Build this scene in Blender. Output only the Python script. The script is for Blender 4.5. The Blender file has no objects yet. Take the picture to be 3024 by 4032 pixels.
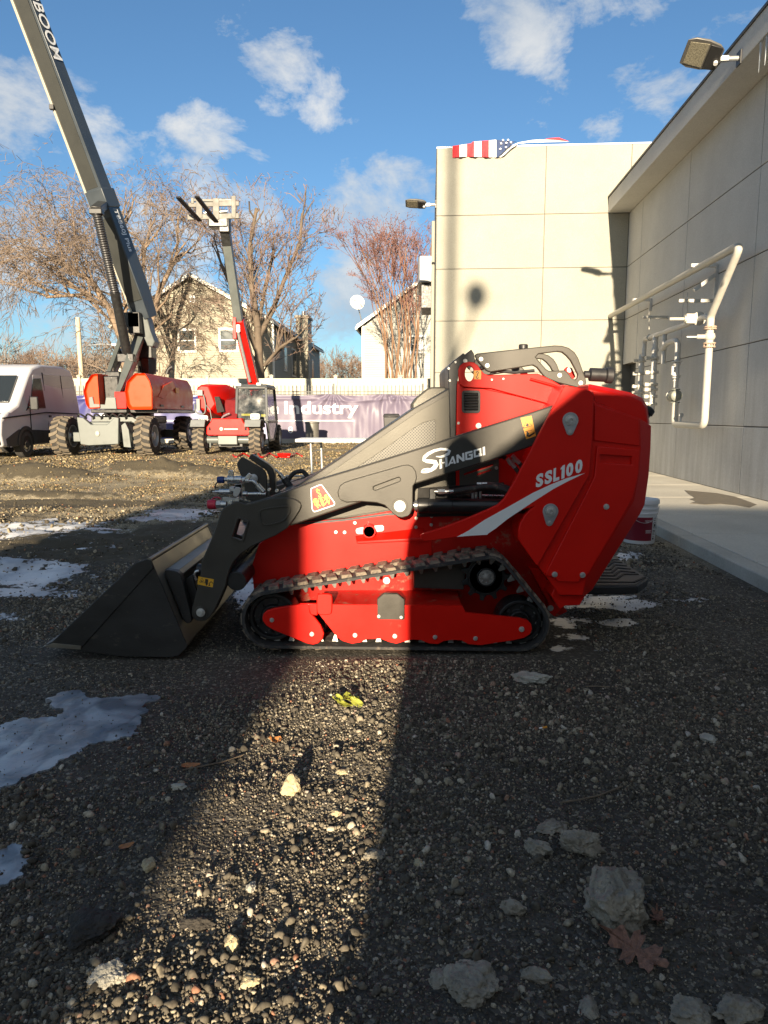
import bpy, bmesh, math, random
import numpy as np
from mathutils import Vector, Matrix, Euler
from mathutils.geometry import tessellate_polygon

# ------------------------------------------------------------------ camera, sky, sun, exposure
S = bpy.context.scene
C = S.collection
FPX, PITCH, CAMH = 2795.0, math.radians(7.74), 1.1
cam_d = bpy.data.cameras.new('camera')
cam_d.sensor_fit = 'VERTICAL'; cam_d.sensor_height = 36.0; cam_d.lens = 36.0 * FPX / 4032.0
cam_d.clip_start = 0.05; cam_d.clip_end = 3000
cam = bpy.data.objects.new('camera', cam_d); C.objects.link(cam)
cam.location = (0, 0, CAMH); cam.rotation_euler = (math.pi / 2 - PITCH, 0, 0)
S.camera = cam

SUN_AZ, SUN_EL = math.radians(4.9), math.radians(11.5)      # light travels towards this azimuth (from +Y to +X)
sd = bpy.data.lights.new('sun', 'SUN'); sd.energy = 5.0; sd.angle = math.radians(0.53); sd.color = (1.0, 0.83, 0.60)
so = bpy.data.objects.new('sun', sd); C.objects.link(so)
tr = Vector((math.sin(SUN_AZ) * math.cos(SUN_EL), math.cos(SUN_AZ) * math.cos(SUN_EL), -math.sin(SUN_EL)))
so.rotation_euler = tr.to_track_quat('-Z', 'Y').to_euler()
so.location = (-2, -20, 12)

S.view_settings.view_transform = 'Standard'; S.view_settings.look = 'None'
S.view_settings.exposure = 1.5; S.view_settings.gamma = 1.0

def cray(u, v):
    """direction of the photograph's ray through a pixel (3024x4032), used to size things at their real distance"""
    cx = (u - 1512) / FPX; cy = (2016 - v) / FPX
    return Vector((cx, math.cos(PITCH) + cy * math.sin(PITCH), -math.sin(PITCH) + cy * math.cos(PITCH)))

W = bpy.data.worlds.new('World'); S.world = W; W.use_nodes = True
nt = W.node_tree; nt.nodes.clear()
def wn(t, **k):
    n = nt.nodes.new(t)
    for a, b in k.items(): setattr(n, a, b)
    return n
def wmath(op, a, b=None, c=None, clamp=False):
    n = wn('ShaderNodeMath', operation=op); n.use_clamp = clamp
    for i, x in enumerate((a, b, c)):
        if x is None: continue
        if isinstance(x, (int, float)): n.inputs[i].default_value = x
        else: nt.links.new(x, n.inputs[i])
    return n.outputs[0]
out = wn('ShaderNodeOutputWorld'); bg = wn('ShaderNodeBackground'); bg.inputs['Strength'].default_value = 0.105
sky = wn('ShaderNodeTexSky'); sky.sky_type = 'NISHITA'; sky.sun_disc = False
sky.sun_elevation = SUN_EL; sky.sun_rotation = math.pi + SUN_AZ
sky.air_density = 1.0; sky.dust_density = 0.4; sky.ozone_density = 2.5; sky.altitude = 0
tc = wn('ShaderNodeTexCoord')
mp = wn('ShaderNodeMapping'); mp.inputs['Scale'].default_value = (1, 1, 1.7)
nt.links.new(tc.outputs['Generated'], mp.inputs[0])
nz = wn('ShaderNodeTexNoise'); nz.inputs['Scale'].default_value = 7.5; nz.inputs['Detail'].default_value = 9; nz.inputs['Roughness'].default_value = 0.64
nz.inputs['Distortion'].default_value = 0.25
nt.links.new(mp.outputs[0], nz.inputs['Vector'])
nz2 = wn('ShaderNodeTexNoise'); nz2.inputs['Scale'].default_value = 2.2; nz2.inputs['Detail'].default_value = 5
nt.links.new(mp.outputs[0], nz2.inputs['Vector'])
nrm = wn('ShaderNodeVectorMath', operation='NORMALIZE'); nt.links.new(tc.outputs['Generated'], nrm.inputs[0])
# cloud masses: direction, angular radius (deg), weight
blobs = [((2080, 10), 4.2, .95), ((2280, 0), 3.4, .85), ((2330, 380), 4.6, .66), ((2450, 250), 4.4, .60), ((2240, 430), 2.6, .6), ((2560, 480), 3.5, .5), ((2700, 300), 4.5, .5), ((2020, 350), 2.6, .34), ((2180, 430), 3.4, .42), ((2620, 60), 5, .55), ((2950, 90), 6, .62),
         ((1120, 290), 3.2, .72), ((1010, 250), 2.2, .6), ((1260, 370), 2.8, .62), ((1230, 430), 1.8, .6), ((900, 60), 3.2, .5),
         ((800, 610), 3.4, .95), ((880, 560), 2.2, .8), ((990, 740), 3.0, .85), ((20, 470), 4.5, .8), ((150, 760), 6.0, .8), ((420, 900), 7, .8), ((0, 1200), 9, .8),
         ((1480, 850), 5, 1.05), ((1620, 800), 3.4, 1.0), ((1400, 1200), 6, .8), ((1300, 1380), 6, .7), ((1640, 1010), 3.6, .6), ((700, 1300), 9, .7),
         ((100, 1000), 8, .75), ((-400, 1100), 16, .8), ((500, 1300), 10, .75), ((1380, 1050), 5, .55), ((2700, 1300), 14, .6), ((3500, 400), 12, .6)]
acc = None
for (u, v), rad, wt in blobs:
    d = cray(u, v).normalized()
    dt = wn('ShaderNodeVectorMath', operation='DOT_PRODUCT'); nt.links.new(nrm.outputs[0], dt.inputs[0]); dt.inputs[1].default_value = d
    c0 = math.cos(math.radians(rad * 1.15))
    m = wmath('MULTIPLY', wmath('SUBTRACT', dt.outputs['Value'], c0), 1.0 / (1 - c0), clamp=True)
    m = wmath('MULTIPLY', wmath('POWER', m, 0.7), wt)
    acc = m if acc is None else wmath('MAXIMUM', acc, m)
# the rest of the sky, behind the camera and to the sides, has added cloud that whitens the ambient light
dby = wn('ShaderNodeSeparateXYZ'); nt.links.new(nrm.outputs[0], dby.inputs[0])
back = wmath('MULTIPLY', wmath('SUBTRACT', 0.25, dby.outputs['Y']), 1.6, clamp=True)
acc = wmath('MAXIMUM', acc, wmath('MULTIPLY', back, 0.95))
low = wmath('MULTIPLY', wmath('SUBTRACT', 0.20, wmath('ABSOLUTE', dby.outputs['Z'])), 4.2, clamp=True)
acc = wmath('MAXIMUM', acc, wmath('MULTIPLY', low, 1.05))
n1 = wmath('SUBTRACT', nz.outputs['Fac'], 0.5)
dens = wmath('ADD', wmath('MULTIPLY', acc, 1.15), wmath('MULTIPLY', n1, 3.9))
dens = wmath('SUBTRACT', dens, 0.62)
dens = wmath('MULTIPLY', dens, 1.15, clamp=True)
gate = wmath('MULTIPLY', acc, 4.0, clamp=True)
dens = wmath('MULTIPLY', dens, gate)
dens = wmath('MULTIPLY', wmath('MULTIPLY', dens, wmath('SUBTRACT', 2.0, dens)), 0.84)
ccol = wn('ShaderNodeMixRGB'); ccol.inputs[1].default_value = (1.6, 1.85, 2.15, 1); ccol.inputs[2].default_value = (3.6, 3.45, 3.15, 1)
cf = wmath('ADD', wmath('MULTIPLY', wmath('SUBTRACT', nz2.outputs['Fac'], 0.42), 2.6), wmath('MULTIPLY', n1, 1.6), clamp=True)
# cloud bases near the horizon are greyer than the tops
cf2 = wmath('MULTIPLY', cf, wmath('MULTIPLY', wmath('ADD', dby.outputs['Z'], 0.07), 4.2, clamp=True), clamp=True)
nt.links.new(cf2, ccol.inputs[0])
mix = wn('ShaderNodeMixRGB'); nt.links.new(dens, mix.inputs[0])
tint = wn('ShaderNodeMixRGB', blend_type='MULTIPLY'); tint.inputs[0].default_value = 1; tint.inputs[2].default_value = (0.39, 0.49, 0.56, 1)
nt.links.new(sky.outputs[0], tint.inputs[1])
nt.links.new(tint.outputs[0], mix.inputs[1]); nt.links.new(ccol.outputs[0], mix.inputs[2])
nt.links.new(mix.outputs[0], bg.inputs['Color']); nt.links.new(bg.outputs[0], out.inputs[0])

# ------------------------------------------------------------------ measuring helpers
def pt(u, v, Y):
    r = cray(u, v); t = Y / r.y
    return (r.x * t, CAMH + t * r.z)
def P3(u, v, Y):
    x, z = pt(u, v, Y); return Vector((x, Y, z))
def gp(u, v, z=0.0):
    r = cray(u, v); t = (z - CAMH) / r.z
    return Vector((r.x * t, r.y * t, z))
def frame(ox, oy, s):
    return lambda x, y: (ox + x / s, oy + y / s)
fA = frame(1600, 1300, 1.508); fB = frame(700, 1700, 1.659); fC = frame(1000, 1900, 1.659); fD = frame(1700, 1900, 1.659)
fE = frame(150, 1850, 1.659); fF = frame(900, 1200, 1.8433); fG = frame(700, 1500, 3.318); fK = frame(800, 1750, 4.1475)
fZ3 = frame(0, 1008, 1.6458); fZ5 = frame(2200, 900, 2.0133); fN = frame(1750, 1750, 5.53); fQ = frame(1150, 1880, 8.295)
fP = frame(100, 1100, 2.765); fZ7 = frame(0, 600, 1.659); fR = frame(2350, 0, 2.4585); fS = frame(1350, 550, 1.3825)
def prof(fr, pts, Y):
    return [pt(*fr(x, y), Y) for x, y in pts]

# ------------------------------------------------------------------ object helpers
def tag(o, label=None, cat=None, group=None, kind=None):
    if label: o['label'] = label
    if cat: o['category'] = cat
    if group: o['group'] = group
    if kind: o['kind'] = kind
    return o
def empty(name, loc, label=None, cat=None, group=None, rz=0.0):
    o = bpy.data.objects.new(name, None); C.objects.link(o)
    o.location = loc; o.rotation_euler = (0, 0, rz); o.empty_display_size = 0.2
    return tag(o, label, cat, group)
def rigid(o, parent):
    """parent keeping world coordinates (parents are only moved/rotated empties or meshes at the origin)"""
    o.parent = parent
    m = Matrix.Identity(4); p = parent
    chain = []
    while p is not None:
        chain.append(p); p = p.parent
    for q in reversed(chain):
        loc = Matrix.LocRotScale(q.location, q.rotation_euler, q.scale)
        m = m @ q.matrix_parent_inverse @ loc
    o.matrix_parent_inverse = m.inverted()
    return o
def copy_tree(o, parent=None):
    c = o.copy(); C.objects.link(c)
    if parent is not None: c.parent = parent
    for ch in list(o.children): copy_tree(ch, c)
    return c

class MB:
    def __init__(s): s.bm = bmesh.new()
    def face(s, pts):
        vs = [s.bm.verts.new(p) for p in pts]
        return s.bm.faces.new(vs)
    def loft(s, rings, cap=True, closed=True):
        R = [[s.bm.verts.new(p) for p in r] for r in rings]
        n = len(R[0])
        for a, b in zip(R, R[1:]):
            for i in range(n if closed else n - 1):
                j = (i + 1) % n
                try: s.bm.faces.new((a[i], a[j], b[j], b[i]))
                except ValueError: pass
        if cap:
            for r in (R[0], R[-1]):
                try: s.bm.faces.new(r)
                except ValueError: pass
        return s
    def plate(s, poly, y0, y1, holes=(), axis='Y'):
        """flat outline (x,z) with holes extruded from y0 to y1"""
        def v3(p, y):
            if axis == 'Y': return Vector((p[0], y, p[1]))
            if axis == 'X': return Vector((y, p[0], p[1]))
            return Vector((p[0], p[1], y))
        loops = [list(poly)] + [list(h) for h in holes]
        for y in (y0, y1):
            vv = [[s.bm.verts.new(v3(p, y)) for p in l] for l in loops]
            if y == y0: A = vv
            else: B = vv
            if len(loops) == 1:
                s.bm.faces.new(vv[0])
            else:
                ed = []
                for l in vv:
                    for i in range(len(l)):
                        e_ = s.bm.edges.get((l[i], l[(i + 1) % len(l)])) or s.bm.edges.new((l[i], l[(i + 1) % len(l)])); ed.append(e_)
                bmesh.ops.triangle_fill(s.bm, use_beauty=True, use_dissolve=False, edges=ed, normal=(0, -1, 0) if axis == 'Y' else ((1, 0, 0) if axis == 'X' else (0, 0, 1)))
        for a, b in zip(A, B):
            n = len(a)
            for i in range(n):
                j = (i + 1) % n
                s.bm.faces.new((a[i], a[j], b[j], b[i]))
        return s
    def box(s, c, size, rot=None):
        m = Matrix.Translation(Vector(c))
        if rot is not None: m = m @ (rot.to_4x4() if hasattr(rot, 'to_4x4') else Euler(rot).to_matrix().to_4x4())
        m = m @ Matrix.Diagonal((size[0], size[1], size[2], 1))
        bmesh.ops.create_cube(s.bm, size=1.0, matrix=m); return s
    def bar(s, p0, p1, w, h=None, up=(0, 0, 1)):
        """rectangular bar from p0 to p1"""
        p0, p1 = Vector(p0), Vector(p1); h = h or w
        d = p1 - p0; L = d.length; d.normalize()
        u = Vector(up); sx = d.cross(u)
        if sx.length < 1e-4: sx = d.cross(Vector((0, 1, 0)))
        sx.normalize(); uu = sx.cross(d)
        R = Matrix((sx, d, uu)).transposed()
        return s.box((p0 + p1) / 2, (w, L, h), R)
    def cyl(s, p0, p1, r0, r1=None, n=24, cap=True):
        r1 = r0 if r1 is None else r1
        return s.tube([p0, p1], [r0, r1], n, cap)
    def tube(s, pts, r, n=12, cap=True):
        pts = [Vector(p) for p in pts]
        rs = r if isinstance(r, (list, tuple)) else [r] * len(pts)
        T = []
        for i in range(len(pts)):
            a = pts[max(0, i - 1)]; b = pts[min(len(pts) - 1, i + 1)]
            T.append((b - a).normalized())
        up = Vector((0, 0, 1)) if abs(T[0].z) < 0.9 else Vector((0, 1, 0))
        nx = T[0].cross(up).normalized()
        rings = []
        for i, p in enumerate(pts):
            nx = (nx - T[i] * nx.dot(T[i]))
            if nx.length < 1e-5: nx = T[i].orthogonal()
            nx.normalize(); ny = T[i].cross(nx)
            rings.append([p + (nx * math.cos(2 * math.pi * k / n) + ny * math.sin(2 * math.pi * k / n)) * rs[i] for k in range(n)])
        return s.loft(rings, cap)
    def lathe(s, c, axis, prof_, n=32):
        """prof_: list of (distance along axis, radius)"""
        c = Vector(c); a = Vector(axis).normalized(); x = a.orthogonal().normalized(); y = a.cross(x)
        rings = [[c + a * d + (x * math.cos(2 * math.pi * k / n) + y * math.sin(2 * math.pi * k / n)) * max(r, 1e-4) for k in range(n)] for d, r in prof_]
        return s.loft(rings, True)
    def ball(s, c, r, sub=2, sc=(1, 1, 1)):
        m = Matrix.Translation(Vector(c)) @ Matrix.Diagonal((sc[0], sc[1], sc[2], 1))
        bmesh.ops.create_icosphere(s.bm, subdivisions=sub, radius=r, matrix=m); return s
    def hexnut(s, c, axis, r, h):
        c = Vector(c); a = Vector(axis).normalized()
        s.cyl(c, c + a * h * 0.35, r * 1.25, r * 1.2, 20); s.cyl(c + a * h * 0.3, c + a * h, r, r * 0.93, 6); return s
    def done(s, name, mat, parent=None, bevel=0, smooth=35, label=None, segs=2):
        bm = s.bm
        bmesh.ops.recalc_face_normals(bm, faces=bm.faces[:])
        me = bpy.data.meshes.new(name); bm.to_mesh(me); bm.free()
        if mat is not None: me.materials.append(mat)
        o = bpy.data.objects.new(name, me); C.objects.link(o)
        if smooth:
            me.shade_smooth()
            try: me.set_sharp_from_angle(angle=math.radians(smooth))
            except Exception: pass
        if bevel:
            b = o.modifiers.new('bevel', 'BEVEL'); b.width = bevel; b.segments = segs; b.limit_method = 'ANGLE'; b.angle_limit = math.radians(35)
            b.harden_normals = False
        if parent is not None: rigid(o, parent)
        if label: o['label'] = label
        return o

def mesh_np(name, verts, faces, mat, parent=None, smooth=False):
    verts = np.asarray(verts, dtype=np.float32); faces = np.asarray(faces, dtype=np.int32)
    k = faces.shape[1]
    me = bpy.data.meshes.new(name)
    me.vertices.add(len(verts)); me.vertices.foreach_set('co', verts.ravel())
    me.loops.add(faces.size); me.loops.foreach_set('vertex_index', faces.ravel())
    me.polygons.add(len(faces)); me.polygons.foreach_set('loop_start', np.arange(0, faces.size, k, dtype=np.int32))
    me.polygons.foreach_set('loop_total', np.full(len(faces), k, dtype=np.int32))
    me.update(calc_edges=True); me.validate()
    if smooth: me.shade_smooth()
    if mat: me.materials.append(mat)
    o = bpy.data.objects.new(name, me); C.objects.link(o)
    if parent is not None: rigid(o, parent)
    return o

def arc(cx, cy, r, a0, a1, n=8, ry=None):
    ry = ry or r
    return [(cx + r * math.cos(math.radians(a0 + (a1 - a0) * i / n)), cy + ry * math.sin(math.radians(a0 + (a1 - a0) * i / n))) for i in range(n + 1)]
def round_poly(pts, r, n=4):
    out_ = []
    m_ = len(pts)
    for i in range(m_):
        p = Vector(pts[i]); a = Vector(pts[i - 1]); b = Vector(pts[(i + 1) % m_])
        da = (a - p); db = (b - p); q = min(r, da.length * .45, db.length * .45)
        s_, e_ = p + da.normalized() * q, p + db.normalized() * q
        for k in range(n + 1):
            t = k / n; out_.append(tuple(s_ * (1 - t) ** 2 + p * 2 * t * (1 - t) + e_ * t * t))
    return out_
def smooth_poly(pts, k=2, keep=()):
    """Chaikin corner rounding of a closed outline"""
    for _ in range(k):
        o = []
        n = len(pts)
        for i in range(n):
            a, b = pts[i], pts[(i + 1) % n]
            o.append((a[0] * .78 + b[0] * .22, a[1] * .78 + b[1] * .22)); o.append((a[0] * .22 + b[0] * .78, a[1] * .22 + b[1] * .78))
        pts = o
    return pts
def catmull(pts, n=6):
    pts = [Vector(p) for p in pts]; out_ = []
    for i in range(len(pts) - 1):
        p0 = pts[max(i - 1, 0)]; p1 = pts[i]; p2 = pts[i + 1]; p3 = pts[min(i + 2, len(pts) - 1)]
        for k in range(n):
            t = k / n
            out_.append(0.5 * ((2 * p1) + (p2 - p0) * t + (2 * p0 - 5 * p1 + 4 * p2 - p3) * t * t + (3 * p1 - p0 - 3 * p2 + p3) * t ** 3))
    out_.append(pts[-1]); return out_

# ------------------------------------------------------------------ materials
def newmat(name):
    m = bpy.data.materials.new(name); m.use_nodes = True
    n = m.node_tree.nodes; l = m.node_tree.links
    b = n['Principled BSDF']
    return m, n, l, b
def mat(name, col, rough=0.5, metal=0.0, var=0.12, scale=6.0, dirt=None, dirt_amt=0.0, dirt_scale=9.0, bump=0.0, bump_scale=80.0, coat=0.0, spec=0.5,
        trans=0.0, alpha=1.0, stretch=(1, 1, 1), rvar=0.1, emit=None, dirt_low=None):
    m, n, l, b = newmat(name)
    tc_ = n.new('ShaderNodeTexCoord'); mp_ = n.new('ShaderNodeMapping'); mp_.inputs['Scale'].default_value = stretch
    l.new(tc_.outputs['Object'], mp_.inputs[0])
    nz_ = n.new('ShaderNodeTexNoise'); nz_.inputs['Scale'].default_value = scale; nz_.inputs['Detail'].default_value = 6; nz_.inputs['Roughness'].default_value = .6
    l.new(mp_.outputs[0], nz_.inputs['Vector'])
    mr = n.new('ShaderNodeMapRange'); mr.inputs['From Min'].default_value = .3; mr.inputs['From Max'].default_value = .7
    mr.inputs['To Min'].default_value = 1 - var; mr.inputs['To Max'].default_value = 1 + var
    l.new(nz_.outputs['Fac'], mr.inputs['Value'])
    mul = n.new('ShaderNodeMixRGB'); mul.blend_type = 'MULTIPLY'; mul.inputs[0].default_value = 1; mul.inputs[1].default_value = (*col, 1)
    l.new(mr.outputs[0], mul.inputs[2])
    last = mul.outputs[0]
    rr = n.new('ShaderNodeMapRange'); rr.inputs['From Min'].default_value = .3; rr.inputs['From Max'].default_value = .7
    rr.inputs['To Min'].default_value = max(0.02, rough - rvar); rr.inputs['To Max'].default_value = min(1, rough + rvar)
    l.new(nz_.outputs['Fac'], rr.inputs['Value']); rl = rr.outputs[0]
    if dirt is not None:
        nd = n.new('ShaderNodeTexNoise'); nd.inputs['Scale'].default_value = dirt_scale; nd.inputs['Detail'].default_value = 8; nd.inputs['Roughness'].default_value = .7
        l.new(mp_.outputs[0], nd.inputs['Vector'])
        md = n.new('ShaderNodeMapRange'); c0 = 0.72 - 0.42 * dirt_amt
        md.inputs['From Min'].default_value = c0; md.inputs['From Max'].default_value = c0 + .16; l.new(nd.outputs['Fac'], md.inputs['Value'])
        mx = n.new('ShaderNodeMixRGB'); mx.inputs[2].default_value = (*dirt, 1); l.new(md.outputs[0], mx.inputs[0]); l.new(last, mx.inputs[1]); last = mx.outputs[0]
        mxr = n.new('ShaderNodeMixRGB'); mxr.inputs[2].default_value = (.9, .9, .9, 1); l.new(md.outputs[0], mxr.inputs[0]); l.new(rl, mxr.inputs[1]); rl = mxr.outputs[0]
    l.new(last, b.inputs['Base Color']); l.new(rl, b.inputs['Roughness'])
    b.inputs['Metallic'].default_value = metal; b.inputs['Specular IOR Level'].default_value = spec
    if coat: b.inputs['Coat Weight'].default_value = coat; b.inputs['Coat Roughness'].default_value = 0.08
    if trans: b.inputs['Transmission Weight'].default_value = trans
    if alpha < 1: b.inputs['Alpha'].default_value = alpha
    if emit: b.inputs['Emission Color'].default_value = (*emit[:3], 1); b.inputs['Emission Strength'].default_value = emit[3]
    if bump:
        nb = n.new('ShaderNodeTexNoise'); nb.inputs['Scale'].default_value = bump_scale; nb.inputs['Detail'].default_value = 4
        l.new(mp_.outputs[0], nb.inputs['Vector'])
        bp = n.new('ShaderNodeBump'); bp.inputs['Strength'].default_value = bump; bp.inputs['Distance'].default_value = 0.01
        l.new(nb.outputs['Fac'], bp.inputs['Height']); l.new(bp.outputs[0], b.inputs['Normal'])
    return m
M = {}
M['red'] = mat('red_paint', (.62, .008, .003), .40, 0, .06, 5, dirt=(.34, .09, .055), dirt_amt=.10, coat=.06, spec=.22, rvar=.05, bump=.03, bump_scale=240)
M['red_dirty'] = mat('red_paint_dusty', (.45, .010, .005), .42, 0, .1, 5, dirt=(.27, .21, .14), dirt_amt=.42, dirt_scale=14, spec=.2)
M['grey'] = mat('dark_grey_paint', (.058, .054, .046), .40, 0.2, .12, 8, dirt=(.17, .15, .11), dirt_amt=.12, dirt_scale=18, rvar=.08, bump=.05, bump_scale=200, spec=.3)
M['grey_lid'] = mat('grey_shroud_paint', (.078, .073, .060), .42, 0.2, .08, 5, dirt=(.17, .15, .11), dirt_amt=.05, spec=.3, rvar=.06, bump=.05, bump_scale=200)
M['black'] = mat('black_steel', (.018, .018, .018), .35, 0.1, .2, 12, dirt=(.09, .08, .06), dirt_amt=.12, dirt_scale=20)
M['blackpl'] = mat('black_plastic', (.02, .02, .021), .45, 0, .15, 20, bump=.06, bump_scale=300)
M['bucket'] = mat('black_bucket_steel', (.030, .029, .028), .45, 0.35, .22, 5, dirt=(.13, .11, .085), dirt_amt=.28, dirt_scale=11, bump=.08, bump_scale=60, stretch=(1, 1, 2))
M['bucket_in'] = mat('worn_steel_sky_tone', (.17, .155, .125), .42, 0.45, .2, 7, dirt=(.24, .2, .14), dirt_amt=.25, dirt_scale=16)  # worn steel, made paler for the low sky reflected in the bucket back
M['rubber'] = mat('rubber', (.032, .031, .030), .8, 0, .2, 12, dirt=(.16, .13, .10), dirt_amt=.45, dirt_scale=26, bump=.2, bump_scale=90)
M['lug'] = mat('muddy_rubber', (.07, .058, .046), .92, 0, .3, 30, dirt=(.21, .165, .12), dirt_amt=.82, dirt_scale=40, bump=.5, bump_scale=120)
M['chrome'] = mat('zinc_plated_steel', (.55, .55, .53), .28, 0.9, .1, 30)
M['zinc'] = mat('grey_zinc_plate', (.42, .43, .43), .4, 0.6, .12, 20, dirt=(.25, .22, .18), dirt_amt=.1)
M['bolt'] = mat('bolt_zinc', (.55, .54, .50), .38, 0.55, .15, 60)
M['decal_white'] = mat('white_decal', (.80, .80, .78), .4, 0, .03, 10)
M['decal_yellow'] = mat('yellow_decal', (.72, .38, .02), .45, 0, .05, 20)
M['decal_orange'] = mat('orange_decal', (.70, .30, .03), .45, 0, .05, 20)
M['decal_gold'] = mat('gold_decal', (.85, .62, .05), .4, 0, .05, 20)
M['decal_red'] = mat('red_decal', (.45, .012, .006), .35, 0, .05, 20)
M['decal_black'] = mat('black_decal', (.012, .012, .012), .45, 0, .05, 20)
M['blue_cap'] = mat('blue_plastic_cap', (.012, .035, .16), .4, 0, .1, 20)
M['red_cap'] = mat('red_plastic_cap', (.5, .02, .05), .4, 0, .1, 20)
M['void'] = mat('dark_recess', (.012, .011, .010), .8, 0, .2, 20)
M['zinc_dull'] = mat('worn_tooth_steel', (.26, .25, .23), .45, .5, .2, 40, dirt=(.12, .10, .08), dirt_amt=.4, dirt_scale=60)
# ------------------------------------------------------------------ lettering
def text_pts(txt, offset=0.0, shear=0.0, extr=0.0):
    cu = bpy.data.curves.new('lettering', 'FONT'); cu.body = txt; cu.offset = offset; cu.shear = shear; cu.extrude = extr; cu.resolution_u = 3
    o = bpy.data.objects.new('lettering', cu); C.objects.link(o)
    dg = bpy.context.evaluated_depsgraph_get(); dg.update()
    me = bpy.data.meshes.new_from_object(o.evaluated_get(dg))
    bpy.data.objects.remove(o); bpy.data.curves.remove(cu)
    return me
def lettering(name, txt, o0, right, up, nrm_, mat_, parent=None, offset=0.0, shear=0.0, depth=0.0015, label=None, warp=None):
    """text squeezed into the parallelogram o0, o0+right, o0+up, standing `depth` proud along nrm_"""
    me = text_pts(txt, offset, shear, 0.5)
    co = np.empty(len(me.vertices) * 3, dtype=np.float32); me.vertices.foreach_get('co', co); co = co.reshape(-1, 3)
    mn, mx = co.min(0), co.max(0)
    t = (co - mn) / (mx - mn)
    o0, right, up, nv = (np.array(Vector(q)) for q in (o0, right, up, nrm_))
    w = o0 + t[:, :1] * right + t[:, 1:2] * up + t[:, 2:3] * nv * depth
    if warp is not None: w = warp(w)
    me.vertices.foreach_set('co', w.astype(np.float32).ravel()); me.update()
    me.materials.clear(); me.materials.append(mat_)
    o = bpy.data.objects.new(name, me); me.name = name; C.objects.link(o)
    if parent is not None: rigid(o, parent)
    if label: o['label'] = label
    return o
def lettering_cells(name, cells, o0, right, up, nrm_, mat_, parent=None, offset=0.0, shear=0.0, depth=0.0012):
    """cells: (character, start, end) as fractions of `right`"""
    vs, fs = [], []
    o0, right, up, nv = (np.array(Vector(q)) for q in (o0, right, up, nrm_))
    for ch_, t0, t1 in cells:
        me = text_pts(ch_, offset, 0.0, 0.5); co = np.empty(len(me.vertices) * 3, dtype=np.float32); me.vertices.foreach_get('co', co); co = co.reshape(-1, 3)
        mn, mx = co.min(0), co.max(0); t = (co - mn) / (mx - mn)
        w = o0 + (t0 + t[:, :1] * (t1 - t0) + t[:, 1:2] * shear) * right + t[:, 1:2] * up + t[:, 2:3] * nv * depth
        b = len(vs); vs += w.tolist(); fs += [[b + i for i in p_.vertices] for p_ in me.polygons]; bpy.data.meshes.remove(me)
    me = bpy.data.meshes.new(name); me.from_pydata(vs, [], fs); me.materials.append(mat_)
    o = bpy.data.objects.new(name, me); C.objects.link(o)
    if parent is not None: rigid(o, parent)
    return o
def ribbon(mb, pts, y0, y1):
    """variable width stroke in the x,z plane: pts (x,z,halfwidth)"""
    L, R = [], []
    for i, (x, z, w) in enumerate(pts):
        a = pts[max(i - 1, 0)]; b = pts[min(i + 1, len(pts) - 1)]
        d = Vector((b[0] - a[0], b[1] - a[1])); d.normalize()
        L.append((x - d.y * w, z + d.x * w)); R.append((x + d.y * w, z - d.x * w))
    for i in range(len(pts) - 1):
        mb.plate([L[i], L[i + 1], R[i + 1], R[i]], y0, y1)

# ================================================================== THE TRACK LOADER
LO = empty('track_loader', (0.2, 3.6, 0), 'red and dark grey stand-on mini track loader with lowered black bucket on the gravel', 'track loader')
YP = 3.12
nY = (0, -1, 0)

# --- rubber track (near and far)
Yt = 3.165
def circ(u, v, rpx):
    x, z = pt(u, v, Yt); x2, _ = pt(u + rpx, v, Yt); return (x, z, x2 - x)
IDF = circ(1068, 2442, 103); IDR = circ(2054, 2461, 95); SPR = circ(1923, 2286, 84)
def hull(pts):
    pts = sorted(set(pts))
    def half(ps):
        h = []
        for p in ps:
            while len(h) > 1 and (h[-1][0] - h[-2][0]) * (p[1] - h[-2][1]) - (h[-1][1] - h[-2][1]) * (p[0] - h[-2][0]) <= 0: h.pop()
            h.append(p)
        return h
    a, b = half(pts), half(pts[::-1]); return a[:-1] + b[:-1]
def belt_path(extra, n):
    ps = []
    for cx, cz, r in (IDF, IDR, SPR):
        ps += [(cx + (r + extra) * math.cos(k * math.pi / 60), cz + (r + extra) * math.sin(k * math.pi / 60)) for k in range(120)]
    h = hull(ps)
    L = [0]
    for i in range(len(h)):
        a, b = h[i], h[(i + 1) % len(h)]; L.append(L[-1] + math.hypot(b[0] - a[0], b[1] - a[1]))
    out_ = []
    for k in range(n):
        s_ = L[-1] * k / n
        i = next(j for j in range(len(L) - 1) if L[j + 1] >= s_)
        a, b = h[i % len(h)], h[(i + 1) % len(h)]; t = (s_ - L[i]) / max(1e-9, L[i + 1] - L[i])
        out_.append((a[0] + (b[0] - a[0]) * t, a[1] + (b[1] - a[1]) * t))
    return out_, L[-1]
NL = 46
zmin_belt = min(IDF[1] - IDF[2], IDR[1] - IDR[2])
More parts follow.
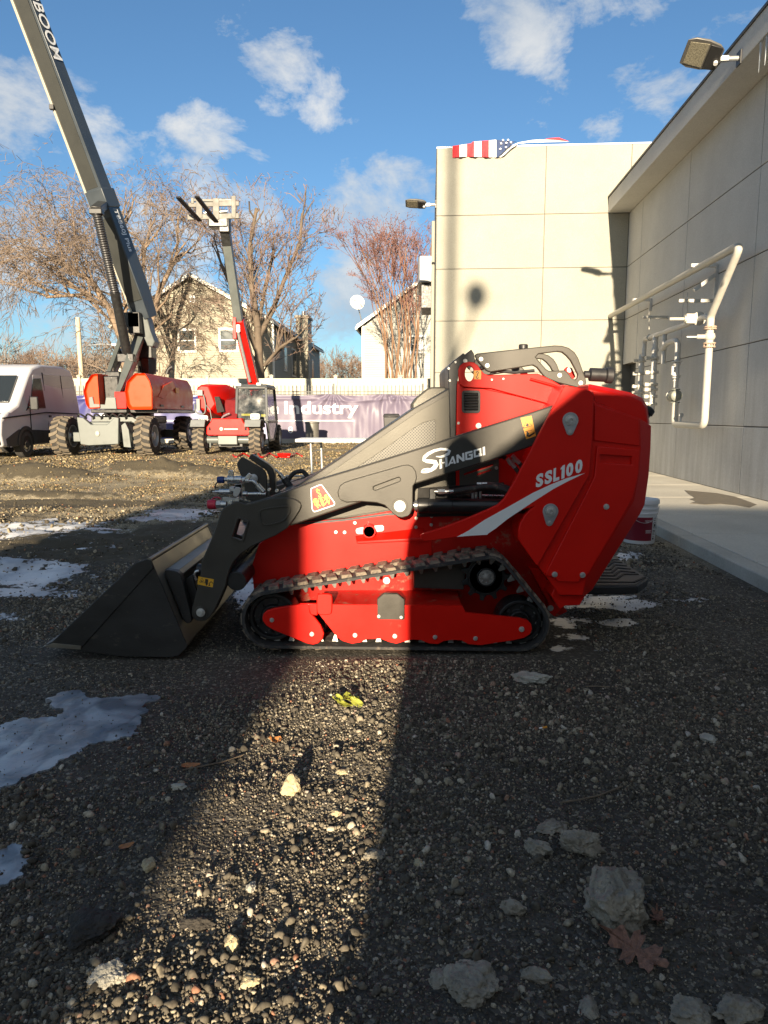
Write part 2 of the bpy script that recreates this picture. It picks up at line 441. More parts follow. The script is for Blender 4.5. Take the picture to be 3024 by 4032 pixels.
def make_track(y0, y1, lab):
    T = 0.017
    inner, Lb = belt_path(0.0, NL * 6)
    n = len(inner)
    def nr(i):
        a, b = inner[(i - 1) % n], inner[(i + 1) % n]; d = Vector((b[0] - a[0], b[1] - a[1])).normalized(); return (d.y, -d.x)
    mb = MB(); prof_ = [(y0, .002), (y0, T - .003), (y0 + .006, T), (y1 - .006, T), (y1, T - .003), (y1, .002)]
    rings = []
    for i in range(n):
        nx, nz_ = nr(i); rings.append([(inner[i][0] + nx * h, y, inner[i][1] + nz_ * h) for y, h in prof_])
    rings.append(rings[0])
    mb.loft(rings, cap=False)
    mb.bm.verts.ensure_lookup_table(); bmesh.ops.remove_doubles(mb.bm, verts=mb.bm.verts[:], dist=1e-5)
    belt = mb.done('rubber_track', M['rubber'], LO, smooth=30, label=lab)
    # tread lugs: two staggered, slanted rows
    rnd = random.Random(4)
    lg = MB(); w = (y1 - y0)
    for k in range(NL):
        for row in (0, 1):
            i0 = (k * 6 + row * 3) % n
            ya, yb = (y0 + .008, y0 + w * .52) if row == 0 else (y0 + w * .48, y1 - .008)
            sl = 1 if row == 0 else -1
            for part in range(1):
                B_, Tp = [], []
                for (di, yy) in ((-2.4, ya), (2.2, ya), (3.5 if sl > 0 else 1.1, yb), (-1.0 if sl > 0 else -3.4, yb)):
                    fi = i0 + di + (0 if sl > 0 else 1.5)
                    j = int(math.floor(fi)); t = fi - j
                    a, b = inner[j % n], inner[(j + 1) % n]; px, pz = a[0] + (b[0] - a[0]) * t, a[1] + (b[1] - a[1]) * t
                    nx, nz_ = nr(j % n)
                    B_.append((px + nx * (T - .004), yy, pz + nz_ * (T - .004)))
                    hh = T + .013 + rnd.uniform(-.002, .002); B_c = inner[i0 % n]
                    qx, qz = px + (inner[(i0 + 1) % n][0] - px) * .13, pz + (inner[(i0 + 1) % n][1] - pz) * .13
                    if pz + nz_ * hh < zmin_belt - T - .001: hh = T + .004
                    Tp.append((qx + nx * hh, yy + (.010 if yy == ya else -.010) , qz + nz_ * hh))
                lg.loft([B_, Tp])
    lg.done('tread_lugs', M['lug'], belt, bevel=.006, smooth=50)
    if y0 > 3.5: return belt
    ym = (y0 + y1) / 2
    for k in range(NL):
        i = k * 6; px, pz = inner[i]; nx, nz_ = nr(i); tx, tz = -nz_, nx
        gd = MB()
        b0 = [(px + tx * a - nx * .001, ym - .035 + c, pz + tz * a - nz_ * .001) for a, c in ((-.016, -.014), (.016, -.014), (.016, .014), (-.016, .014))]
        b1 = [(px + tx * a - nx * .034, ym - .035 + c, pz + tz * a - nz_ * .034) for a, c in ((-.005, -.006), (.005, -.006), (.005, .006), (-.005, .006))]
        gd.loft([b0, b1]); gd.done('guide_tooth', M['zinc_dull'], belt, bevel=.002)
    return belt
make_track(Yt, 3.385, 'near rubber track, mud on its upper run')
make_track(3.86, 4.08, 'far rubber track')

def wheel_disc(name, c, r, y0, y1, m, holes=0, hub=None):
    mb = MB()
    mb.lathe((c[0], y0, c[1]), (0, 1, 0), [(0.012, .001), (0.012, r * .35), (0, r * .38), (0, r * .46), (.02, r * .52), (.02, r * .78), (0, r * .84), (0, r * .97), (.012, r), (y1 - y0, r), (y1 - y0, .001)], 48)
    for k in range(holes):
        a = 2 * math.pi * k / holes + .3
        mb.cyl((c[0] + r * .65 * math.cos(a), y0 + .006, c[1] + r * .65 * math.sin(a)), (c[0] + r * .65 * math.cos(a), y0 + .03, c[1] + r * .65 * math.sin(a)), r * .09, n=16)
    return mb.done(name, m, LO, bevel=.0015)
wf = wheel_disc('front_idler', IDF, IDF[2] - .006, 3.215, 3.33, M['black'], 6)
wr = wheel_disc('rear_idler', IDR, IDR[2] - .006, 3.215, 3.33, M['black'], 6)
# sprocket with teeth
mb = MB(); cx, cz, r = SPR
ol = []
for k in range(11):
    a = 2 * math.pi * k / 11
    for da, rr in ((-.20, r * .93), (-.11, r * 1.02), (-.07, r * 1.20), (.07, r * 1.20), (.11, r * 1.02), (.20, r * .93)):
        ol.append((cx + rr * math.cos(a + da), cz + rr * math.sin(a + da)))
hl = [[(cx + r * .62 * math.cos(b) + r * .1 * math.cos(t * math.pi / 5), cz + r * .62 * math.sin(b) + r * .1 * math.sin(t * math.pi / 5)) for t in range(10)][::-1] for b in [2 * math.pi * q / 6 + .5 for q in range(6)]]
mb.plate(ol, 3.245, 3.262, holes=hl)
mb.lathe((cx, 3.23, cz), (0, 1, 0), [(0, .001), (0, r * .45), (.02, r * .5), (.09, r * .5), (.09, .001)], 40)
mb.lathe((cx, 3.235, cz), (0, 1, 0), [(0.0, r * .80), (0, r * .84), (.012, r * .84), (.012, r * .80), (0, r * .80)], 48)
sp = mb.done('drive_sprocket', M['black'], LO, bevel=.0015)
mb = MB()
mb.lathe((cx, 3.222, cz), (0, 1, 0), [(0, .001), (0, r * .12), (.004, r * .18), (.004, r * .36), (.012, r * .39), (.02, r * .39), (.02, .001)], 40)
for k in range(8):
    a = k * math.pi / 4; mb.cyl((cx + r * .26 * math.cos(a), 3.219, cz + r * .26 * math.sin(a)), (cx + r * .26 * math.cos(a), 3.228, cz + r * .26 * math.sin(a)), r * .045, n=8)
mb.done('sprocket_hub', M['zinc_dull'], sp, bevel=.001)
# bottom rollers
for (u, v, rr) in ((380, 990, 78), (665, 1002, 62), (920, 1005, 62), (1185, 1007, 62), (1447, 1010, 62)):
    x, z = pt(*fC(u, v), 3.2); rm = rr / 1.659 * .00116
    z = max(z, zmin_belt + .0 + rm)
    mb = MB(); mb.lathe((x, 3.20, z), (0, 1, 0), [(0, .001), (0, rm * .8), (.006, rm), (.03, rm), (.03, rm * .7), (.12, rm * .7), (.12, rm), (.15, rm), (.15, .001)], 32)
    mb.done('track_roller', M['black'], LO, bevel=.0015)

# --- red roller frame plates
Yf = 3.168
fr = MB()
low = [(545, 1010), (580, 1035), (640, 1052), (700, 1042), (740, 1022), (830, 1020), (880, 1040), (930, 1052), (980, 1038), (1030, 1026), (1090, 1028), (1140, 1050), (1200, 1055), (1240, 1035), (1290, 1028), (1355, 1030), (1400, 1055), (1480, 1062), (1560, 1050)]
lowD = [(400, 1048), (520, 1032), (600, 1015), (640, 990), (655, 958), (648, 922), (622, 898), (570, 886), (220, 850)]
poly = [fC(*p) for p in low] + [fD(*p) for p in lowD] + [fC(1385, 850), fC(1360, 805), fC(510, 797), fC(430, 865)]
fr.plate([pt(u, v, Yf) for u, v in poly], Yf, 3.185)
rf = fr.done('roller_frame', M['red'], LO, bevel=.003)
sl = MB()   # sloping shelf above the plate, carrying dirt
a = [P3(*fC(430, 797), Yf + .004), P3(*fC(1358, 806), Yf + .004)]
zt = pt(*fC(900, 705), 3.40)[1]
b = [Vector((a[1].x, 3.41, zt)), Vector((a[0].x + .0, 3.41, zt))]
for dz in (0,):
    sl.loft([[a[0], a[1], a[1] + Vector((0, 0, -.01)), a[0] + Vector((0, 0, -.01))], [b[1], b[0], b[0] + Vector((0, 0, -.01)), b[1] + Vector((0, 0, -.01))]])
sl.done('frame_shelf', M['red_dirty'], rf, bevel=.002)
fp = MB()
poly = [(55, 885), (62, 858), (85, 838), (125, 825), (290, 797), (358, 797), (366, 850), (400, 885), (435, 930), (457, 985), (448, 1022), (420, 1050), (385, 1060), (345, 1052), (130, 965), (80, 935), (58, 905)]
fp.plate(prof(fC, poly, Yf - .008), Yf - .008, 3.182)
fp.done('idler_arm', M['red'], LO, bevel=.003)
fb = MB(); fb.plate(prof(fC, smooth_poly([(410, 735), (425, 728), (498, 728), (512, 742), (510, 850), (495, 866), (430, 866), (408, 850)], 1), Yf - .012), Yf - .012, 3.18)
fb.plate(prof(fC, [(296, 790), (415, 790), (415, 870), (370, 865), (352, 810), (300, 808)], Yf - .004), Yf - .004, 3.18)
fb.done('tensioner_cover', M['red'], LO, bevel=.004)
bb = MB(); bb.plate(prof(fC, [(805, 762), (845, 728), (938, 728), (984, 765), (984, 893), (976, 899), (812, 896), (804, 888)], Yf - .014), Yf - .014, 3.182)
bx = bb.done('cover_box', M['grey'], LO, bevel=.003)
gz = MB(); gz.plate(prof(fC, [(1045, 545), (1390, 520), (1370, 700), (1045, 690)], 3.30), 3.30, 3.40)
gz.done('motor_guard', M['grey'], LO, bevel=.003)

# --- chassis between the tracks
Yc = 3.405
ch = MB()
poly = [(1019, 2142), (1060, 2105), (1145, 2056), (1356, 2043), (1524, 2010), (1650, 1985), (2160, 1985), (2140, 2300), (2236, 2408), (2190, 2430), (2150, 2400), (2100, 2475), (1025, 2475), (998, 2309), (991, 2230)]
ch.plate([pt(u, v, Yc) for u, v in poly], Yc, 3.84)
cha = ch.done('chassis', M['red_dirty'], LO, bevel=.004)
cp = MB(); poly = [(1021, 2144), (1062, 2108), (1146, 2060), (1356, 2047), (1524, 2014), (1700, 1985), (1700, 2200), (1400, 2240), (1200, 2268), (998, 2300), (993, 2228)]
cp.plate([pt(u, v, Yc - .004) for u, v in poly], Yc - .004, Yc + .002)
cp.done('chassis_side', M['red'], cha, bevel=.0015)
ld = MB()
ya = Yc - .05
A0, A1 = P3(*fC(672, 384), ya), P3(*fC(1110, 362), ya)
up_ = .028
ld.loft([[A0, A1, A1 + Vector((.02, 0, -.012)), A0 + Vector((0, 0, -.012))],
         [Vector((A0.x - .01, Yc, A0.z + .02)), Vector((A1.x, Yc, A1.z + .045)), Vector((A1.x + .02, Yc, A1.z - .012)), Vector((A0.x, Yc, A0.z - .012))]])
ld.done('side_ledge', M['red'], cha, bevel=.003)
# tie-down tube with ears
tb = MB(); cx0, cz0 = pt(*fC(752, 322), 3.33)
tb.lathe((cx0, 3.335, cz0), (0, 1, 0), [(0, .026), (0, .031), (.09, .031), (.09, .0265), (.0, .026)], 32)
tb.lathe((cx0, 3.41, cz0), (0, -1, 0), [(0, .025), (.02, .025), (.02, .001)], 24)
tub = tb.done('tie_down_tube', M['red'], cha, bevel=0)
vd = MB(); vd.cyl((cx0, 3.385, cz0), (cx0, 3.400, cz0), .0262, n=24); vd.done('tube_bore', M['void'], tub)
er = MB(); er.plate(prof(fC, smooth_poly([(663, 302), (700, 293), (800, 280), (848, 277), (850, 318), (800, 322), (720, 336), (668, 338)], 1), Yc - .01), Yc - .010, Yc - .004)
er.done('tube_flange', M['zinc'], tub, bevel=.001)

# --- rear body
def ring(Y, lst): return [Vector((*([pt(*f(x, y), Y)[0]]), Y, pt(*f(x, y), Y)[1])) for f, x, y in lst]
near = [(fA, 930, 330), (fA, 1108, 372), (fA, 1116, 430), (fA, 1385, 523), (fA, 1390, 700), (fA, 1378, 860), (fA, 1350, 1010), (fD, 1300, 150), (fD, 1010, 620), (fD, 985, 738), (fD, 832, 735), (fD, 692, 540), (fD, 578, 388), (fD, 566, 320), (fD, 577, 270), (fD, 612, 215), (fD, 668, 160), (fA, 665, 930), (fA, 778, 655)]
farr = [(fA, 925, 322), (fA, 1110, 365), (fA, 1120, 420), (fA, 1455, 568), (fA, 1451, 700), (fA, 1440, 860), (fA, 1416, 1035), (fD, 1362, 205), (fD, 1050, 700), (fD, 1000, 742), (fD, 836, 742), (fD, 697, 548), (fD, 583, 392), (fD, 571, 320), (fD, 582, 270), (fD, 616, 215), (fD, 672, 160), (fA, 668, 930), (fA, 781, 655)]
R1 = ring(3.145, near); R2 = ring(3.21, farr)
R3 = [Vector((p.x, 4.0, p.z)) for p in R2]; R4 = [Vector((a.x, 4.065, a.z)) for a in R1]
rb = MB(); rb.loft([R1, R2, R3, R4]); rear = rb.done('rear_body', M['red'], LO, bevel=.004, smooth=25)
# rear tail block
tbk = MB(); tbk.plate(prof(fD, [(800, 690), (1012, 722), (968, 802), (872, 806), (838, 832), (780, 740)], 3.19), 3.19, 3.95)
tbk.done('tail_plate', M['red'], LO, bevel=.004)
tl = MB(); tl.plate(prof(fD, [(640, 560), (700, 560), (835, 735), (845, 830), (800, 876), (772, 850), (760, 780)], 3.34), 3.34, 3.42)
tl.done('tail_gusset', M['red'], LO, bevel=.003)
# side panel with the swoosh
sp1 = MB()
pl = [(fA, 940, 326), (fA, 1060, 348), (fA, 1098, 364), (fA, 1113, 392), (fA, 1103, 670), (fA, 1088, 860), (fD, 985, 32), (fD, 692, 543), (fD, 680, 536), (fD, 578, 388), (fD, 567, 355), (fD, 567, 315), (fD, 577, 272), (fD, 605, 222), (fD, 640, 180), (fD, 668, 156), (fD, 590, 180), (fD, 510, 226), (fD, 438, 286), (fD, 415, 306), (fD, 366, 321),
      (fC, 1380, 350), (fC, 1108, 386), (fC, 1096, 374), (fC, 1088, 345), (fC, 1110, 333), (fC, 1240, 292), (fC, 1400, 232), (fC, 1540, 172), (fA, 545, 1037), (fA, 575, 1008), (fA, 600, 972), (fA, 640, 902), (fA, 770, 655), (fA, 900, 402)]
pp = [pt(*f(x, y), YP) for f, x, y in pl]
sp1.plate(pp, YP, 3.147)
side = sp1.done('side_panel', M['red'], LO, bevel=.003)
sw = MB()
swp = [(fC, 1325, 355), (fC, 1405, 312), (fC, 1500, 248), (fA, 540, 1085), (fA, 600, 1052), (fA, 750, 967), (fA, 850, 920), (fA, 950, 880), (fA, 1062, 848), (fA, 960, 897), (fA, 870, 945), (fA, 760, 1015), (fA, 690, 1062), (fA, 600, 1122), (fA, 530, 1178), (fA, 485, 1208), (fC, 1525, 341), (fC, 1430, 346)]
sw.plate([pt(*f(x, y), YP - .0012) for f, x, y in swp], YP - .0012, YP + .0005)
sw.done('swoosh_decal', M['decal_white'], side)
o0 = P3(*fA(768, 938), YP - .001); e1 = P3(*fA(1052, 838), YP - .001); e2 = P3(*fA(765, 865), YP - .001)
lettering_cells('model_lettering', [('S', 0, .155), ('S', .185, .34), ('L', .365, .49), ('0', .63, .78), ('0', .82, .97)], o0, e1 - o0, e2 - o0 + Vector((.0, 0, .003)), nY, M['decal_white'], side, offset=.05, shear=.02)
one = MB(); R_1, U_1 = e1 - o0, e2 - o0 + Vector((.0, 0, .003))
def c1(a, b): p_ = o0 + R_1 * (a + b * .02) + U_1 * b; return (p_.x, p_.z)
one.plate([c1(.535, 0), c1(.60, 0), c1(.60, 1), c1(.555, 1), c1(.515, .84), c1(.515, .72), c1(.538, .76)], YP - .0022, YP - .001)
one.done('model_numeral', M['decal_white'], side)
# cover and upper rear plates
cv = MB()
cvp = [(fA, 1135, 690), (fA, 1386, 712), (fA, 1378, 860), (fA, 1350, 985), (fD, 1288, 152), (fD, 1018, 605), (fD, 1000, 628), (fD, 978, 618), (fD, 965, 645), (fD, 955, 650), (fD, 822, 644), (fD, 808, 628), (fD, 798, 612), (fD, 765, 615), (fD, 746, 598), (fD, 770, 545), (fD, 1012, 70), (fA, 1118, 870), (fA, 1132, 715)]
rec = [(1152, 738), (1338, 750), (1340, 800), (1172, 790), (1152, 785)]
Yv = 3.128
cv.plate([pt(*f(x, y), Yv) for f, x, y in cvp], Yv, 3.146, holes=[[pt(*fA(x, y), Yv) for x, y in rec]])
cov = cv.done('rear_cover', M['red'], LO, bevel=.003)
uq = MB(); uq.plate(prof(fA, [(1120, 440), (1380, 530), (1385, 688), (1114, 655)], 3.136), 3.136, 3.147)
uq.done('upper_cover', M['red'], LO, bevel=.003)
# teardrop pin plates
for (u, v, w, h, tx, ty) in ((973, 535, 44, 44, 970, 603), (855, 1075, 42, 42, 848, 1142)):
    x, z = pt(*fA(u, v), YP); x2, z2 = pt(*fA(tx, ty), YP); r1, r2 = .0345, .0155
    al = math.atan2(z2 - z, x2 - x); D = math.hypot(x2 - x, z2 - z); be = math.acos((r1 - r2) / D)
    ps = [(x + r1 * math.cos(al + be + t), z + r1 * math.sin(al + be + t)) for t in np.linspace(0, 2 * math.pi - 2 * be, 24)] + [(x2 + r2 * math.cos(al - be + t), z2 + r2 * math.sin(al - be + t)) for t in np.linspace(0, 2 * be, 8)]
    m = MB(); m.plate(ps, YP - .006, YP); pn = m.done('pin_plate', M['zinc'], side, bevel=.001)
    m = MB(); m.lathe((x, YP - .006, z), (0, -1, 0), [(0, .024), (.004, .023), (.004, .018), (.011, .017), (.012, .008), (.004, .007), (.004, .001)], 28)
    m.hexnut((x2, YP - .006, z2), (0, -1, 0), .0075, .007)
    m.done('pin', M['bolt'], pn)

# --- tank and rear top
tk = MB()
t1 = [(1078, 330), (1190, 352), (1330, 384), (1398, 416), (1424, 460), (1438, 560), (1118, 540)]
t0 = [(1078, 318), (1190, 340), (1330, 370), (1402, 404), (1430, 450), (1446, 560), (1118, 540)]
ra = [Vector((pt(*fA(x, y), 3.215)[0], 3.215, pt(*fA(x, y + 14), 3.215)[1])) for x, y in t1]
rb_ = [Vector((pt(*fA(x, y), 3.26)[0], 3.26, pt(*fA(x, y), 3.26)[1])) for x, y in t0]
tk.loft([ra, rb_, [Vector((p.x, 3.93, p.z)) for p in rb_], [Vector((p.x, 3.97, p.z - .01)) for p in rb_]])
tk.done('tank', M['red'], LO, bevel=.010, segs=3)
fc = MB(); b0 = P3(*fA(1392, 528), 3.33); b1 = P3(*fA(1442, 448), 3.33); ax = (b1 - b0)
fc.lathe(b0, ax, [(-.03, .024), (.022, .026), (.022, .030), (.034, .030), (.034, .037), (.058, .037), (.064, .028), (.066, .001)], 28)
for k in range(3):
    a = k * 2.1; fc.box(b0 + ax.normalized() * .048 + Vector((math.cos(a) * .0, math.sin(a) * .03, 0)), (.03, .018, .018), (0, -.5, 0))
fc.done('fuel_cap', M['blackpl'], LO, bevel=.002)
jg = MB(); g0 = P3(*fA(1055, 262), 3.66); g1 = P3(*fA(1232, 270), 3.66)
jg.lathe(g0, g1 - g0, [(0, .018), (.026, .018), (.029, .034), (.105, .034), (.108, .028), (.111, .040), (.142, .040), (.147, .032), (.149, .001)], 28)
jg.done('control_grip', M['blackpl'], LO, bevel=.002)

# --- hood
Yh = 3.40
hd = MB(); hp = [(300, 300), (480, 335), (790, 400), (850, 440), (905, 380), (1110, 400), (1110, 1000), (290, 1010)]
vent = smooth_poly([(333, 362), (437, 362), (437, 488), (333, 488)], 1)
hd.plate(prof(fA, hp, Yh), Yh, 3.95)
hood = hd.done('hood', M['red'], LO, bevel=.003)
ep = MB()
epo = [(340, 338), (320, 325), (312, 300), (308, 240), (318, 212), (340, 194), (372, 187), (402, 192), (424, 208), (442, 236), (462, 258), (486, 267), (780, 257), (870, 300), (945, 343), (905, 395), (852, 440), (505, 347)]
ep.plate(prof(fA, epo, Yh - .022), Yh - .022, Yh - .004, holes=[[pt(*fA(x, y), Yh - .022) for x, y in arc(375, 258, 27, 0, 345, 15, ry=46)]])
ep.plate(prof(fA, [(318, 320), (480, 275), (780, 268), (935, 345), (850, 436)], Yh - .004), Yh - .004, 3.93)
eyep = ep.done('lifting_eye_plate', M['red'], LO, bevel=.003)
rail = MB(); rail.tube([P3(*fA(735, 290), Yh - .03), P3(*fA(930, 345), Yh - .03)], .006, 12); rail.done('hood_rail', M['red'], eyep)
vf = MB(); vo = round_poly([(330, 358), (440, 358), (440, 492), (330, 492)], 20); vi = round_poly([(342, 372), (427, 372), (427, 478), (342, 478)], 10)
vf.plate(prof(fA, vo, Yh - .006), Yh - .006, Yh + .0, holes=[prof(fA, vi, Yh - .006)])
for k in range(6):
    za = P3(*fA(345, 384 + k * 17), Yh - .004); zb = P3(*fA(425, 384 + k * 17), Yh - .004)
    vf.bar(za, zb, .010, .0035, up=(0, .6, 1))
vnt = vf.done('side_vent', M['blackpl'], hood, bevel=.0008)
vb = MB(); vb.plate(prof(fA, vi, Yh - .001), Yh - .0012, Yh + .0005); vb.done('vent_recess', M['void'], vnt)
# service plate with slots below the arm
svp = MB()
def slot(a, b, r, fr_, Y):
    (x0, z0), (x1, z1) = pt(*fr_(*a), Y), pt(*fr_(*b), Y); al = math.degrees(math.atan2(z1 - z0, x1 - x0))
    return arc(x1, z1, r, al - 90, al + 90, 6) + arc(x0, z0, r, al + 90, al + 270, 6)
svp.plate(prof(fN, [(330, 560), (1185, 300), (1185, 1150), (330, 1200)], Yh - .008), Yh - .008, Yh - .002, holes=[slot((440, 650), (1045, 445), .0045, fN, Yh - .008), slot((725, 655), (1005, 560), .0045, fN, Yh - .008)])
svc = svp.done('service_plate', M['grey_lid'], hood, bevel=.001)
# radiator edge block in front of the hood
bk = MB(); bk.plate(prof(fA, [(248, 228), (262, 200), (338, 136), (350, 146), (386, 114), (402, 140), (410, 190), (318, 215), (300, 330), (293, 640), (293, 990), (235, 1000), (262, 640)], 3.392), 3.392, 3.93)
blk = bk.done('radiator_frame', M['black'], LO, bevel=.003)

# --- slanted shroud
Ys = 3.405
shp = [(1092, 1938), (1150, 1921), (1218, 1884), (1432, 1742), (1632, 1606), (1766, 1530), (1797, 1523), (1800, 1975), (1524, 2022), (1356, 2043), (1145, 2060), (1100, 1990)]
sh = MB(); sh.plate([pt(u, v, Ys) for u, v in shp], Ys, 3.93)
shroud = sh.done('engine_shroud', M['grey'], LO, bevel=.006, segs=3)
ip = [fB(700, 520), fB(900, 330), fF(700, 1242), fF(1360, 785), fF(1590, 655), fF(1605, 680), fF(1600, 1400), fC(870, 180), fC(590, 225), fC(300, 250)]
meshh = [pt(*fF(x, y), Ys - .004) for x, y in smooth_poly([(1490, 832), (1506, 850), (1500, 1000), (1480, 1040), (900, 1200), (1085, 1080), (1380, 868)], 1)]
q = MB(); q.plate([pt(u, v, Ys - .004) for u, v in ip], Ys - .004, Ys + .001, holes=[meshh]); q.done('shroud_side', M['grey_lid'], shroud, bevel=.0015)
m_, n_, l_, b_ = newmat('perforated_sheet')
tc_ = n_.new('ShaderNodeTexCoord'); vo_ = n_.new('ShaderNodeTexVoronoi'); vo_.inputs['Scale'].default_value = 95; vo_.inputs['Randomness'].default_value = 0.0
mpp = n_.new('ShaderNodeMapping'); mpp.inputs['Scale'].default_value = (1, 0, 1.0); mpp.inputs['Rotation'].default_value = (0, math.radians(45), 0)
l_.new(tc_.outputs['Object'], mpp.inputs[0]); l_.new(mpp.outputs[0], vo_.inputs['Vector'])
rp = n_.new('ShaderNodeValToRGB'); rp.color_ramp.elements[0].position = .30; rp.color_ramp.elements[0].color = (.012, .012, .012, 1); rp.color_ramp.elements[1].position = .38; rp.color_ramp.elements[1].color = (.085, .080, .066, 1)
l_.new(vo_.outputs['Distance'], rp.inputs[0]); l_.new(rp.outputs[0], b_.inputs['Base Color']); b_.inputs['Roughness'].default_value = .45; b_.inputs['Metallic'].default_value = .3
M['perf'] = m_
q = MB(); q.plate([pt(*fF(x, y), Ys - .0015) for x, y in [(1508, 826), (1512, 1060), (860, 1215), (1085, 1070), (1380, 855)]], Ys - .0015, Ys + .0005); q.done('mesh_screen', M['perf'], shroud)
q = MB(); q.plate([pt(u, v, 3.62) for u, v in [(1628, 1640), (1622, 1590), (1640, 1565), (1682, 1530), (1700, 1524), (1798, 1522), (1798, 1640)]], 3.62, 3.88)
q.done('shroud_top', M['grey_lid'], shroud, bevel=.008)
q = MB(); q.plate([pt(u, v, Ys - .006) for u, v in [fC(240, 262), fC(380, 258), fC(590, 238), fC(870, 200), fC(1040, 190), fC(1040, 205), fC(870, 216), fC(590, 252), fC(380, 270), fC(240, 272)]], Ys - .006, Ys); q.done('shroud_seal', M['blackpl'], shroud)

# --- grab handle
Yg = 3.44
ho = [(405, 148), (420, 138), (660, 112), (880, 90), (925, 92), (965, 104), (1000, 130), (1022, 165), (1066, 288), (1070, 315), (1052, 343), (1030, 345), (900, 312), (845, 292), (820, 278), (775, 222), (752, 209), (500, 250), (478, 243), (440, 205), (425, 190)]
hi = [(770, 160), (785, 142), (895, 128), (925, 132), (950, 152), (975, 180), (1018, 262), (1015, 285), (1000, 294), (985, 285), (960, 250), (945, 238), (850, 242), (832, 232), (790, 185)]
for yy, nm_ in ((Yg, 'grab_handle'), (3.86, 'grab_handle')):
    h = MB(); h.plate([pt(*fA(x, y), Yg) for x, y in ho], yy, yy + .022, holes=[[pt(*fA(x, y), Yg) for x, y in hi]])
    h.done(nm_, M['grey'], LO, bevel=.005, segs=3)
for (x, y) in ((480, 210), (905, 268)): 
    h = MB(); c = P3(*fA(x, y), Yg); h.cyl((c.x, Yg + .022, c.z), (c.x, 3.86, c.z), .012, n=12); h.done('handle_spacer', M['black'], LO)
h = MB(); c = P3(*fA(694, 112), Yg + .05); h.lathe(c, (0, 0, 1), [(-.02, .018), (.002, .018), (.002, .022), (.018, .022), (.022, .019), (.024, .001)], 24); h.done('warning_knob', M['blackpl'], LO)
h = MB(); h.plate([pt(*fA(x, y), 3.52) for x, y in [(940, 232), (955, 218), (985, 225), (1005, 275), (990, 292), (965, 282)]], 3.52, 3.54); h.done('handle_bracket', M['red'], LO, bevel=.002)
h = MB(); h.tube([P3(*fA(500, 262), 3.47), P3(*fA(540, 240), 3.47), P3(*fA(640, 252), 3.47), P3(*fA(760, 240), 3.47)], .008, 10); h.done('hood_hose', M['blackpl'], LO)

# --- loader arms
Ya = 3.180
top = [fB(430, 478), fB(500, 463), fB(600, 428), fB(800, 355), fB(900, 318), fB(1200, 228), fA(151, 680), fA(290, 632), fA(865, 450), fA(930, 432)]
bot = [fA(960, 600), fA(905, 625), fA(740, 693), fA(500, 775), fA(60, 912), fB(1190, 462), fB(900, 560), fB(740, 615), fB(560, 600)]
armpoly = [pt(u, v, Ya) for u, v in top + bot]
elbB = [(290, 510), (305, 492), (335, 478), (382, 455), (410, 462), (450, 474), (500, 462), (560, 442), (640, 430), (700, 428), (765, 440), (798, 460), (807, 485), (798, 512), (762, 568), (715, 630), (640, 678), (560, 712), (480, 752), (410, 800), (365, 850), (338, 905), (322, 960)]
elbE = [(1225, 760), (1150, 925), (1122, 966), (1095, 985), (1065, 992), (1035, 985), (1012, 968), (1000, 940), (1003, 908), (1058, 705), (1066, 600), (1145, 420), (1185, 300)]
Yb = 3.164
elb = [pt(*fB(x, y), Yb) for x, y in elbB] + [pt(*fE(x, y), Yb) for x, y in elbE]
ehole = [pt(*fB(x, y), Yb) for x, y in round_poly([(396, 566), (456, 587), (418, 708), (358, 687)], 9)]
brk = [(1043, 395), (1058, 352), (1085, 332), (1130, 315), (1470, 218), (1505, 215), (1535, 228), (1556, 258), (1562, 300), (1552, 335), (1537, 355), (1535, 495), (1524, 530), (1500, 553), (1468, 562), (1435, 556), (1405, 535), (1350, 480), (1300, 464), (1200, 456), (1100, 462), (1065, 448), (1048, 425)]
bpoly = [pt(*fB(x, y), Yb) for x, y in brk]
def make_arm(dy, lab):
    a = MB(); a.plate(armpoly, Ya + dy, Ya + .075 + dy); arm = a.done('loader_arm', M['grey'], LO, bevel=.007, segs=3, label=lab)
    e = MB(); e.plate(elb, Yb + dy, Yb + .016 + dy, holes=[ehole]); e.plate(elb, Yb + dy + .075, Yb + dy + .091, holes=[ehole])
    e.done('elbow_plate', M['grey'], arm, bevel=.004)
    b = MB(); b.plate(bpoly, Yb + dy, Yb + dy + .014, holes=[slot((1290, 368), (1440, 312), .009, fB, Yb)]); b.done('cylinder_bracket', M['grey'], arm, bevel=.004)
    return arm
arm = make_arm(0, 'near loader arm with white lettering')
make_arm(.80, 'far loader arm')
q = MB(); r_o = [pt(*fB(x, y), Yb) for x, y in round_poly([(385, 550), (470, 578), (430, 724), (342, 692)], 18)]; r_i = [pt(*fB(x, y), Yb) for x, y in round_poly([(396, 566), (456, 587), (418, 708), (358, 687)], 9)]
q.plate(r_o, Yb - .006, Yb + .001, holes=[r_i]); q.done('slot_rim', M['grey'], arm, bevel=.002)
q = MB(); ro = [pt(*fB(x, y), Yb) for x, y in smooth_poly([(522, 522), (560, 498), (725, 478), (742, 495), (735, 535), (690, 592), (575, 618), (548, 605)], 1)]
ri = [pt(*fB(x, y), Yb) for x, y in smooth_poly([(535, 527), (565, 508), (718, 490), (730, 500), (724, 530), (682, 582), (580, 607), (556, 596)], 1)]
q.plate(ro, Yb - .004, Yb + .001, holes=[ri]); q.done('pressed_rib', M['grey'], arm, bevel=.0018)
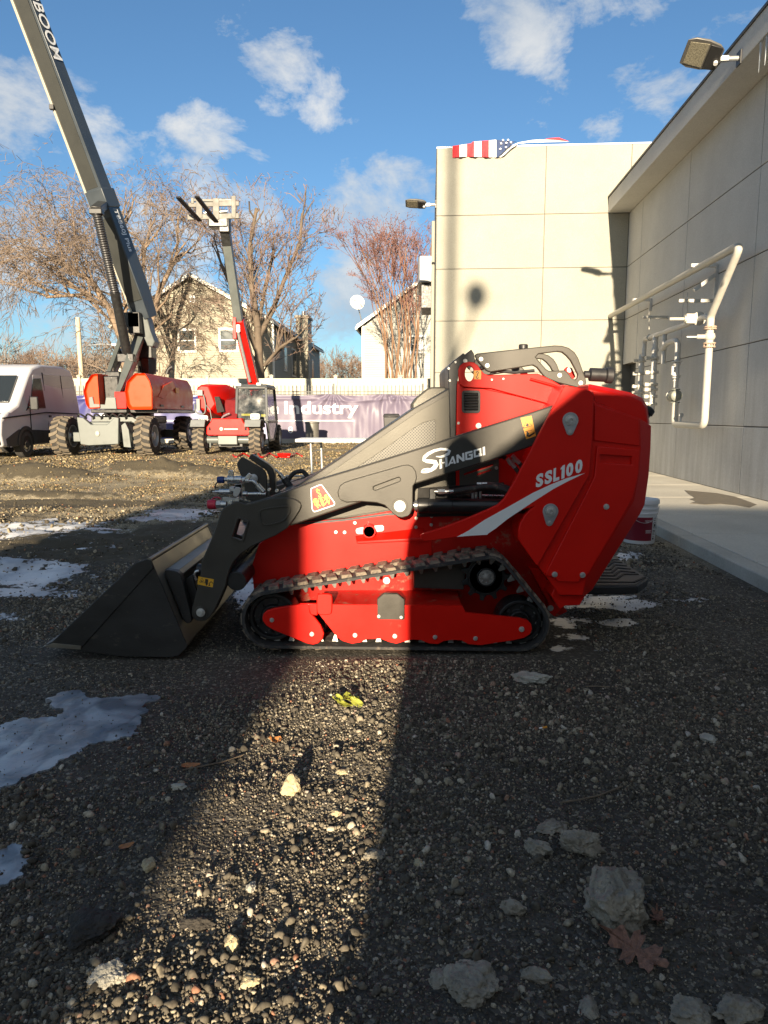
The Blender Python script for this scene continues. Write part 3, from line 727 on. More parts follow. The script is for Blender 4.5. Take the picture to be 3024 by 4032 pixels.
# pins of the arm
def pin(fr_, x, y, Y, r, name='pivot_pin', parent=None, m='bolt'):
    cx_, cz_ = pt(*fr_(x, y), Y)
    a = MB(); a.lathe((cx_, Y, cz_), (0, -1, 0), [(0, r * 1.55), (.004, r * 1.5), (.004, r * 1.15), (.007, r * 1.1), (.007, r), (.013, r * .95), (.013, r * .35), (.009, r * .3), (.009, .001)], 32)
    return a.done(name, M[m], parent or arm, bevel=.0006)
q = MB(); cx_, cz_ = pt(*fB(1450, 485), Yb); q.lathe((cx_, Yb, cz_), (0, -1, 0), [(0, .036), (.003, .036), (.003, .001)], 32); q.done('pin_boss', M['grey'], arm, bevel=.001)
pin(fB, 1450, 486, Yb - .003, .017)
q = MB(); cx_, cz_ = pt(*fE(1062, 932), Yb); q.lathe((cx_, Yb, cz_), (0, -1, 0), [(0, .030), (.006, .030), (.008, .020), (.008, .001)], 32); q.done('pin_boss', M['grey'], arm, bevel=.001)
pin(fE, 1062, 932, Yb - .008, .013)

# lettering on the arm
Yl = Ya - .0012
lt = MB()
Hh = [[(196, 768), (210, 764), (212, 820), (198, 825)], [(229, 757), (243, 753), (245, 809), (231, 814)], [(206, 795), (234, 787), (234, 779), (206, 787)]]
for p in Hh: lt.plate(prof(fA, p, Yl), Yl, Ya + .0003)
for p in ([(75, 465), (165, 262), (200, 255), (250, 412), (206, 423), (176, 318), (146, 385), (186, 378), (194, 408), (122, 426), (108, 458)],
          [(260, 230), (300, 215), (390, 300), (386, 192), (430, 180), (440, 360), (395, 370), (305, 288), (312, 392), (265, 405)],
          [(450, 172), (610, 132), (612, 172), (494, 205), (496, 300), (574, 283), (573, 244), (530, 254), (528, 217), (618, 195), (620, 305), (600, 322), (456, 345)],
          [(832, 58), (882, 45), (890, 228), (840, 240)]):
    lt.plate(prof(fN, p, Yl), Yl, Ya + .0003)
lt.plate(prof(fN, [(635, 122), (800, 75), (806, 190), (822, 214), (820, 245), (642, 290)], Yl), Yl, Ya + .0003, holes=[[pt(*fN(x, y), Yl) for x, y in [(678, 148), (764, 124), (768, 188), (736, 196), (742, 226), (682, 242)]]])
sw_ = [(176, 750, 2), (200, 752, 5), (228, 747, 8), (250, 733, 9), (257, 719, 8), (240, 708, 7), (205, 706, 7), (165, 716, 8), (130, 734, 9), (106, 755, 9), (104, 770, 9), (122, 778, 10), (150, 780, 11), (172, 784, 13), (178, 797, 14), (168, 815, 12), (145, 831, 10), (118, 841, 8), (96, 843, 5), (87, 843, 2)]
k_ = .00076
ribbon(lt, [(*pt(*fA(x, y), Yl), w * k_) for x, y, w in sw_], Yl, Ya + .0003)
ribbon(lt, [(*pt(*fA(x, y), Yl), w * k_) for x, y, w in [(88, 842, 2), (98, 828, 3), (125, 822, 3), (150, 822, 1)]], Yl, Ya + .0003)
lt.done('maker_lettering', M['decal_white'], arm, bevel=0, smooth=0)

# emblem
bo = [(605, 370), (625, 345), (890, 232), (945, 226), (985, 245), (1395, 810), (1403, 860), (1390, 905), (1350, 930), (760, 1132), (710, 1132), (670, 1090), (640, 1020), (605, 500)]
bi = [(640, 385), (655, 362), (900, 262), (940, 258), (970, 270), (1365, 825), (1370, 865), (1340, 895), (760, 1095), (715, 1090), (690, 1060), (668, 1010), (638, 500)]
e = MB(); e.plate(prof(fQ, bo, Ya - .001), Ya - .001, Ya + .0003); em = e.done('emblem_border', M['decal_white'], arm)
e = MB(); e.plate(prof(fQ, bi, Ya - .0018), Ya - .0018, Ya - .0008); e.done('emblem_field', M['decal_red'], em)
e = MB(); yq = Ya - .0026
def rq(pts, k=1.0): ribbon(e, [(*pt(*fQ(x, y), yq), w * .000137 * k) for x, y, w in pts], yq, Ya - .0016)
rq([(815, 350, 3), (822, 375, 10), (795, 405, 14), (810, 440, 18), (850, 400, 14), (885, 415, 15), (890, 450, 10)])
rq([(800, 420, 16), (812, 465, 18), (850, 500, 17), (900, 530, 18), (935, 575, 18), (930, 615, 16), (900, 632, 13), (870, 620, 12), (855, 590, 8)])
e.plate(prof(fQ, [(900, 700), (945, 670), (990, 700), (1055, 880), (1050, 915), (1035, 945), (985, 915), (965, 880), (940, 800)], yq), yq, Ya - .0016, holes=[[pt(*fQ(x, y), yq) for x, y in [(942, 715), (962, 712), (1010, 850), (1000, 868), (985, 855)]]])
for lion in ([(700, 710), (740, 678), (800, 690), (820, 705), (780, 722), (800, 760), (860, 745), (885, 780), (860, 815), (840, 830), (870, 880), (930, 915), (955, 935), (900, 935), (850, 900), (835, 925), (860, 975), (850, 1010), (820, 980), (800, 930), (770, 930), (780, 880), (775, 820), (720, 770), (695, 745)],
             [(1045, 600), (1080, 558), (1125, 560), (1150, 600), (1150, 680), (1180, 750), (1215, 780), (1215, 870), (1195, 880), (1190, 820), (1150, 810), (1105, 850), (1085, 895), (1060, 890), (1095, 820), (1130, 770), (1110, 710), (1050, 760), (1035, 745), (1080, 700), (1040, 680), (1080, 650), (1090, 625), (1050, 630)]):
    e.plate(prof(fQ, lion, yq), yq, Ya - .0016)
rq([(665, 790, 14), (700, 785, 9), (730, 830, 8), (740, 890, 8), (765, 930, 8)]); rq([(1205, 600, 14), (1190, 650, 8), (1215, 700, 8), (1230, 740, 8), (1210, 775, 7)])
rq([(840, 740, 7), (860, 690, 7), (930, 655, 7), (1000, 645, 7), (1045, 670, 7)])
e.done('emblem_figures', M['decal_gold'], em, smooth=0)

# warning stickers
def sticker(fr_, quad, Y, m, parent, marks):
    a = MB(); a.plate(prof(fr_, quad, Y), Y, Y + .0012); st = a.done('warning_sticker', M[m], parent)
    b = MB()
    for mk in marks:
        if len(mk[0]) == 3: ribbon(b, [(*pt(*fr_(x, y), Y - .0008), w) for x, y, w in mk], Y - .0008, Y + .0002)
        else: b.plate(prof(fr_, mk, Y - .0008), Y - .0008, Y + .0002)
    b.done('warning_marks', M['decal_black'], st, smooth=0)
sticker(fE, [(1047, 697), (1148, 715), (1140, 768), (1040, 748)], Yb - .0012, 'decal_yellow', arm,
        [[(1055, 733, .0012), (1070, 705, .0012), (1088, 740, .0012), (1055, 733, .0012)], [(1068, 718), (1078, 732), (1064, 732)], [(1092, 712), (1112, 716), (1108, 750), (1098, 758), (1090, 735)], [(1115, 745, .002), (1130, 730, .002), (1142, 742, .002)], [(1118, 740), (1125, 758), (1112, 758)]])
sticker(fA, [(678, 521), (743, 508), (770, 628), (712, 648)], Ya - .0012, 'decal_orange', arm,
        [[(695, 582, .0016), (714, 532, .0016), (746, 568, .0016), (695, 582, .0016)], [(708, 568), (716, 550), (730, 562), (722, 572)], [(705, 602), (745, 592), (746, 594), (706, 605)], [(715, 600), (730, 612), (722, 632), (712, 628)], [(722, 628), (760, 605), (764, 612), (728, 636)]])
sticker(fA, [(400, 240), (445, 238), (443, 292), (400, 291)], Yh - .0235, 'decal_orange', eyep,
        [[(415, 252, .002), (422, 244, .002), (430, 252, .002), (422, 262, .002), (422, 272, .0018), (414, 278, .002), (420, 287, .0022), (430, 282, .002)]])

# --- lift cylinder, hoses and fittings
Yk = 3.285
cy = MB(); c0 = P3(*fA(64, 1040), Yk); c1 = P3(*fA(720, 1046), Yk)
cy.lathe(c0, c1 - c0, [(0, .001), (0, .030), (.004, .036), (.05, .036), (.05, .0345), (.052, .036), (.16, .036), (.162, .0345), (.5, .0345), (.5, .001)], 36)
cyl = cy.done('lift_cylinder', M['black'], LO, bevel=.0008)
q = MB(); q.cyl(P3(*fA(20, 1040), Yk), P3(*fA(64, 1040), Yk), .017, n=24); q.cyl(P3(*fA(48, 1040), Yk), P3(*fA(64, 1040), Yk), .024, n=24); q.done('piston_rod', M['chrome'], cyl)
q = MB(); q.box(P3(*fA(155, 975), Yk), (.03, .03, .055)); q.done('port_block', M['black'], cyl, bevel=.003)
def hexrod(mb, a, b, r, n=6): mb.cyl(a, b, r, n=n)
q = MB(); a_, b_2 = P3(*fA(168, 958), 3.24), P3(*fA(188, 958), 3.24); q.cyl(a_, b_2, .008, n=12)
q.cyl(P3(*fA(186, 958), 3.24), P3(*fA(228, 958), 3.24), .0125, n=6); q.cyl(P3(*fA(226, 958), 3.24), P3(*fA(280, 957), 3.24), .0105, n=20); q.done('hose_fitting', M['chrome'], LO)
for xa, xb in ((418, 445), (448, 478)): q = MB(); q.cyl(P3(*fA(xa, 913), 3.25), P3(*fA(xb, 913), 3.25), .0085, n=6); q.done('hose_fitting', M['chrome'], LO)
for (x0, y0, x1, y1) in ((600, 762, 645, 815), (628, 745, 672, 790)):
    q = MB(); q.cyl(P3(*fA(x0, y0), 3.30), P3(*fA(x1, y1), 3.30), .0105, n=20); q.cyl(P3(*fA(x0 + 12, y0 + 15), 3.30), P3(*fA(x0 + 26, y0 + 32), 3.30), .0135, n=6); q.done('hose_fitting', M['zinc'], LO)
q = MB(); q.cyl(P3(*fA(447, 982), 3.36), P3(*fA(600, 986), 3.36), .0065, n=14); q.done('steel_pipe', M['chrome'], LO)
for (pts, r, Y) in (([(280, 957), (330, 948), (400, 938), (460, 928), (520, 930), (590, 950), (640, 975)], .0125, 3.24), ([(260, 965), (330, 962), (420, 945), (500, 938), (560, 950), (620, 990)], .012, 3.27),
                    ([(480, 915), (540, 918), (600, 935), (660, 960)], .011, 3.28), ([(590, 760), (570, 748), (545, 752)], .011, 3.30), ([(645, 815), (670, 850), (700, 880)], .010, 3.30), ([(672, 790), (700, 830), (720, 870)], .010, 3.30),
                    ([(300, 985), (360, 975), (430, 985), (470, 1010)], .010, 3.35), ([(240, 970), (236, 1000), (250, 1030)], .009, 3.37)):
    q = MB(); q.tube(catmull([P3(*fA(x, y), Y) for x, y in pts], 5), r, 12); q.done('hydraulic_hose', M['rubber'], LO)
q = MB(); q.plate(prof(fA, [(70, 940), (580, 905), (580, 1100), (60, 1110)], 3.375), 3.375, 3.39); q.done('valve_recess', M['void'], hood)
for x in (395, 415, 440): q = MB(); q.cyl(P3(*fA(x, 935), 3.33), P3(*fA(x, 1000), 3.33), .007, n=12); q.done('valve_spool', M['zinc'], LO, bevel=.001)

# --- auxiliary couplers and lever plates at the arm knee
Yq = 3.25
def ax_lathe(name, y_, m, segs, Y=Yq, parent=None, n=28):
    """stack of coaxial rings along x: segs (x0,x1,half height) in K frame pixels"""
    a = MB()
    for x0, x1, hh in segs:
        a.cyl(P3(*fK(x0, y_), Y), P3(*fK(x1, y_), Y), hh / 4.1475 * Y / FPX, n=n)
    return a.done(name, M[m], parent, bevel=.001)
cpl = empty('hydraulic_couplers', (0, 0, 0)); cpl.parent = None; rigid(cpl, LO)
ax_lathe('blue_cap', 578, 'blue_cap', [(232, 345, 53), (250, 340, 56)], parent=cpl)
ax_lathe('upper_coupler', 572, 'chrome', [(345, 400, 32), (400, 505, 66), (505, 528, 55), (528, 632, 60), (632, 690, 42)], parent=cpl)
ax_lathe('upper_hex', 590, 'bolt', [(636, 670, 48), (682, 750, 38)], parent=cpl, n=6)
ax_lathe('test_point', 772, 'chrome', [(152, 195, 14), (195, 262, 24), (262, 480, 46)], parent=cpl, n=8)
ax_lathe('lower_fitting', 808, 'chrome', [(645, 720, 40), (722, 822, 26), (822, 884, 30), (884, 1026, 30)], parent=cpl)
ax_lathe('red_cap', 980, 'red_cap', [(78, 215, 75), (95, 210, 79)], parent=cpl)
ax_lathe('lower_coupler', 978, 'chrome', [(290, 385, 58)], parent=cpl)
ax_lathe('lower_hex', 978, 'zinc', [(215, 290, 66)], parent=cpl, n=6)
a = MB(); a.plate(prof(fK, [(510, 650), (632, 640), (628, 880), (560, 885), (480, 880), (430, 870), (330, 868), (330, 905), (420, 930), (640, 905), (632, 640)][:10], Yq), Yq - .006, Yq + .006)
a.plate(prof(fK, [(440, 690), (520, 690), (520, 760), (440, 760)], Yq), Yq - .02, Yq + .02)
a.plate(prof(fK, smooth_poly([(500, 730), (540, 690), (610, 705), (620, 760), (560, 860), (480, 850)], 1), Yq - .03), Yq - .03, Yq - .02)
a.done('coupler_bracket', M['zinc'], cpl, bevel=.002)
a = MB(); a.plate(prof(fK, smooth_poly([(415, 430), (450, 418), (495, 430), (505, 520), (410, 520)], 1), Yq), Yq - .008, Yq + .008)
a.done('coupler_lug', M['chrome'], cpl, bevel=.002); a = MB(); a.bar(P3(*fK(705, 570), Yq), P3(*fK(775, 485), Yq), .012, .02); a.done('coupler_lug', M['chrome'], cpl, bevel=.002)
a = MB(); a.tube(catmull([P3(*fK(x, y), Yq) for x, y in [(748, 598), (810, 602), (860, 640), (900, 690)]], 6), .0075, 16); a.cyl(P3(*fK(885, 665), Yq), P3(*fK(985, 775), Yq), .0125, n=20); a.done('bent_pipe', M['chrome'], cpl)
for (x, y, r) in ((438, 945, 36), (552, 905, 36), (1070, 740, 24), (1195, 760, 26)): 
    a = MB(); c = P3(*fK(x, y), Yq - .02); a.cyl(c, c + Vector((0, .03, 0)), r / 4.1475 * 3.25 / FPX, n=6); a.done('coupler_bolt', M['bolt'], cpl)
a = MB(); a.tube(catmull([P3(*fK(x, y), 3.3) for x, y in [(205, 720), (200, 660), (230, 620), (250, 600)]], 5), .003, 8); a.done('cap_lanyard', M['blackpl'], cpl)
a = MB(); a.tube(catmull([P3(*fK(x, y), 3.25) for x, y in [(140, 905), (180, 870), (250, 868), (290, 890)]], 5), .003, 8); a.done('red_lanyard', M['red_cap'], cpl)
l1 = [(548, 330), (560, 290), (610, 215), (635, 203), (660, 215), (960, 385), (1015, 440), (1040, 520), (1045, 900), (900, 950), (700, 900), (660, 620), (610, 500), (570, 400)]
l2 = [(712, 235), (740, 180), (765, 170), (790, 180), (1060, 345), (1120, 410), (1140, 480), (1160, 820), (1060, 860), (1050, 560), (1010, 440), (860, 340)]
a = MB(); a.plate(prof(fK, l1, 3.50), 3.50, 3.515); lv = a.done('knee_plate', M['grey'], LO, bevel=.004)
a = MB(); a.plate(prof(fK, l2, 3.50), 3.545, 3.60); a.done('knee_plate', M['grey'], LO, bevel=.006)
a = MB(); c = P3(*fK(825, 555), 3.50); a.lathe(c, (0, -1, 0), [(0, .022), (.01, .022), (.012, .015), (.012, .001)], 24); a.done('knee_pin', M['zinc'], lv)
a = MB(); a.tube(catmull([P3(*fK(x, y), 3.62) for x, y in [(1125, 410), (1180, 415), (1230, 460), (1260, 495)]], 5), .006, 12); a.cyl(P3(*fK(1240, 475), 3.62), P3(*fK(1330, 575), 3.62), .012, n=18); a.done('pipe_elbow', M['chrome'], LO)
a = MB(); a.tube([P3(*fK(1320, 560), 3.62), P3(*fK(1440, 720), 3.62), P3(*fK(1520, 900), 3.62)], .018, 16); a.tube(catmull([P3(*fK(x, y), 3.7) for x, y in [(1380, 600), (1480, 470), (1620, 440), (1700, 520)]], 5), .012, 10); a.done('aux_hose', M['rubber'], LO)
# cross tube and link in front of the tracks
a = MB(); c = pt(*fE(1330, 690), 3.3)
a.cyl((c[0], 3.18, c[1]), (c[0], 4.05, c[1]), .045, n=24); c = pt(*fE(1205, 560), 3.3); a.box((c[0], 3.62, c[1]), (.10, .74, .12)); a.done('cross_tube', M['black'], LO, bevel=.004)
a = MB(); a.cyl(P3(*fE(1310, 690), 3.28), P3(*fE(1040, 650), 3.28), .028, n=20); a.cyl(P3(*fE(1030, 720), 3.27), P3(*fE(1045, 660), 3.27), .012, n=12); a.done('tilt_cylinder', M['black'], LO)

# --- bucket
bk0 = (3.10, 4.13)
out_E = [(45, 1147), (95, 1120), (600, 640), (622, 618), (650, 602), (712, 582), (730, 586), (745, 605), (975, 1150), (962, 1172), (915, 1214), (860, 1224), (560, 1220), (250, 1180)]
bp = [pt(*fE(x, y), 3.10) for x, y in out_E]
b = MB(); b.plate(bp, 3.10, 3.108); buck = b.done('bucket', M['bucket'], LO, bevel=.0015, label='black steel bucket resting on the gravel')
b = MB(); b.plate(bp, 4.122, 4.13); b.done('side_plate', M['bucket'], buck, bevel=.0015)
b = MB(); b.plate([pt(*fE(x, y), 3.096) for x, y in [(95, 1122), (603, 641), (650, 604), (712, 584), (735, 592), (752, 640), (290, 1155), (60, 1146)]], 3.094, 3.1); b.done('edge_plate', M['bucket'], buck, bevel=.0015)
shell = [pt(*fE(x, y), 3.10) for x, y in [(45, 1148), (250, 1180), (560, 1220), (860, 1223), (915, 1213), (960, 1170), (972, 1148), (745, 612), (722, 588)]]
b = MB()
def inner_off(path, d):
    o_ = []
    for i, p in enumerate(path):
        a_, c_ = path[max(i - 1, 0)], path[min(i + 1, len(path) - 1)]; v = Vector((c_[0] - a_[0], c_[1] - a_[1])).normalized(); o_.append((p[0] - v.y * d, p[1] + v.x * d))
    return o_
ins = inner_off(shell, .007)
b.plate(shell + ins[::-1], 3.108, 4.122); b.done('bucket_shell', M['bucket_in'], buck, bevel=.001)
b = MB(); lp = pt(*fE(726, 590), 3.10); b.cyl((lp[0], 3.10, lp[1]), (lp[0], 4.13, lp[1]), .011, n=14); b.done('top_lip', M['bucket_in'], buck)
b = MB(); e0, e1 = pt(*fE(45, 1148), 3.1), pt(*fE(285, 1168), 3.1); b.plate([(e0[0] - .01, e0[1] - .004), (e1[0], e1[1] - .002), (e1[0], e1[1] + .016), (e0[0] + .04, e0[1] + .014)], 3.092, 4.138); b.done('cutting_edge', M['bucket_in'], buck, bevel=.001)
# scratches on the side
# attachment frame
b = MB(); b.plate([pt(*fE(x, y), 3.16) for x, y in smooth_poly([(822, 668), (830, 652), (905, 662), (935, 690), (1005, 975), (998, 1000), (968, 1005), (950, 985)], 1)], 3.16, 3.20)
af = b.done('attach_frame', M['bucket'], LO, bevel=.003)
b = MB(); b.plate([pt(*fE(x, y), 3.16) for x, y in [(822, 668), (830, 652), (905, 662), (935, 690), (1005, 975), (998, 1000), (968, 1005), (950, 985)]], 4.04, 4.08); b.done('frame_cheek', M['bucket'], af, bevel=.003)
b = MB(); b.plate([pt(*fE(x, y), 3.16) for x, y in [(830, 655), (905, 664), (932, 690), (925, 705), (845, 690)]], 3.2, 4.04); b.done('frame_rail', M['bucket_in'], af, bevel=.002)
b = MB(); b.plate([pt(*fE(x, y), 3.16) for x, y in [(860, 700), (890, 705), (985, 985), (960, 990)]], 3.2, 4.04); b.done('frame_sheet', M['bucket'], af, bevel=.002)
b = MB(); b.plate([pt(*fE(x, y), 3.2) for x, y in [(930, 740), (1000, 690), (1060, 900), (1000, 960)]], 3.215, 3.235); b.done('frame_gusset', M['bucket'], af, bevel=.003)
b = MB(); b.tube(catmull([P3(*fE(x, y), 3.22) for x, y in [(1050, 660), (1030, 665), (1022, 690), (1035, 720)]], 5), .006, 10); b.done('latch_wire', M['chrome'], af)

# --- bolts
def bolts(fr_, pts, Y, r, h=.006):
    for x, y in pts:
        c = pt(*fr_(x, y), Y); MB().hexnut((c[0], Y, c[1]), (0, -1, 0), r, h).done('bolt', M['bolt'], LO, smooth=30)
bolts(fC, [(117, 898), (378, 990)], Yf - .008, .0085, .008)
bolts(fC, [(660, 997), (920, 1003), (1183, 1010), (1447, 1018)], Yf, .0085, .008)
bolts(fD, [(587, 958)], Yf, .0105, .010)
bolts(fC, [(815, 874), (962, 880)], Yf - .014, .006)
bolts(fC, [(535, 324), (592, 325), (659, 263), (1059, 233), (1058, 292), (1160, 221), (1158, 276), (1067, 340)], Yc - .004, .0065)
bolts(fC, [(688, 319), (828, 299)], Yc - .010, .0055, .004)
bolts(fD, [(803, 600), (985, 604), (1140, 158)], Yv, .0105, .009)
bolts(fA, [(310, 552), (360, 884)], Yh, .0055); bolts(fA, [(508, 294), (576, 289)], Yh - .022, .0035, .002)
bolts(fA, [(535, 818)], Yh - .008, .0065); bolts(fA, [(428, 568)], Yh, .011, .008)
bolts(fA, [(443, 172), (480, 210)], Yg, .0085, .007); bolts(fA, [(910, 268), (1035, 313)], Yg, .0085, .007)
bolts(fA, [(350, 183), (388, 234)], 3.39, .008, .006); bolts(fA, [(968, 236)], 3.52, .010, .008)
bolts(fC, [(866, 640)], 3.39, .014, .012); bolts(fA, [(252, 228), (292, 190), (258, 300)], 3.392, .0045, .005)
bolts(fD, [(775, 820)], 3.33, .012, .01)

M['mat_rub'] = mat('worn_rubber_mat', (.11, .098, .080), .7, 0, .2, 14, dirt=(.18, .15, .11), dirt_amt=.3)
# --- foot platform behind
Ym = 3.42
f = MB()
zt_ = pt(*fD(1345, 672), Ym)[1]
def gl(x, y): 
    q_ = gp(*fD(x, y), zt_); return (q_.x, q_.y)
fpoly = [gl(1040, 674), gl(1345, 671), gl(1412, 622), gl(1200, 480), gl(1140, 430), gl(900, 430), gl(900, 674)]
f.plate(fpoly, zt_ - .045, zt_ - .004, axis='Z'); fp_ = f.done('foot_platform', M['blackpl'], LO, bevel=.006)
f = MB()
cx_ = sum(p[0] for p in fpoly) / 7; cy_ = sum(p[1] for p in fpoly) / 7
ins = [((p[0] - cx_) * .965 + cx_, (p[1] - cy_) * .955 + cy_) for p in fpoly]
f.plate(ins, zt_ - .004, zt_, axis='Z'); f.done('tread_mat', M['mat_rub'], fp_, bevel=.001)
f = MB()
rows = [[(1060, 650), (1320, 652), (1390, 620)], [(1080, 628), (1210, 630), (1250, 600), (1350, 600)], [(1100, 608), (1190, 610), (1228, 578), (1330, 588)], [(1110, 590), (1175, 590), (1210, 558), (1300, 566)], [(1130, 570), (1165, 570), (1195, 538), (1275, 545)], [(1150, 548), (1185, 518), (1245, 524)], [(1165, 525), (1180, 505), (1225, 505)]]
for r_ in rows:
    pts = [gp(*fD(x, y), zt_ + .001) for x, y in r_]
    for p, q_ in zip(pts, pts[1:]): f.bar(p, q_, .012, .006)
f.done('tread_ribs', M['void'], fp_)

# ================================================================== GROUND
def _hash(ix, iy, seed):
    h = (ix.astype(np.int64) * 374761393 + iy.astype(np.int64) * 668265263 + seed * 982451653) & 0x7fffffff
    h = ((h ^ (h >> 13)) * 1274126177) & 0x7fffffff
    return ((h ^ (h >> 16)) & 0xffff) / 65535.0
def vnoise(x, y, seed=0):
    ix, iy = np.floor(x), np.floor(y); fx, fy = x - ix, y - iy
    fx = fx * fx * (3 - 2 * fx); fy = fy * fy * (3 - 2 * fy)
    a, b, c, d = _hash(ix, iy, seed), _hash(ix + 1, iy, seed), _hash(ix, iy + 1, seed), _hash(ix + 1, iy + 1, seed)
    return (a * (1 - fx) + b * fx) * (1 - fy) + (c * (1 - fx) + d * fx) * fy
def fbm(x, y, oct_=4, seed=0):
    s_, a = 0, 1.0; t = 0
    for k in range(oct_):
        s_ = s_ + a * vnoise(x * 2 ** k, y * 2 ** k, seed + k * 17); t += a; a *= .5
    return s_ / t - .5
def sstep(a, b, x): 
    t = np.clip((x - a) / (b - a), 0, 1); return t * t * (3 - 2 * t)
WA = math.radians(3.6)
WD = Vector((math.sin(WA), math.cos(WA), 0)); WN = Vector((-math.cos(WA), math.sin(WA), 0))
W0 = Vector((4.59, 8.43, 0)); CORN = W0 + WD * ((15.2 - 8.43) / WD.y)
ZS = 0.08            # pavement level
def curb_x(y): return 2.50 + (y - 5.5) * math.tan(math.radians(3.4))
ICE1 = [(-160, 420), (-60, 330), (0, 300), (60, 268), (150, 262), (250, 258), (272, 236), (236, 215), (215, 200), (250, 150), (290, 140), (370, 150), (440, 172), (500, 165), (560, 158), (630, 155), (695, 165), (640, 220), (610, 275), (600, 320), (520, 342), (430, 362), (345, 388), (300, 428), (230, 468), (150, 498), (60, 545), (0, 568), (-160, 640)]
ICE2 = [(-140, 900), (0, 832), (40, 812), (70, 800), (100, 830), (92, 860), (120, 890), (100, 940), (40, 970), (0, 985), (-140, 1040)]
fI = frame(0, 2600, 1.0972)
def inpoly(x, y, poly):
    c = np.zeros(np.shape(x), bool)
    for i in range(len(poly)):
        (x1, y1), (x2, y2) = poly[i], poly[i - 1]
        with np.errstate(divide='ignore', invalid='ignore'): c ^= ((y1 > y) != (y2 > y)) & (x < (x2 - x1) * (y - y1) / (y2 - y1) + x1)
    return c
icep = [[tuple(gp(*fI(x, y))[:2]) for x, y in L_] for L_ in (ICE1, ICE2)]
def _grow(L_, k):
    cx_ = sum(p[0] for p in L_) / len(L_); cy_ = sum(p[1] for p in L_) / len(L_); return [(cx_ + (p[0] - cx_) * k, cy_ + (p[1] - cy_) * k) for p in L_]
ice_big = [_grow(L_, 1.10) for L_ in icep]
def height(x, y):
    x = np.asarray(x, float); y = np.asarray(y, float)
    h = .040 * fbm(x * 1.1, y * 1.1, 3, 3) + .040 * fbm(x * 3.6, y * 4.6, 4, 9)
    d = np.hypot(x, y)
    h = h + .010 * fbm(x * 14, y * 14, 2, 21) * sstep(9, 3, d)
    # churned, half frozen clods left of the bucket
    rough = sstep(4.4, 5.2, y) * sstep(9.0, 7.0, y) * sstep(.6, -.4, x)
    cl = np.abs(fbm(x * 1.6 + 3, y * 3.4, 3, 31)) ; h = h + rough * (.16 * (.22 - cl) + .05 * fbm(x * 9, y * 14, 3, 5))
    for (mx, my, rx, ry, hh, s_) in ((-5.75, 12.0, 1.15, .42, .26, 1), (-6.9, 12.1, 1.3, .3, .14, 2), (-4.15, 12.9, 1.25, .5, .34, 3), (-3.0, 12.6, .5, .3, .15, 4), (-5.0, 9.8, 1.8, .22, .07, 5), (-4.0, 8.9, 1.6, .18, .06, 6), (-9.5, 14.8, 1.6, .5, .24, 7), (-2.5, 11.6, .8, .3, .08, 8)):
        q = ((x - mx) / rx) ** 2 + ((y - my) / ry) ** 2
        h = h + hh * np.exp(-q * 1.3) * (1 + .5 * fbm(x * 5, y * 5, 3, 40 + s_))
    # tyre ruts
    h = h - .035 * np.exp(-((y - 10.6 - .25 * x) / .16) ** 2) * (x < -1.5) * (1 + .5 * np.sin(x * 22))
    # level where the loader stands and by the pavement
    m = sstep(-1.75, -1.55, x) * sstep(1.55, 1.15, x) * sstep(2.75, 3.02, y) * sstep(4.6, 4.3, y)
    h = h * (1 - m) + (-.004) * m
    far_ = sstep(16, 19, y); h = h * (1 - far_ * .8)
    side = sstep(-.35, -.05, x - (2.50 + (y - 5.5) * .0594)); h = h * (1 - side) - .02 * side
    back = sstep(-1, -3, y); h = h * (1 - back)
    for L_ in ice_big: h = np.where(inpoly(x, y, L_), np.minimum(h * .25, .0) - .002, h)
    return h + .004
xs = np.concatenate([-np.geomspace(4.2, 220, 60)[::-1], np.arange(-4.15, 3.4, .035), np.geomspace(3.4, 220, 50)])
ys = np.concatenate([-np.geomspace(.5, 60, 18)[::-1], np.arange(-.4, .8, .2), np.arange(.8, 6.2, .032), np.arange(6.2, 15, .07), np.arange(15, 30, .4), np.geomspace(30, 500, 34)])
X, Y = np.meshgrid(xs, ys); Zg = height(X, Y)
V = np.stack([X.ravel(), Y.ravel(), Zg.ravel()], 1); nx, ny = len(xs), len(ys)
ii = (np.arange(ny - 1)[:, None] * nx + np.arange(nx - 1)[None, :]).ravel()
Fq = np.stack([ii, ii + 1, ii + 1 + nx, ii + nx], 1)

# thin snow and ice lying in the hollows, as a mask painted per vertex at its own place on the ground
def projpx(x, y, z):
    zc = y * math.cos(PITCH) + (CAMH - z) * math.sin(PITCH); zc = np.where(zc < .05, .05, zc)
    yc = (z - CAMH) * math.cos(PITCH) + y * math.sin(PITCH)
    return 1512 + FPX * x / zc, 2016 - FPX * yc / zc
def snow_mask(x, y):
    u, v = projpx(x, y, 0 * x); s_ = np.zeros_like(u)
    for (cu, cv, ru, rv, w) in ((60, 2265, 200, 45, 1.2), (230, 2255, 120, 35, 1.1), (100, 2330, 260, 26, .9), (0, 2100, 320, 34, .95), (240, 2075, 200, 26, .8), (420, 2095, 120, 22, .7), (720, 2026, 150, 20, 1.25), (620, 2052, 160, 14, 1.0), (30, 2430, 90, 20, .7), (330, 2170, 150, 18, .6),
                                (2330, 2370, 150, 26, 1.5), (2480, 2385, 120, 20, 1.3), (2250, 2450, 110, 30, .75), (2440, 2455, 80, 16, 1.3), (2270, 2510, 120, 22, .7), (2200, 2555, 60, 12, .8), (2470, 2190, 55, 18, 1.0), (2700, 2368, 120, 12, .7), (960, 2325, 40, 60, 1.3), (1120, 2300, 60, 40, .9), (2340, 2560, 80, 16, .5), (1250, 2000, 200, 40, .5)):
        q = ((u - cu) / ru) ** 2 + ((v - cv) / rv) ** 2; s_ = np.maximum(s_, w * np.exp(-q * .8))
    return np.where((y > 2.5) & (y < 12), s_, 0)
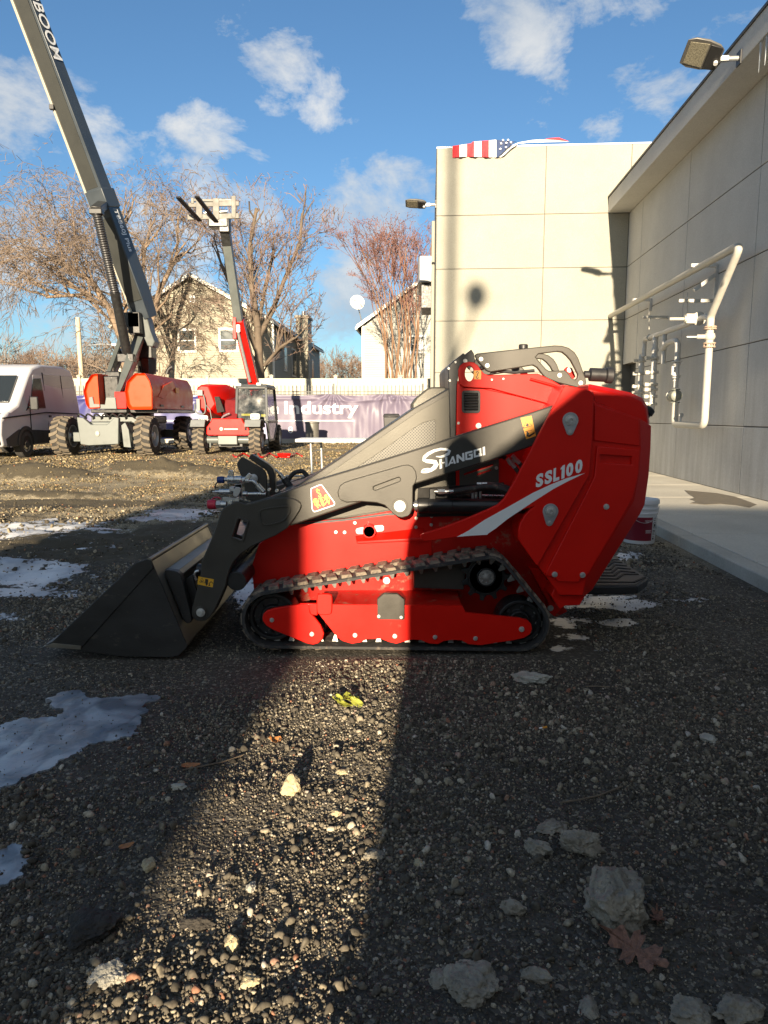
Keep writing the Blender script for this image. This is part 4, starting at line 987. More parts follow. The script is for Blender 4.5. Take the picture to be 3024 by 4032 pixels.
snow = snow_mask(V[:, 0], V[:, 1])
def soil_mask(x, y):
    s_ = np.zeros_like(x)
    for (mx, my, rx, ry, w) in ((-5.75, 12.0, 1.2, .45, 1), (-6.9, 12.1, 1.3, .3, .8), (-4.15, 12.9, 1.3, .5, 1), (-3.0, 12.6, .6, .35, .9), (-5.0, 9.8, 1.9, .3, .7), (-4.0, 8.7, 2.2, .35, .8), (-4.4, 7.6, 1.6, .3, .6), (-9.5, 14.8, 1.6, .5, .8), (-2.0, 9.6, .8, .5, .6), (-2.3, 5.9, 1.5, 1.0, .85), (-1.2, 6.8, 1.6, .7, .75), (-3.2, 7.2, 1.2, .5, .6)):
        s_ = np.maximum(s_, w * np.exp(-(((x - mx) / rx) ** 2 + ((y - my) / ry) ** 2)))
    return s_
soil = soil_mask(V[:, 0], V[:, 1])
m, n, l, b = newmat('gravel_ground')
tcn = n.new('ShaderNodeTexCoord')
def NN(t, **k):
    q = n.new(t)
    for a, c in k.items(): setattr(q, a, c)
    return q
def noise_n(scale, det=5, rough=.6, vec=None):
    q = NN('ShaderNodeTexNoise'); q.inputs['Scale'].default_value = scale; q.inputs['Detail'].default_value = det; q.inputs['Roughness'].default_value = rough
    l.new(vec or tcn.outputs['Object'], q.inputs['Vector']); return q
def ramp(src, a, b_, ca=(0, 0, 0, 1), cb=(1, 1, 1, 1)):
    q = NN('ShaderNodeValToRGB'); q.color_ramp.elements[0].position = a; q.color_ramp.elements[1].position = b_; q.color_ramp.elements[0].color = ca; q.color_ramp.elements[1].color = cb
    l.new(src, q.inputs[0]); return q
def mixc(f, c1, c2, bt='MIX'):
    q = NN('ShaderNodeMixRGB', blend_type=bt)
    for i, c in ((0, f), (1, c1), (2, c2)):
        if hasattr(c, 'links'): l.new(c, q.inputs[i])
        else: q.inputs[i].default_value = c
    return q.outputs[0]
def mth(op, a, c=None, clamp=False):
    q = NN('ShaderNodeMath', operation=op); q.use_clamp = clamp
    for i, x in enumerate((a, c)):
        if x is None: continue
        if isinstance(x, (int, float)): q.inputs[i].default_value = x
        else: l.new(x, q.inputs[i])
    return q.outputs[0]
warp = NN('ShaderNodeVectorMath', operation='ADD'); wz = noise_n(30, 2); ws = NN('ShaderNodeVectorMath', operation='SCALE'); ws.inputs['Scale'].default_value = .012
l.new(wz.outputs['Color'], ws.inputs[0]); l.new(tcn.outputs['Object'], warp.inputs[0]); l.new(ws.outputs[0], warp.inputs[1])
v1 = NN('ShaderNodeTexVoronoi'); v1.inputs['Scale'].default_value = 95; l.new(warp.outputs[0], v1.inputs['Vector'])
v2 = NN('ShaderNodeTexVoronoi'); v2.inputs['Scale'].default_value = 32; l.new(warp.outputs[0], v2.inputs['Vector'])
big = noise_n(.9, 5); midn = noise_n(7, 6); fine = noise_n(240, 3)
base = ramp(midn.outputs['Fac'], .3, .7, (.066, .055, .041, 1), (.135, .113, .080, 1)).outputs[0]
cellv = NN('ShaderNodeSeparateXYZ'); l.new(v1.outputs['Color'], cellv.inputs[0]); cell2 = NN('ShaderNodeSeparateXYZ'); l.new(v2.outputs['Color'], cell2.inputs[0])
st1 = ramp(cellv.outputs[0], .0, 1.0, (.05, .044, .034, 1), (.20, .172, .125, 1)); st1.color_ramp.elements.new(.86).color = (.10, .092, .078, 1); st1.color_ramp.elements.new(.93).color = (.30, .27, .21, 1)
col = mixc(.8, base, st1.outputs[0])
pale = mth('MULTIPLY', ramp(cell2.outputs[1], .90, .92).outputs[0], ramp(v2.outputs['Distance'], .30, .38, (1, 1, 1, 1), (0, 0, 0, 1)).outputs[0])
col = mixc(pale, col, (.30, .27, .21, 1))
geo = NN('ShaderNodeSeparateXYZ'); l.new(tcn.outputs['Object'], geo.inputs[0])
dry = ramp(mth('ADD', mth('MULTIPLY', geo.outputs[1], .1), mth('MULTIPLY', big.outputs['Fac'], .5)), .75, 1.15).outputs[0]       # the yard further off: paler gravel, its colour raised to read as sunlit
col = mixc(mth('MULTIPLY', dry, .9), col, mixc(1.0, (.40, .35, .25, 1), ramp(cellv.outputs[1], 0, 1, (.45, .45, .45, 1), (1.25, 1.2, 1.1, 1)).outputs[0], 'MULTIPLY'))
damp = ramp(big.outputs['Fac'], .40, .58, (.62, .62, .64, 1), (1, 1, 1, 1)).outputs[0]; col = mixc(1.0, col, damp, 'MULTIPLY')
atts = NN('ShaderNodeAttribute'); atts.attribute_name = 'soil'
so1 = ramp(mth('ADD', atts.outputs['Fac'], mth('MULTIPLY', mth('SUBTRACT', midn.outputs['Fac'], .5), .9)), .30, .55).outputs[0]
col = mixc(so1, col, mixc(midn.outputs['Fac'], (.050, .042, .028, 1), (.105, .088, .058, 1)))
att = NN('ShaderNodeAttribute'); att.attribute_name = 'snow'
sn1 = noise_n(9, 7, .72); sn2 = noise_n(2.2, 4)
sm = mth('ADD', att.outputs['Fac'], mth('MULTIPLY', mth('SUBTRACT', sn1.outputs['Fac'], .5), 2.6)); sm = ramp(sm, .52, .62).outputs[0]
icec = mixc(ramp(sn2.outputs['Fac'], .4, .6).outputs[0], (.36, .38, .41, 1), (.66, .66, .66, 1))
col = mixc(sm, col, icec); l.new(col, b.inputs['Base Color'])
rg = mixc(sm, (.92, .92, .92, 1), (.42, .42, .42, 1)); l.new(rg, b.inputs['Roughness']); b.inputs['Specular IOR Level'].default_value = .3
hb = mth('MULTIPLY', mth('SUBTRACT', 1.0, v1.outputs['Distance']), .006); hb2 = mth('MULTIPLY', mth('SUBTRACT', 1.0, v2.outputs['Distance']), mth('MULTIPLY', pale, .012))
hh_ = mth('ADD', mth('ADD', hb, hb2), mth('MULTIPLY', fine.outputs['Fac'], .0015)); hh_ = mth('ADD', mth('MULTIPLY', hh_, mth('SUBTRACT', 1.0, sm)), mth('MULTIPLY', sm, .011)); hh_ = mth('ADD', hh_, mth('MULTIPLY', midn.outputs['Fac'], .012))
bp = NN('ShaderNodeBump'); bp.inputs['Strength'].default_value = 1.0; bp.inputs['Distance'].default_value = 1.0; l.new(hh_, bp.inputs['Height']); l.new(bp.outputs[0], b.inputs['Normal'])
ground = mesh_np('ground', V, Fq, m, smooth=True); tag(ground, kind='structure')
at = ground.data.attributes.new('snow', 'FLOAT', 'POINT'); at.data.foreach_set('value', snow.astype(np.float32))
at = ground.data.attributes.new('soil', 'FLOAT', 'POINT'); at.data.foreach_set('value', soil.astype(np.float32))

# pebbles: real stones strewn over the near ground
def pebble(seed, flat):
    rnd = random.Random(seed); mb = MB(); mb.ball((0, 0, 0), 1.0, 2)
    ph = [rnd.uniform(0, 6.28) for _ in range(10)]
    for v in mb.bm.verts:
        p = v.co.normalized(); k = 1 + .18 * math.sin(2.3 * p.x + ph[0]) * math.cos(2.1 * p.y + ph[1]) + .12 * math.sin(4 * p.z + ph[2] + 2 * p.x) + .06 * math.sin(7 * p.x + ph[3]) * math.sin(6 * p.y + ph[4])
        # facets
        for a in range(4):
            d = Vector((math.cos(ph[5 + a]), math.sin(ph[5 + a]), .4 * math.sin(3 * ph[5 + a]))).normalized(); q = p.dot(d)
            if q > .55: k *= .55 / q
        v.co = Vector((p.x * k * rnd.uniform(.98, 1.02), p.y * k * .78, p.z * k * flat))
    me = bpy.data.meshes.new('pebble'); mb.bm.to_mesh(me); mb.bm.free(); me.shade_smooth()
    o = bpy.data.objects.new('pebble', me); return o
mp_, n, l, b = newmat('pebble_stone')
oi = n.new('ShaderNodeObjectInfo'); tcn = n.new('ShaderNodeTexCoord')
rp = n.new('ShaderNodeValToRGB'); e = rp.color_ramp
e.elements[0].position = 0; e.elements[0].color = (.056, .048, .038, 1); e.elements[1].position = 1; e.elements[1].color = (.24, .10, .06, 1)
for p_, c_ in ((.30, (.085, .074, .056, 1)), (.55, (.120, .104, .078, 1)), (.74, (.20, .17, .12, 1)), (.88, (.28, .24, .17, 1)), (.95, (.42, .37, .28, 1)), (.97, (.40, .37, .32, 1)), (.985, (.30, .16, .10, 1))): e.elements.new(p_).color = c_
l.new(oi.outputs['Random'], rp.inputs[0])
nzz = n.new('ShaderNodeTexNoise'); nzz.inputs['Scale'].default_value = 2.5; nzz.inputs['Detail'].default_value = 4; l.new(tcn.outputs['Object'], nzz.inputs['Vector'])
mm = n.new('ShaderNodeMapRange'); mm.inputs['From Min'].default_value = .3; mm.inputs['From Max'].default_value = .7; mm.inputs['To Min'].default_value = .72; mm.inputs['To Max'].default_value = 1.25; l.new(nzz.outputs['Fac'], mm.inputs['Value'])
mx = n.new('ShaderNodeMixRGB'); mx.blend_type = 'MULTIPLY'; mx.inputs[0].default_value = 1; l.new(rp.outputs[0], mx.inputs[1]); l.new(mm.outputs[0], mx.inputs[2]); gm = n.new('ShaderNodeNewGeometry'); sg_ = n.new('ShaderNodeSeparateXYZ'); l.new(gm.outputs['Position'], sg_.inputs[0])
mf = n.new('ShaderNodeMapRange'); mf.inputs['From Min'].default_value = 5; mf.inputs['From Max'].default_value = 11; l.new(sg_.outputs[1], mf.inputs['Value'])
mt_ = n.new('ShaderNodeMixRGB'); mt_.blend_type = 'MULTIPLY'; mt_.inputs[2].default_value = (1.08, .98, .74, 1); l.new(mf.outputs[0], mt_.inputs[0]); l.new(mx.outputs[0], mt_.inputs[1]); l.new(mt_.outputs[0], b.inputs['Base Color'])
b.inputs['Roughness'].default_value = .88; b.inputs['Specular IOR Level'].default_value = .25
M['pebble'] = mp_
pc = bpy.data.collections.new('pebble_shapes')
for k in range(12):
    o = pebble(k + 1, [.65, .8, .55, .95][k % 4]); o.data.materials.append(mp_); pc.objects.link(o)
rng = np.random.default_rng(7)
def strew(n_, y0, y1, s0, s1, pw):
    y = y0 + (y1 - y0) * rng.random(n_) ** .9; hw = .60 * y + .35
    x = (rng.random(n_) * 2 - 1) * hw; s_ = s0 + (s1 - s0) * rng.random(n_) ** pw
    return x, y, s_
parts_ = [strew(110000, .95, 2.5, .0016, .0056, 2.3), strew(90000, 2.3, 4.2, .0024, .007, 2.2), strew(5200, .95, 4.2, .007, .015, 2.2), strew(48000, 4.0, 7.5, .005, .013, 2.0), strew(2200, 4, 9, .012, .03, 2.6), strew(70000, 7, 14, .007, .018, 2.4), strew(60000, 13, 29, .014, .034, 2.0), strew(260, 1.0, 4.0, .014, .024, 1.6)]
px = np.concatenate([p[0] for p in parts_]); py = np.concatenate([p[1] for p in parts_]); ps = np.concatenate([p[2] for p in parts_])
cl = fbm(px * 1.7, py * 1.7, 3, 77) + .35 * fbm(px * .7, py * .7, 2, 78)                                   # coarser and finer patches
ps = ps * (1 + 1.8 * np.clip(cl, -.35, .5)); keep = (rng.random(len(px)) < .75 + 1.0 * cl) 
keep &= (px < 2.42 + (py - 5.5) * .0594) & ~((snow_mask(px, py) > .55) & (ps < .02) & (rng.random(len(px)) < .85))
keep &= ~((soil_mask(px, py) > .4) & (rng.random(len(px)) < .8))
keep &= ~((px > -.48) & (px < 1.0) & (py > 3.10) & (py < 4.12)) & ~((px > -1.6) & (px < -.9) & (py > 3.05) & (py < 4.15))
for L_ in icep: keep &= ~(inpoly(px, py, L_) & ~((rng.random(len(px)) < .05) & (ps < .006)))
ps = np.where(py < 4.2, np.minimum(ps, .0155), ps)
px, py, ps = px[keep], py[keep], ps[keep]; pz = height(px, py) + ps * .18
for L_ in icep: pz = np.where(inpoly(px, py, L_), .009, pz)
me = bpy.data.meshes.new('gravel'); me.vertices.add(len(px)); me.vertices.foreach_set('co', np.stack([px, py, pz], 1).astype(np.float32).ravel())
at = me.attributes.new('psize', 'FLOAT', 'POINT'); at.data.foreach_set('value', ps.astype(np.float32))
at = me.attributes.new('prot', 'FLOAT_VECTOR', 'POINT'); at.data.foreach_set('vector', np.stack([rng.normal(0, .35, len(px)), rng.normal(0, .35, len(px)), rng.random(len(px)) * 6.28], 1).astype(np.float32).ravel())
gravel = bpy.data.objects.new('gravel', me); C.objects.link(gravel); tag(gravel, kind='stuff'); me.materials.append(mp_)
def scatter(o, coll):
    g = bpy.data.node_groups.new('scatter', 'GeometryNodeTree'); g.interface.new_socket('Geometry', in_out='INPUT', socket_type='NodeSocketGeometry'); g.interface.new_socket('Geometry', in_out='OUTPUT', socket_type='NodeSocketGeometry')
    a, z = g.nodes.new('NodeGroupInput'), g.nodes.new('NodeGroupOutput'); iop = g.nodes.new('GeometryNodeInstanceOnPoints'); ci = g.nodes.new('GeometryNodeCollectionInfo')
    ci.inputs['Collection'].default_value = coll; ci.inputs['Separate Children'].default_value = True; ci.inputs['Reset Children'].default_value = True
    na = g.nodes.new('GeometryNodeInputNamedAttribute'); na.data_type = 'FLOAT'; na.inputs['Name'].default_value = 'psize'
    nr_ = g.nodes.new('GeometryNodeInputNamedAttribute'); nr_.data_type = 'FLOAT_VECTOR'; nr_.inputs['Name'].default_value = 'prot'
    iop.inputs['Pick Instance'].default_value = True
    g.links.new(a.outputs[0], iop.inputs['Points']); g.links.new(ci.outputs[0], iop.inputs['Instance']); g.links.new(na.outputs[0], iop.inputs['Scale']); g.links.new(nr_.outputs[0], iop.inputs['Rotation']); g.links.new(iop.outputs[0], z.inputs[0])
    md = o.modifiers.new('scatter', 'NODES'); md.node_group = g
scatter(gravel, pc)

# --- frozen puddles in front
mi, n, l, b = newmat('puddle_ice')
tcn = n.new('ShaderNodeTexCoord')
def ntex(sc_, det, dist=0.0):
    q = n.new('ShaderNodeTexNoise'); q.inputs['Scale'].default_value = sc_; q.inputs['Detail'].default_value = det; q.inputs['Distortion'].default_value = dist; l.new(tcn.outputs['Object'], q.inputs['Vector']); return q
a1, a2, a3 = ntex(4, 6, 1.5), ntex(26, 5, .5), ntex(2.2, 3, 3.0)
wv = n.new('ShaderNodeTexWave'); wv.inputs['Scale'].default_value = 2.3; wv.inputs['Distortion'].default_value = 14; wv.inputs['Detail'].default_value = 3; wv.inputs['Detail Scale'].default_value = .8; l.new(tcn.outputs['Object'], wv.inputs['Vector'])
r1 = n.new('ShaderNodeValToRGB'); r1.color_ramp.elements[0].position = .40; r1.color_ramp.elements[0].color = (.13, .145, .165, 1); r1.color_ramp.elements[1].position = .56; r1.color_ramp.elements[1].color = (.33, .355, .38, 1); l.new(a1.outputs['Fac'], r1.inputs[0])
r2 = n.new('ShaderNodeValToRGB'); r2.color_ramp.elements[0].position = .0; r2.color_ramp.elements[0].color = (.55, .57, .60, 1); r2.color_ramp.elements[1].position = .08; r2.color_ramp.elements[1].color = (1, 1, 1, 1); l.new(wv.outputs['Fac'], r2.inputs[0])
mx = n.new('ShaderNodeMixRGB'); mx.blend_type = 'MULTIPLY'; mx.inputs[0].default_value = .6; l.new(r1.outputs[0], mx.inputs[1]); l.new(r2.outputs[0], mx.inputs[2]); l.new(mx.outputs[0], b.inputs['Base Color'])
b.inputs['Roughness'].default_value = .30; b.inputs['Specular IOR Level'].default_value = .6
bpn = n.new('ShaderNodeBump'); bpn.inputs['Strength'].default_value = .5; bpn.inputs['Distance'].default_value = .006
ad = n.new('ShaderNodeMath'); ad.operation = 'ADD'; l.new(a2.outputs['Fac'], ad.inputs[0]); l.new(wv.outputs['Fac'], ad.inputs[1]); l.new(ad.outputs[0], bpn.inputs['Height']); l.new(bpn.outputs[0], b.inputs['Normal'])
def ice_sheet(name, poly, z, label):
    rnd = random.Random(5); pts = [Vector((*p, 0)) for p in poly]
    for it in range(4):
        o_ = []
        for i in range(len(pts)):
            a, c = pts[i], pts[(i + 1) % len(pts)]; d = c - a; o_.append(a); o_.append(a + d * .5 + Vector((-d.y, d.x, 0)) * rnd.uniform(-.30, .30))
        pts = o_
    mb = MB(); mb.plate([(p.x, p.y) for p in pts], z - .03, z - .004, axis='Z'); o = mb.done(name, mi, None, bevel=.0); return tag(o, label, 'ice')
ice_sheet('ice_patch', icep[0], .012, 'large grey-blue frozen puddle on the gravel in front of the bucket')
ice_sheet('ice_patch', icep[1], .012, 'smaller frozen puddle at the left edge of the photo, nearer the camera')

# --- named stones, leaves and litter
def rock(name, u, v, wpx, hpx, label, seed, rz=0.0, col='stone', flat=.55, cat='stone', sink=.25):
    g0 = gp(u, v); D = (g0 - Vector((0, 0, CAMH))).length; w = wpx / FPX * D / 2; hgt_ = hpx / FPX * D / 2 * 1.1
    rnd = random.Random(seed); mb = MB(); mb.ball((0, 0, 0), 1.0, 5 if w > .03 else 4)
    dirs = [Vector((rnd.gauss(0, 1), rnd.gauss(0, 1), rnd.gauss(0, 1))).normalized() for _ in range(14)]; cut = [rnd.uniform(.62, .86) for _ in range(14)]
    from mathutils import noise as MN
    for vv in mb.bm.verts:
        p = vv.co.normalized(); k = 1.0
        for d, c_ in zip(dirs, cut):
            q = p.dot(d)
            if q > c_: k = min(k, c_ / q)
        k *= 1 + .20 * MN.noise(p * 2.2 + Vector((seed, 0, 0))) + .14 * MN.noise(p * 5 + Vector((seed, 3, 0))) + .09 * abs(MN.noise(p * 9 + Vector((0, seed, 0)))) + .06 * MN.noise(p * 19 + Vector((0, seed, 7))) + .03 * MN.noise(p * 40 + Vector((0, seed, 7)))
        vv.co = p * k
    S_ = Matrix.Diagonal((w * 1.12, hgt_ * 1.25, hgt_ * flat * 1.25, 1)); mb.bm.transform(S_)
    o = mb.done(name, M[col], None, smooth=40); o.location = (g0.x, g0.y, float(height(g0.x, g0.y)) + hgt_ * flat * .50); o.rotation_euler = (0, 0, rz)
    return tag(o, label, cat)
M['stone'] = mat('pale_stone', (.27, .24, .185), .9, 0, .45, 22, dirt=(.085, .075, .055), dirt_amt=.5, dirt_scale=45, bump=1.0, bump_scale=60)
M['stone_w'] = mat('white_stone', (.38, .36, .30), .9, 0, .25, 20, dirt=(.16, .14, .11), dirt_amt=.3, dirt_scale=40, bump=.5, bump_scale=120)
M['stone_y'] = mat('buff_stone', (.40, .33, .20), .9, 0, .25, 20, dirt=(.16, .13, .08), dirt_amt=.3, dirt_scale=40, bump=.5, bump_scale=120)
M['clod'] = mat('dark_clod', (.035, .030, .024), .95, 0, .3, 20, bump=.5, bump_scale=120)
fL = frame(1512, 2600, 1.0972)
def rk(fr_, x, y, w, h, lab, seed, **k):
    u, v = fr_(x, y); return rock('stone', u, v, w / 1.0972, h / 1.0972, lab, seed, **k)
rk(fL, 1003, 1100, 225, 200, 'big round grey stone beside the brown oak leaf', 2, flat=.8)
rk(fL, 385, 1440, 190, 140, 'flat angular grey stone near the bottom edge, left of the oak leaf', 3, rz=.3)
rk(fL, 638, 100, 140, 72, 'long pale broken brick-like stone alone on dark gravel behind the loose stones', 4, rz=-.2, col='stone_w')
rk(fL, 832, 820, 95, 130, 'tallest of the clustered grey stones, on their right', 5, rz=1.2, flat=.7)
rk(fL, 715, 735, 120, 60, 'wide jagged stone at the back of the stone cluster', 6, rz=.3)
rk(fL, 665, 818, 75, 90, 'pale stone at the left of the stone cluster', 7, rz=.9)
rk(fL, 1330, 1535, 150, 90, 'pale stone cut by the bottom edge, below the oak leaf', 8)
rk(fL, 1520, 1540, 170, 90, 'rightmost pale stone cut by the bottom edge', 9, rz=.5)
rk(fL, 883, 1515, 70, 70, 'squarish grey stone at the bottom edge between the flat stone and the oak leaf', 10)
rk(fL, 250, 1390, 95, 80, 'leaning buff sliver of stone left of the flat angular stone', 11, rz=.7)
rk(fL, 1400, 357, 62, 48, 'smooth oval pale stone on the right, level with the cigarette end', 12, col='stone_w')
rk(fL, 560, 1085, 60, 90, 'narrow upright stone left of the big round stone', 13, rz=1.3)
rk(fL, 660, 1390, 60, 90, 'dull narrow stone between the flat stone and the big round stone', 14, rz=1.1)
rk(fL, 147, 878, 38, 36, 'round cream pebble at the edge of the sunlit strip', 15, col='stone_y')
rk(fI, 470, 1385, 110, 90, 'craggy white-grey stone at the lower left by the sunlit strip', 16, col='stone_w', rz=.5)
rk(fI, 1003, 1248, 52, 54, 'round cream stone alone in the lit gravel near the bottom', 17, col='stone_y', flat=.8)
rk(fI, 1080, 1412, 62, 56, 'pinkish cream stone below the round cream stone', 18, col='stone_y')
rk(fI, 1260, 580, 80, 80, 'knobbly yellow stone in the middle of the sunlit strip', 19, col='stone_y', flat=.9)
rk(fI, 1455, 660, 50, 42, 'angular yellow stone right of the knobbly yellow one', 20, col='stone_y')
rk(fI, 1480, 488, 52, 32, 'flat cream stone on the shadow line in the sunlit strip', 21, col='stone_y')
rk(fI, 642, 905, 48, 52, 'rounded buff stone left of the sunlit strip', 22, col='stone_y')
rk(fI, 1085, 1000, 42, 46, 'pale stone with a dark top in the half-lit gravel', 23, col='stone_w')
rk(fI, 400, 1170, 190, 150, 'black earthy clod in the shade at the lower left', 24, rz=.7, col='clod', flat=.35, cat='clod')
rk(fI, 860, 1140, 120, 60, 'dark brown clod with a thin curl on it', 25, col='clod', flat=.5, cat='clod')
rk(fI, 1615, 830, 90, 48, 'dull stone at the shadow edge right of the sunlit strip', 26)
rk(fI, 770, 583, 60, 34, 'flat grey stone between the ice and the sunlit strip', 27, col='stone_w')

def leaf(name, outline, u, v, scale, m_, label, cup=.3, rz=0.0, lift=.006, tilt=(0, 0)):
    mb = MB(); pts = [Vector((x, y, 0)) for x, y in outline]
    c = Vector((0, 0, 0)); cen = mb.bm.verts.new(c); rim, mid = [], []
    for p in pts:
        mid.append(mb.bm.verts.new((p.x * .5, p.y * .5, .10 * cup * p.length + .03 * math.sin(p.x * 9))))
        rim.append(mb.bm.verts.new((p.x, p.y, cup * p.length ** 2 * (.6 + .4 * math.sin(p.x * 5 + p.y * 7)))))
    N_ = len(pts)
    for i in range(N_):
        j = (i + 1) % N_; mb.bm.faces.new((cen, mid[i], mid[j])); mb.bm.faces.new((mid[i], rim[i], rim[j], mid[j]))
    bmesh.ops.scale(mb.bm, vec=(scale,) * 3, verts=mb.bm.verts[:]); o = mb.done(name, m_, None, smooth=0)
    sd_ = o.modifiers.new('thick', 'SOLIDIFY'); sd_.thickness = .0004
    g0 = gp(u, v); o.location = (g0.x, g0.y, float(height(g0.x, g0.y)) + lift); o.rotation_euler = (tilt[0], tilt[1], rz)
    return tag(o, label, 'leaf')
M['leaf_brown'] = mat('dry_oak_leaf', (.20, .10, .065), .7, 0, .4, 60, dirt=(.10, .05, .03), dirt_amt=.4, dirt_scale=70, bump=.5, bump_scale=200)
M['leaf_yellow'] = mat('yellow_green_leaf', (.27, .28, .04), .55, 0, .25, 60, bump=.2, bump_scale=200)
M['leaf_orange'] = mat('orange_leaf', (.34, .14, .04), .65, 0, .25, 60)
oak = [(-1.7, .03), (-1.2, .06), (-1.0, .22), (-.95, .55), (-.8, .60), (-.72, .25), (-.5, .16), (-.35, .30), (-.38, .62), (-.2, .88), (-.1, .68), (.08, .80), (.12, .5), (.10, .2), (.28, .18), (.5, .32), (.55, .62), (.75, .55), (.85, .66), (.90, .35), (.78, .12), (1.0, .10), (1.15, .22), (1.35, .08), (1.3, -.06), (1.0, -.08), (.8, -.14), (.9, -.38), (.82, -.62), (.6, -.5), (.42, -.58), (.42, -.26), (.25, -.17), (.08, -.2), (.10, -.52), (.02, -.82), (-.16, -.66), (-.35, -.8), (-.38, -.42), (-.5, -.17), (-.72, -.22), (-.85, -.5), (-1.0, -.42), (-1.0, -.16), (-1.2, -.04), (-1.7, -.03)]
leaf('oak_leaf', oak, *fL(1085, 1300), .050, M['leaf_brown'], 'large brown oak leaf leaning on the big round stone', cup=.22, rz=-.75, lift=.02, tilt=(.35, .1))
ov = [(math.cos(a) * (1 + .1 * math.cos(3 * a)), math.sin(a) * .55) for a in np.linspace(0, 2 * math.pi, 16, endpoint=False)]
lf = empty('leaf_sprig', gp(*fI(1500, 210)), 'crumpled yellow-green leaf sprig in the sunlit strip before the tracks', 'leaf')
for k, (dx, dy, dz, sc_, r_) in enumerate([(-.035, 0, .018, .03, .4), (.0, .01, .026, .034, 1.6), (.035, -.004, .014, .03, 2.7), (-.01, -.02, .012, .032, -.4), (.028, .018, .022, .024, .9), (-.03, .02, .02, .022, 2.2), (.01, -.005, .034, .022, 5)]):
    q = leaf('leaf_blade', ov, *fI(1500, 210), sc_, M['leaf_yellow'], None, cup=.5, rz=r_, lift=dz, tilt=(.5 * math.sin(k * 2.1), .5 * math.cos(k * 1.7)))
    q.location.x += dx; q.location.y += dy
    for kk in ('category', 'label'):
        if kk in q: del q[kk]
    q.parent = lf; q.matrix_parent_inverse = Matrix.Translation(lf.location).inverted()
leaf('dead_leaf', ov, *fI(1182, 355), .028, M['leaf_orange'], 'curled orange-brown dead leaf at the left of the sunlit strip', cup=.9, rz=.9, tilt=(.5, .3))
leaf('dead_leaf', ov, *fI(822, 468), .03, M['leaf_orange'], 'flat reddish dead leaf in the shade between ice and lit strip', cup=.2, rz=.1)
leaf('dead_leaf', ov, *fI(545, 830), .02, M['leaf_orange'], 'small red-brown dead leaf near the smaller frozen puddle', cup=.3, rz=.6)
leaf('dead_leaf', oak, *fL(1180, 1120), .02, M['leaf_brown'], 'scrap of brown leaf just right of the big round stone', cup=.5, rz=1.2)
g0 = gp(*fL(687, 308)); cg = empty('cigarette_end', g0, 'cigarette end with orange filter lying on dark gravel', 'cigarette end')
zc = float(height(g0.x, g0.y)) + .007
for a, c_, mm_, nm in ((-.014, -.004, 'decal_white', 'paper'), (-.004, .014, 'decal_orange', 'filter')):
    q = MB(); dv = Vector((.97, .22, .1)); q.cyl(Vector((g0.x, g0.y, zc)) + dv * a, Vector((g0.x, g0.y, zc)) + dv * c_, .0038, n=14); q.done(nm, M[mm_], cg)
M['twig'] = mat('dry_twig', (.16, .12, .08), .85, 0, .2, 40)
for pts, lab in (([(760, 632), (850, 618), (930, 600), (1030, 560)], 'long thin dry twig behind the stone cluster'), ([(870, 125), (920, 124), (975, 128)], 'short straight twig right of the long pale stone')):
    q = MB(); q.tube([gp(*fL(x, y)) + Vector((0, 0, .012)) for x, y in pts], .0028, 8); tag(q.done('twig', M['twig'], None), lab, 'twig')
q = MB(); q.tube([gp(*fI(x, y)) + Vector((0, 0, .012)) for x, y in [(790, 490), (880, 472), (960, 455), (1050, 425)]], .0025, 8); tag(q.done('twig', M['twig'], None), 'thin twig running into the sunlit strip from the left', 'twig')
for (x, y, lab) in ((924, 372, 'small white litter by the dirt mound'), (1105, 408, 'larger white litter right of the dirt mound')):
    u, v = frame(0, 1600, 1.659)(x, y); g0 = gp(u, v); q = MB(); q.ball((0, 0, 0), .07, 2, (1.3, .8, .5)); 
    for vv in q.bm.verts: vv.co *= 1 + .3 * math.sin(vv.co.x * 90) * math.cos(vv.co.y * 70)
    o = q.done('litter', M['decal_white'], None); o.location = (g0.x, g0.y, float(height(g0.x, g0.y)) + .03); tag(o, lab, 'litter')
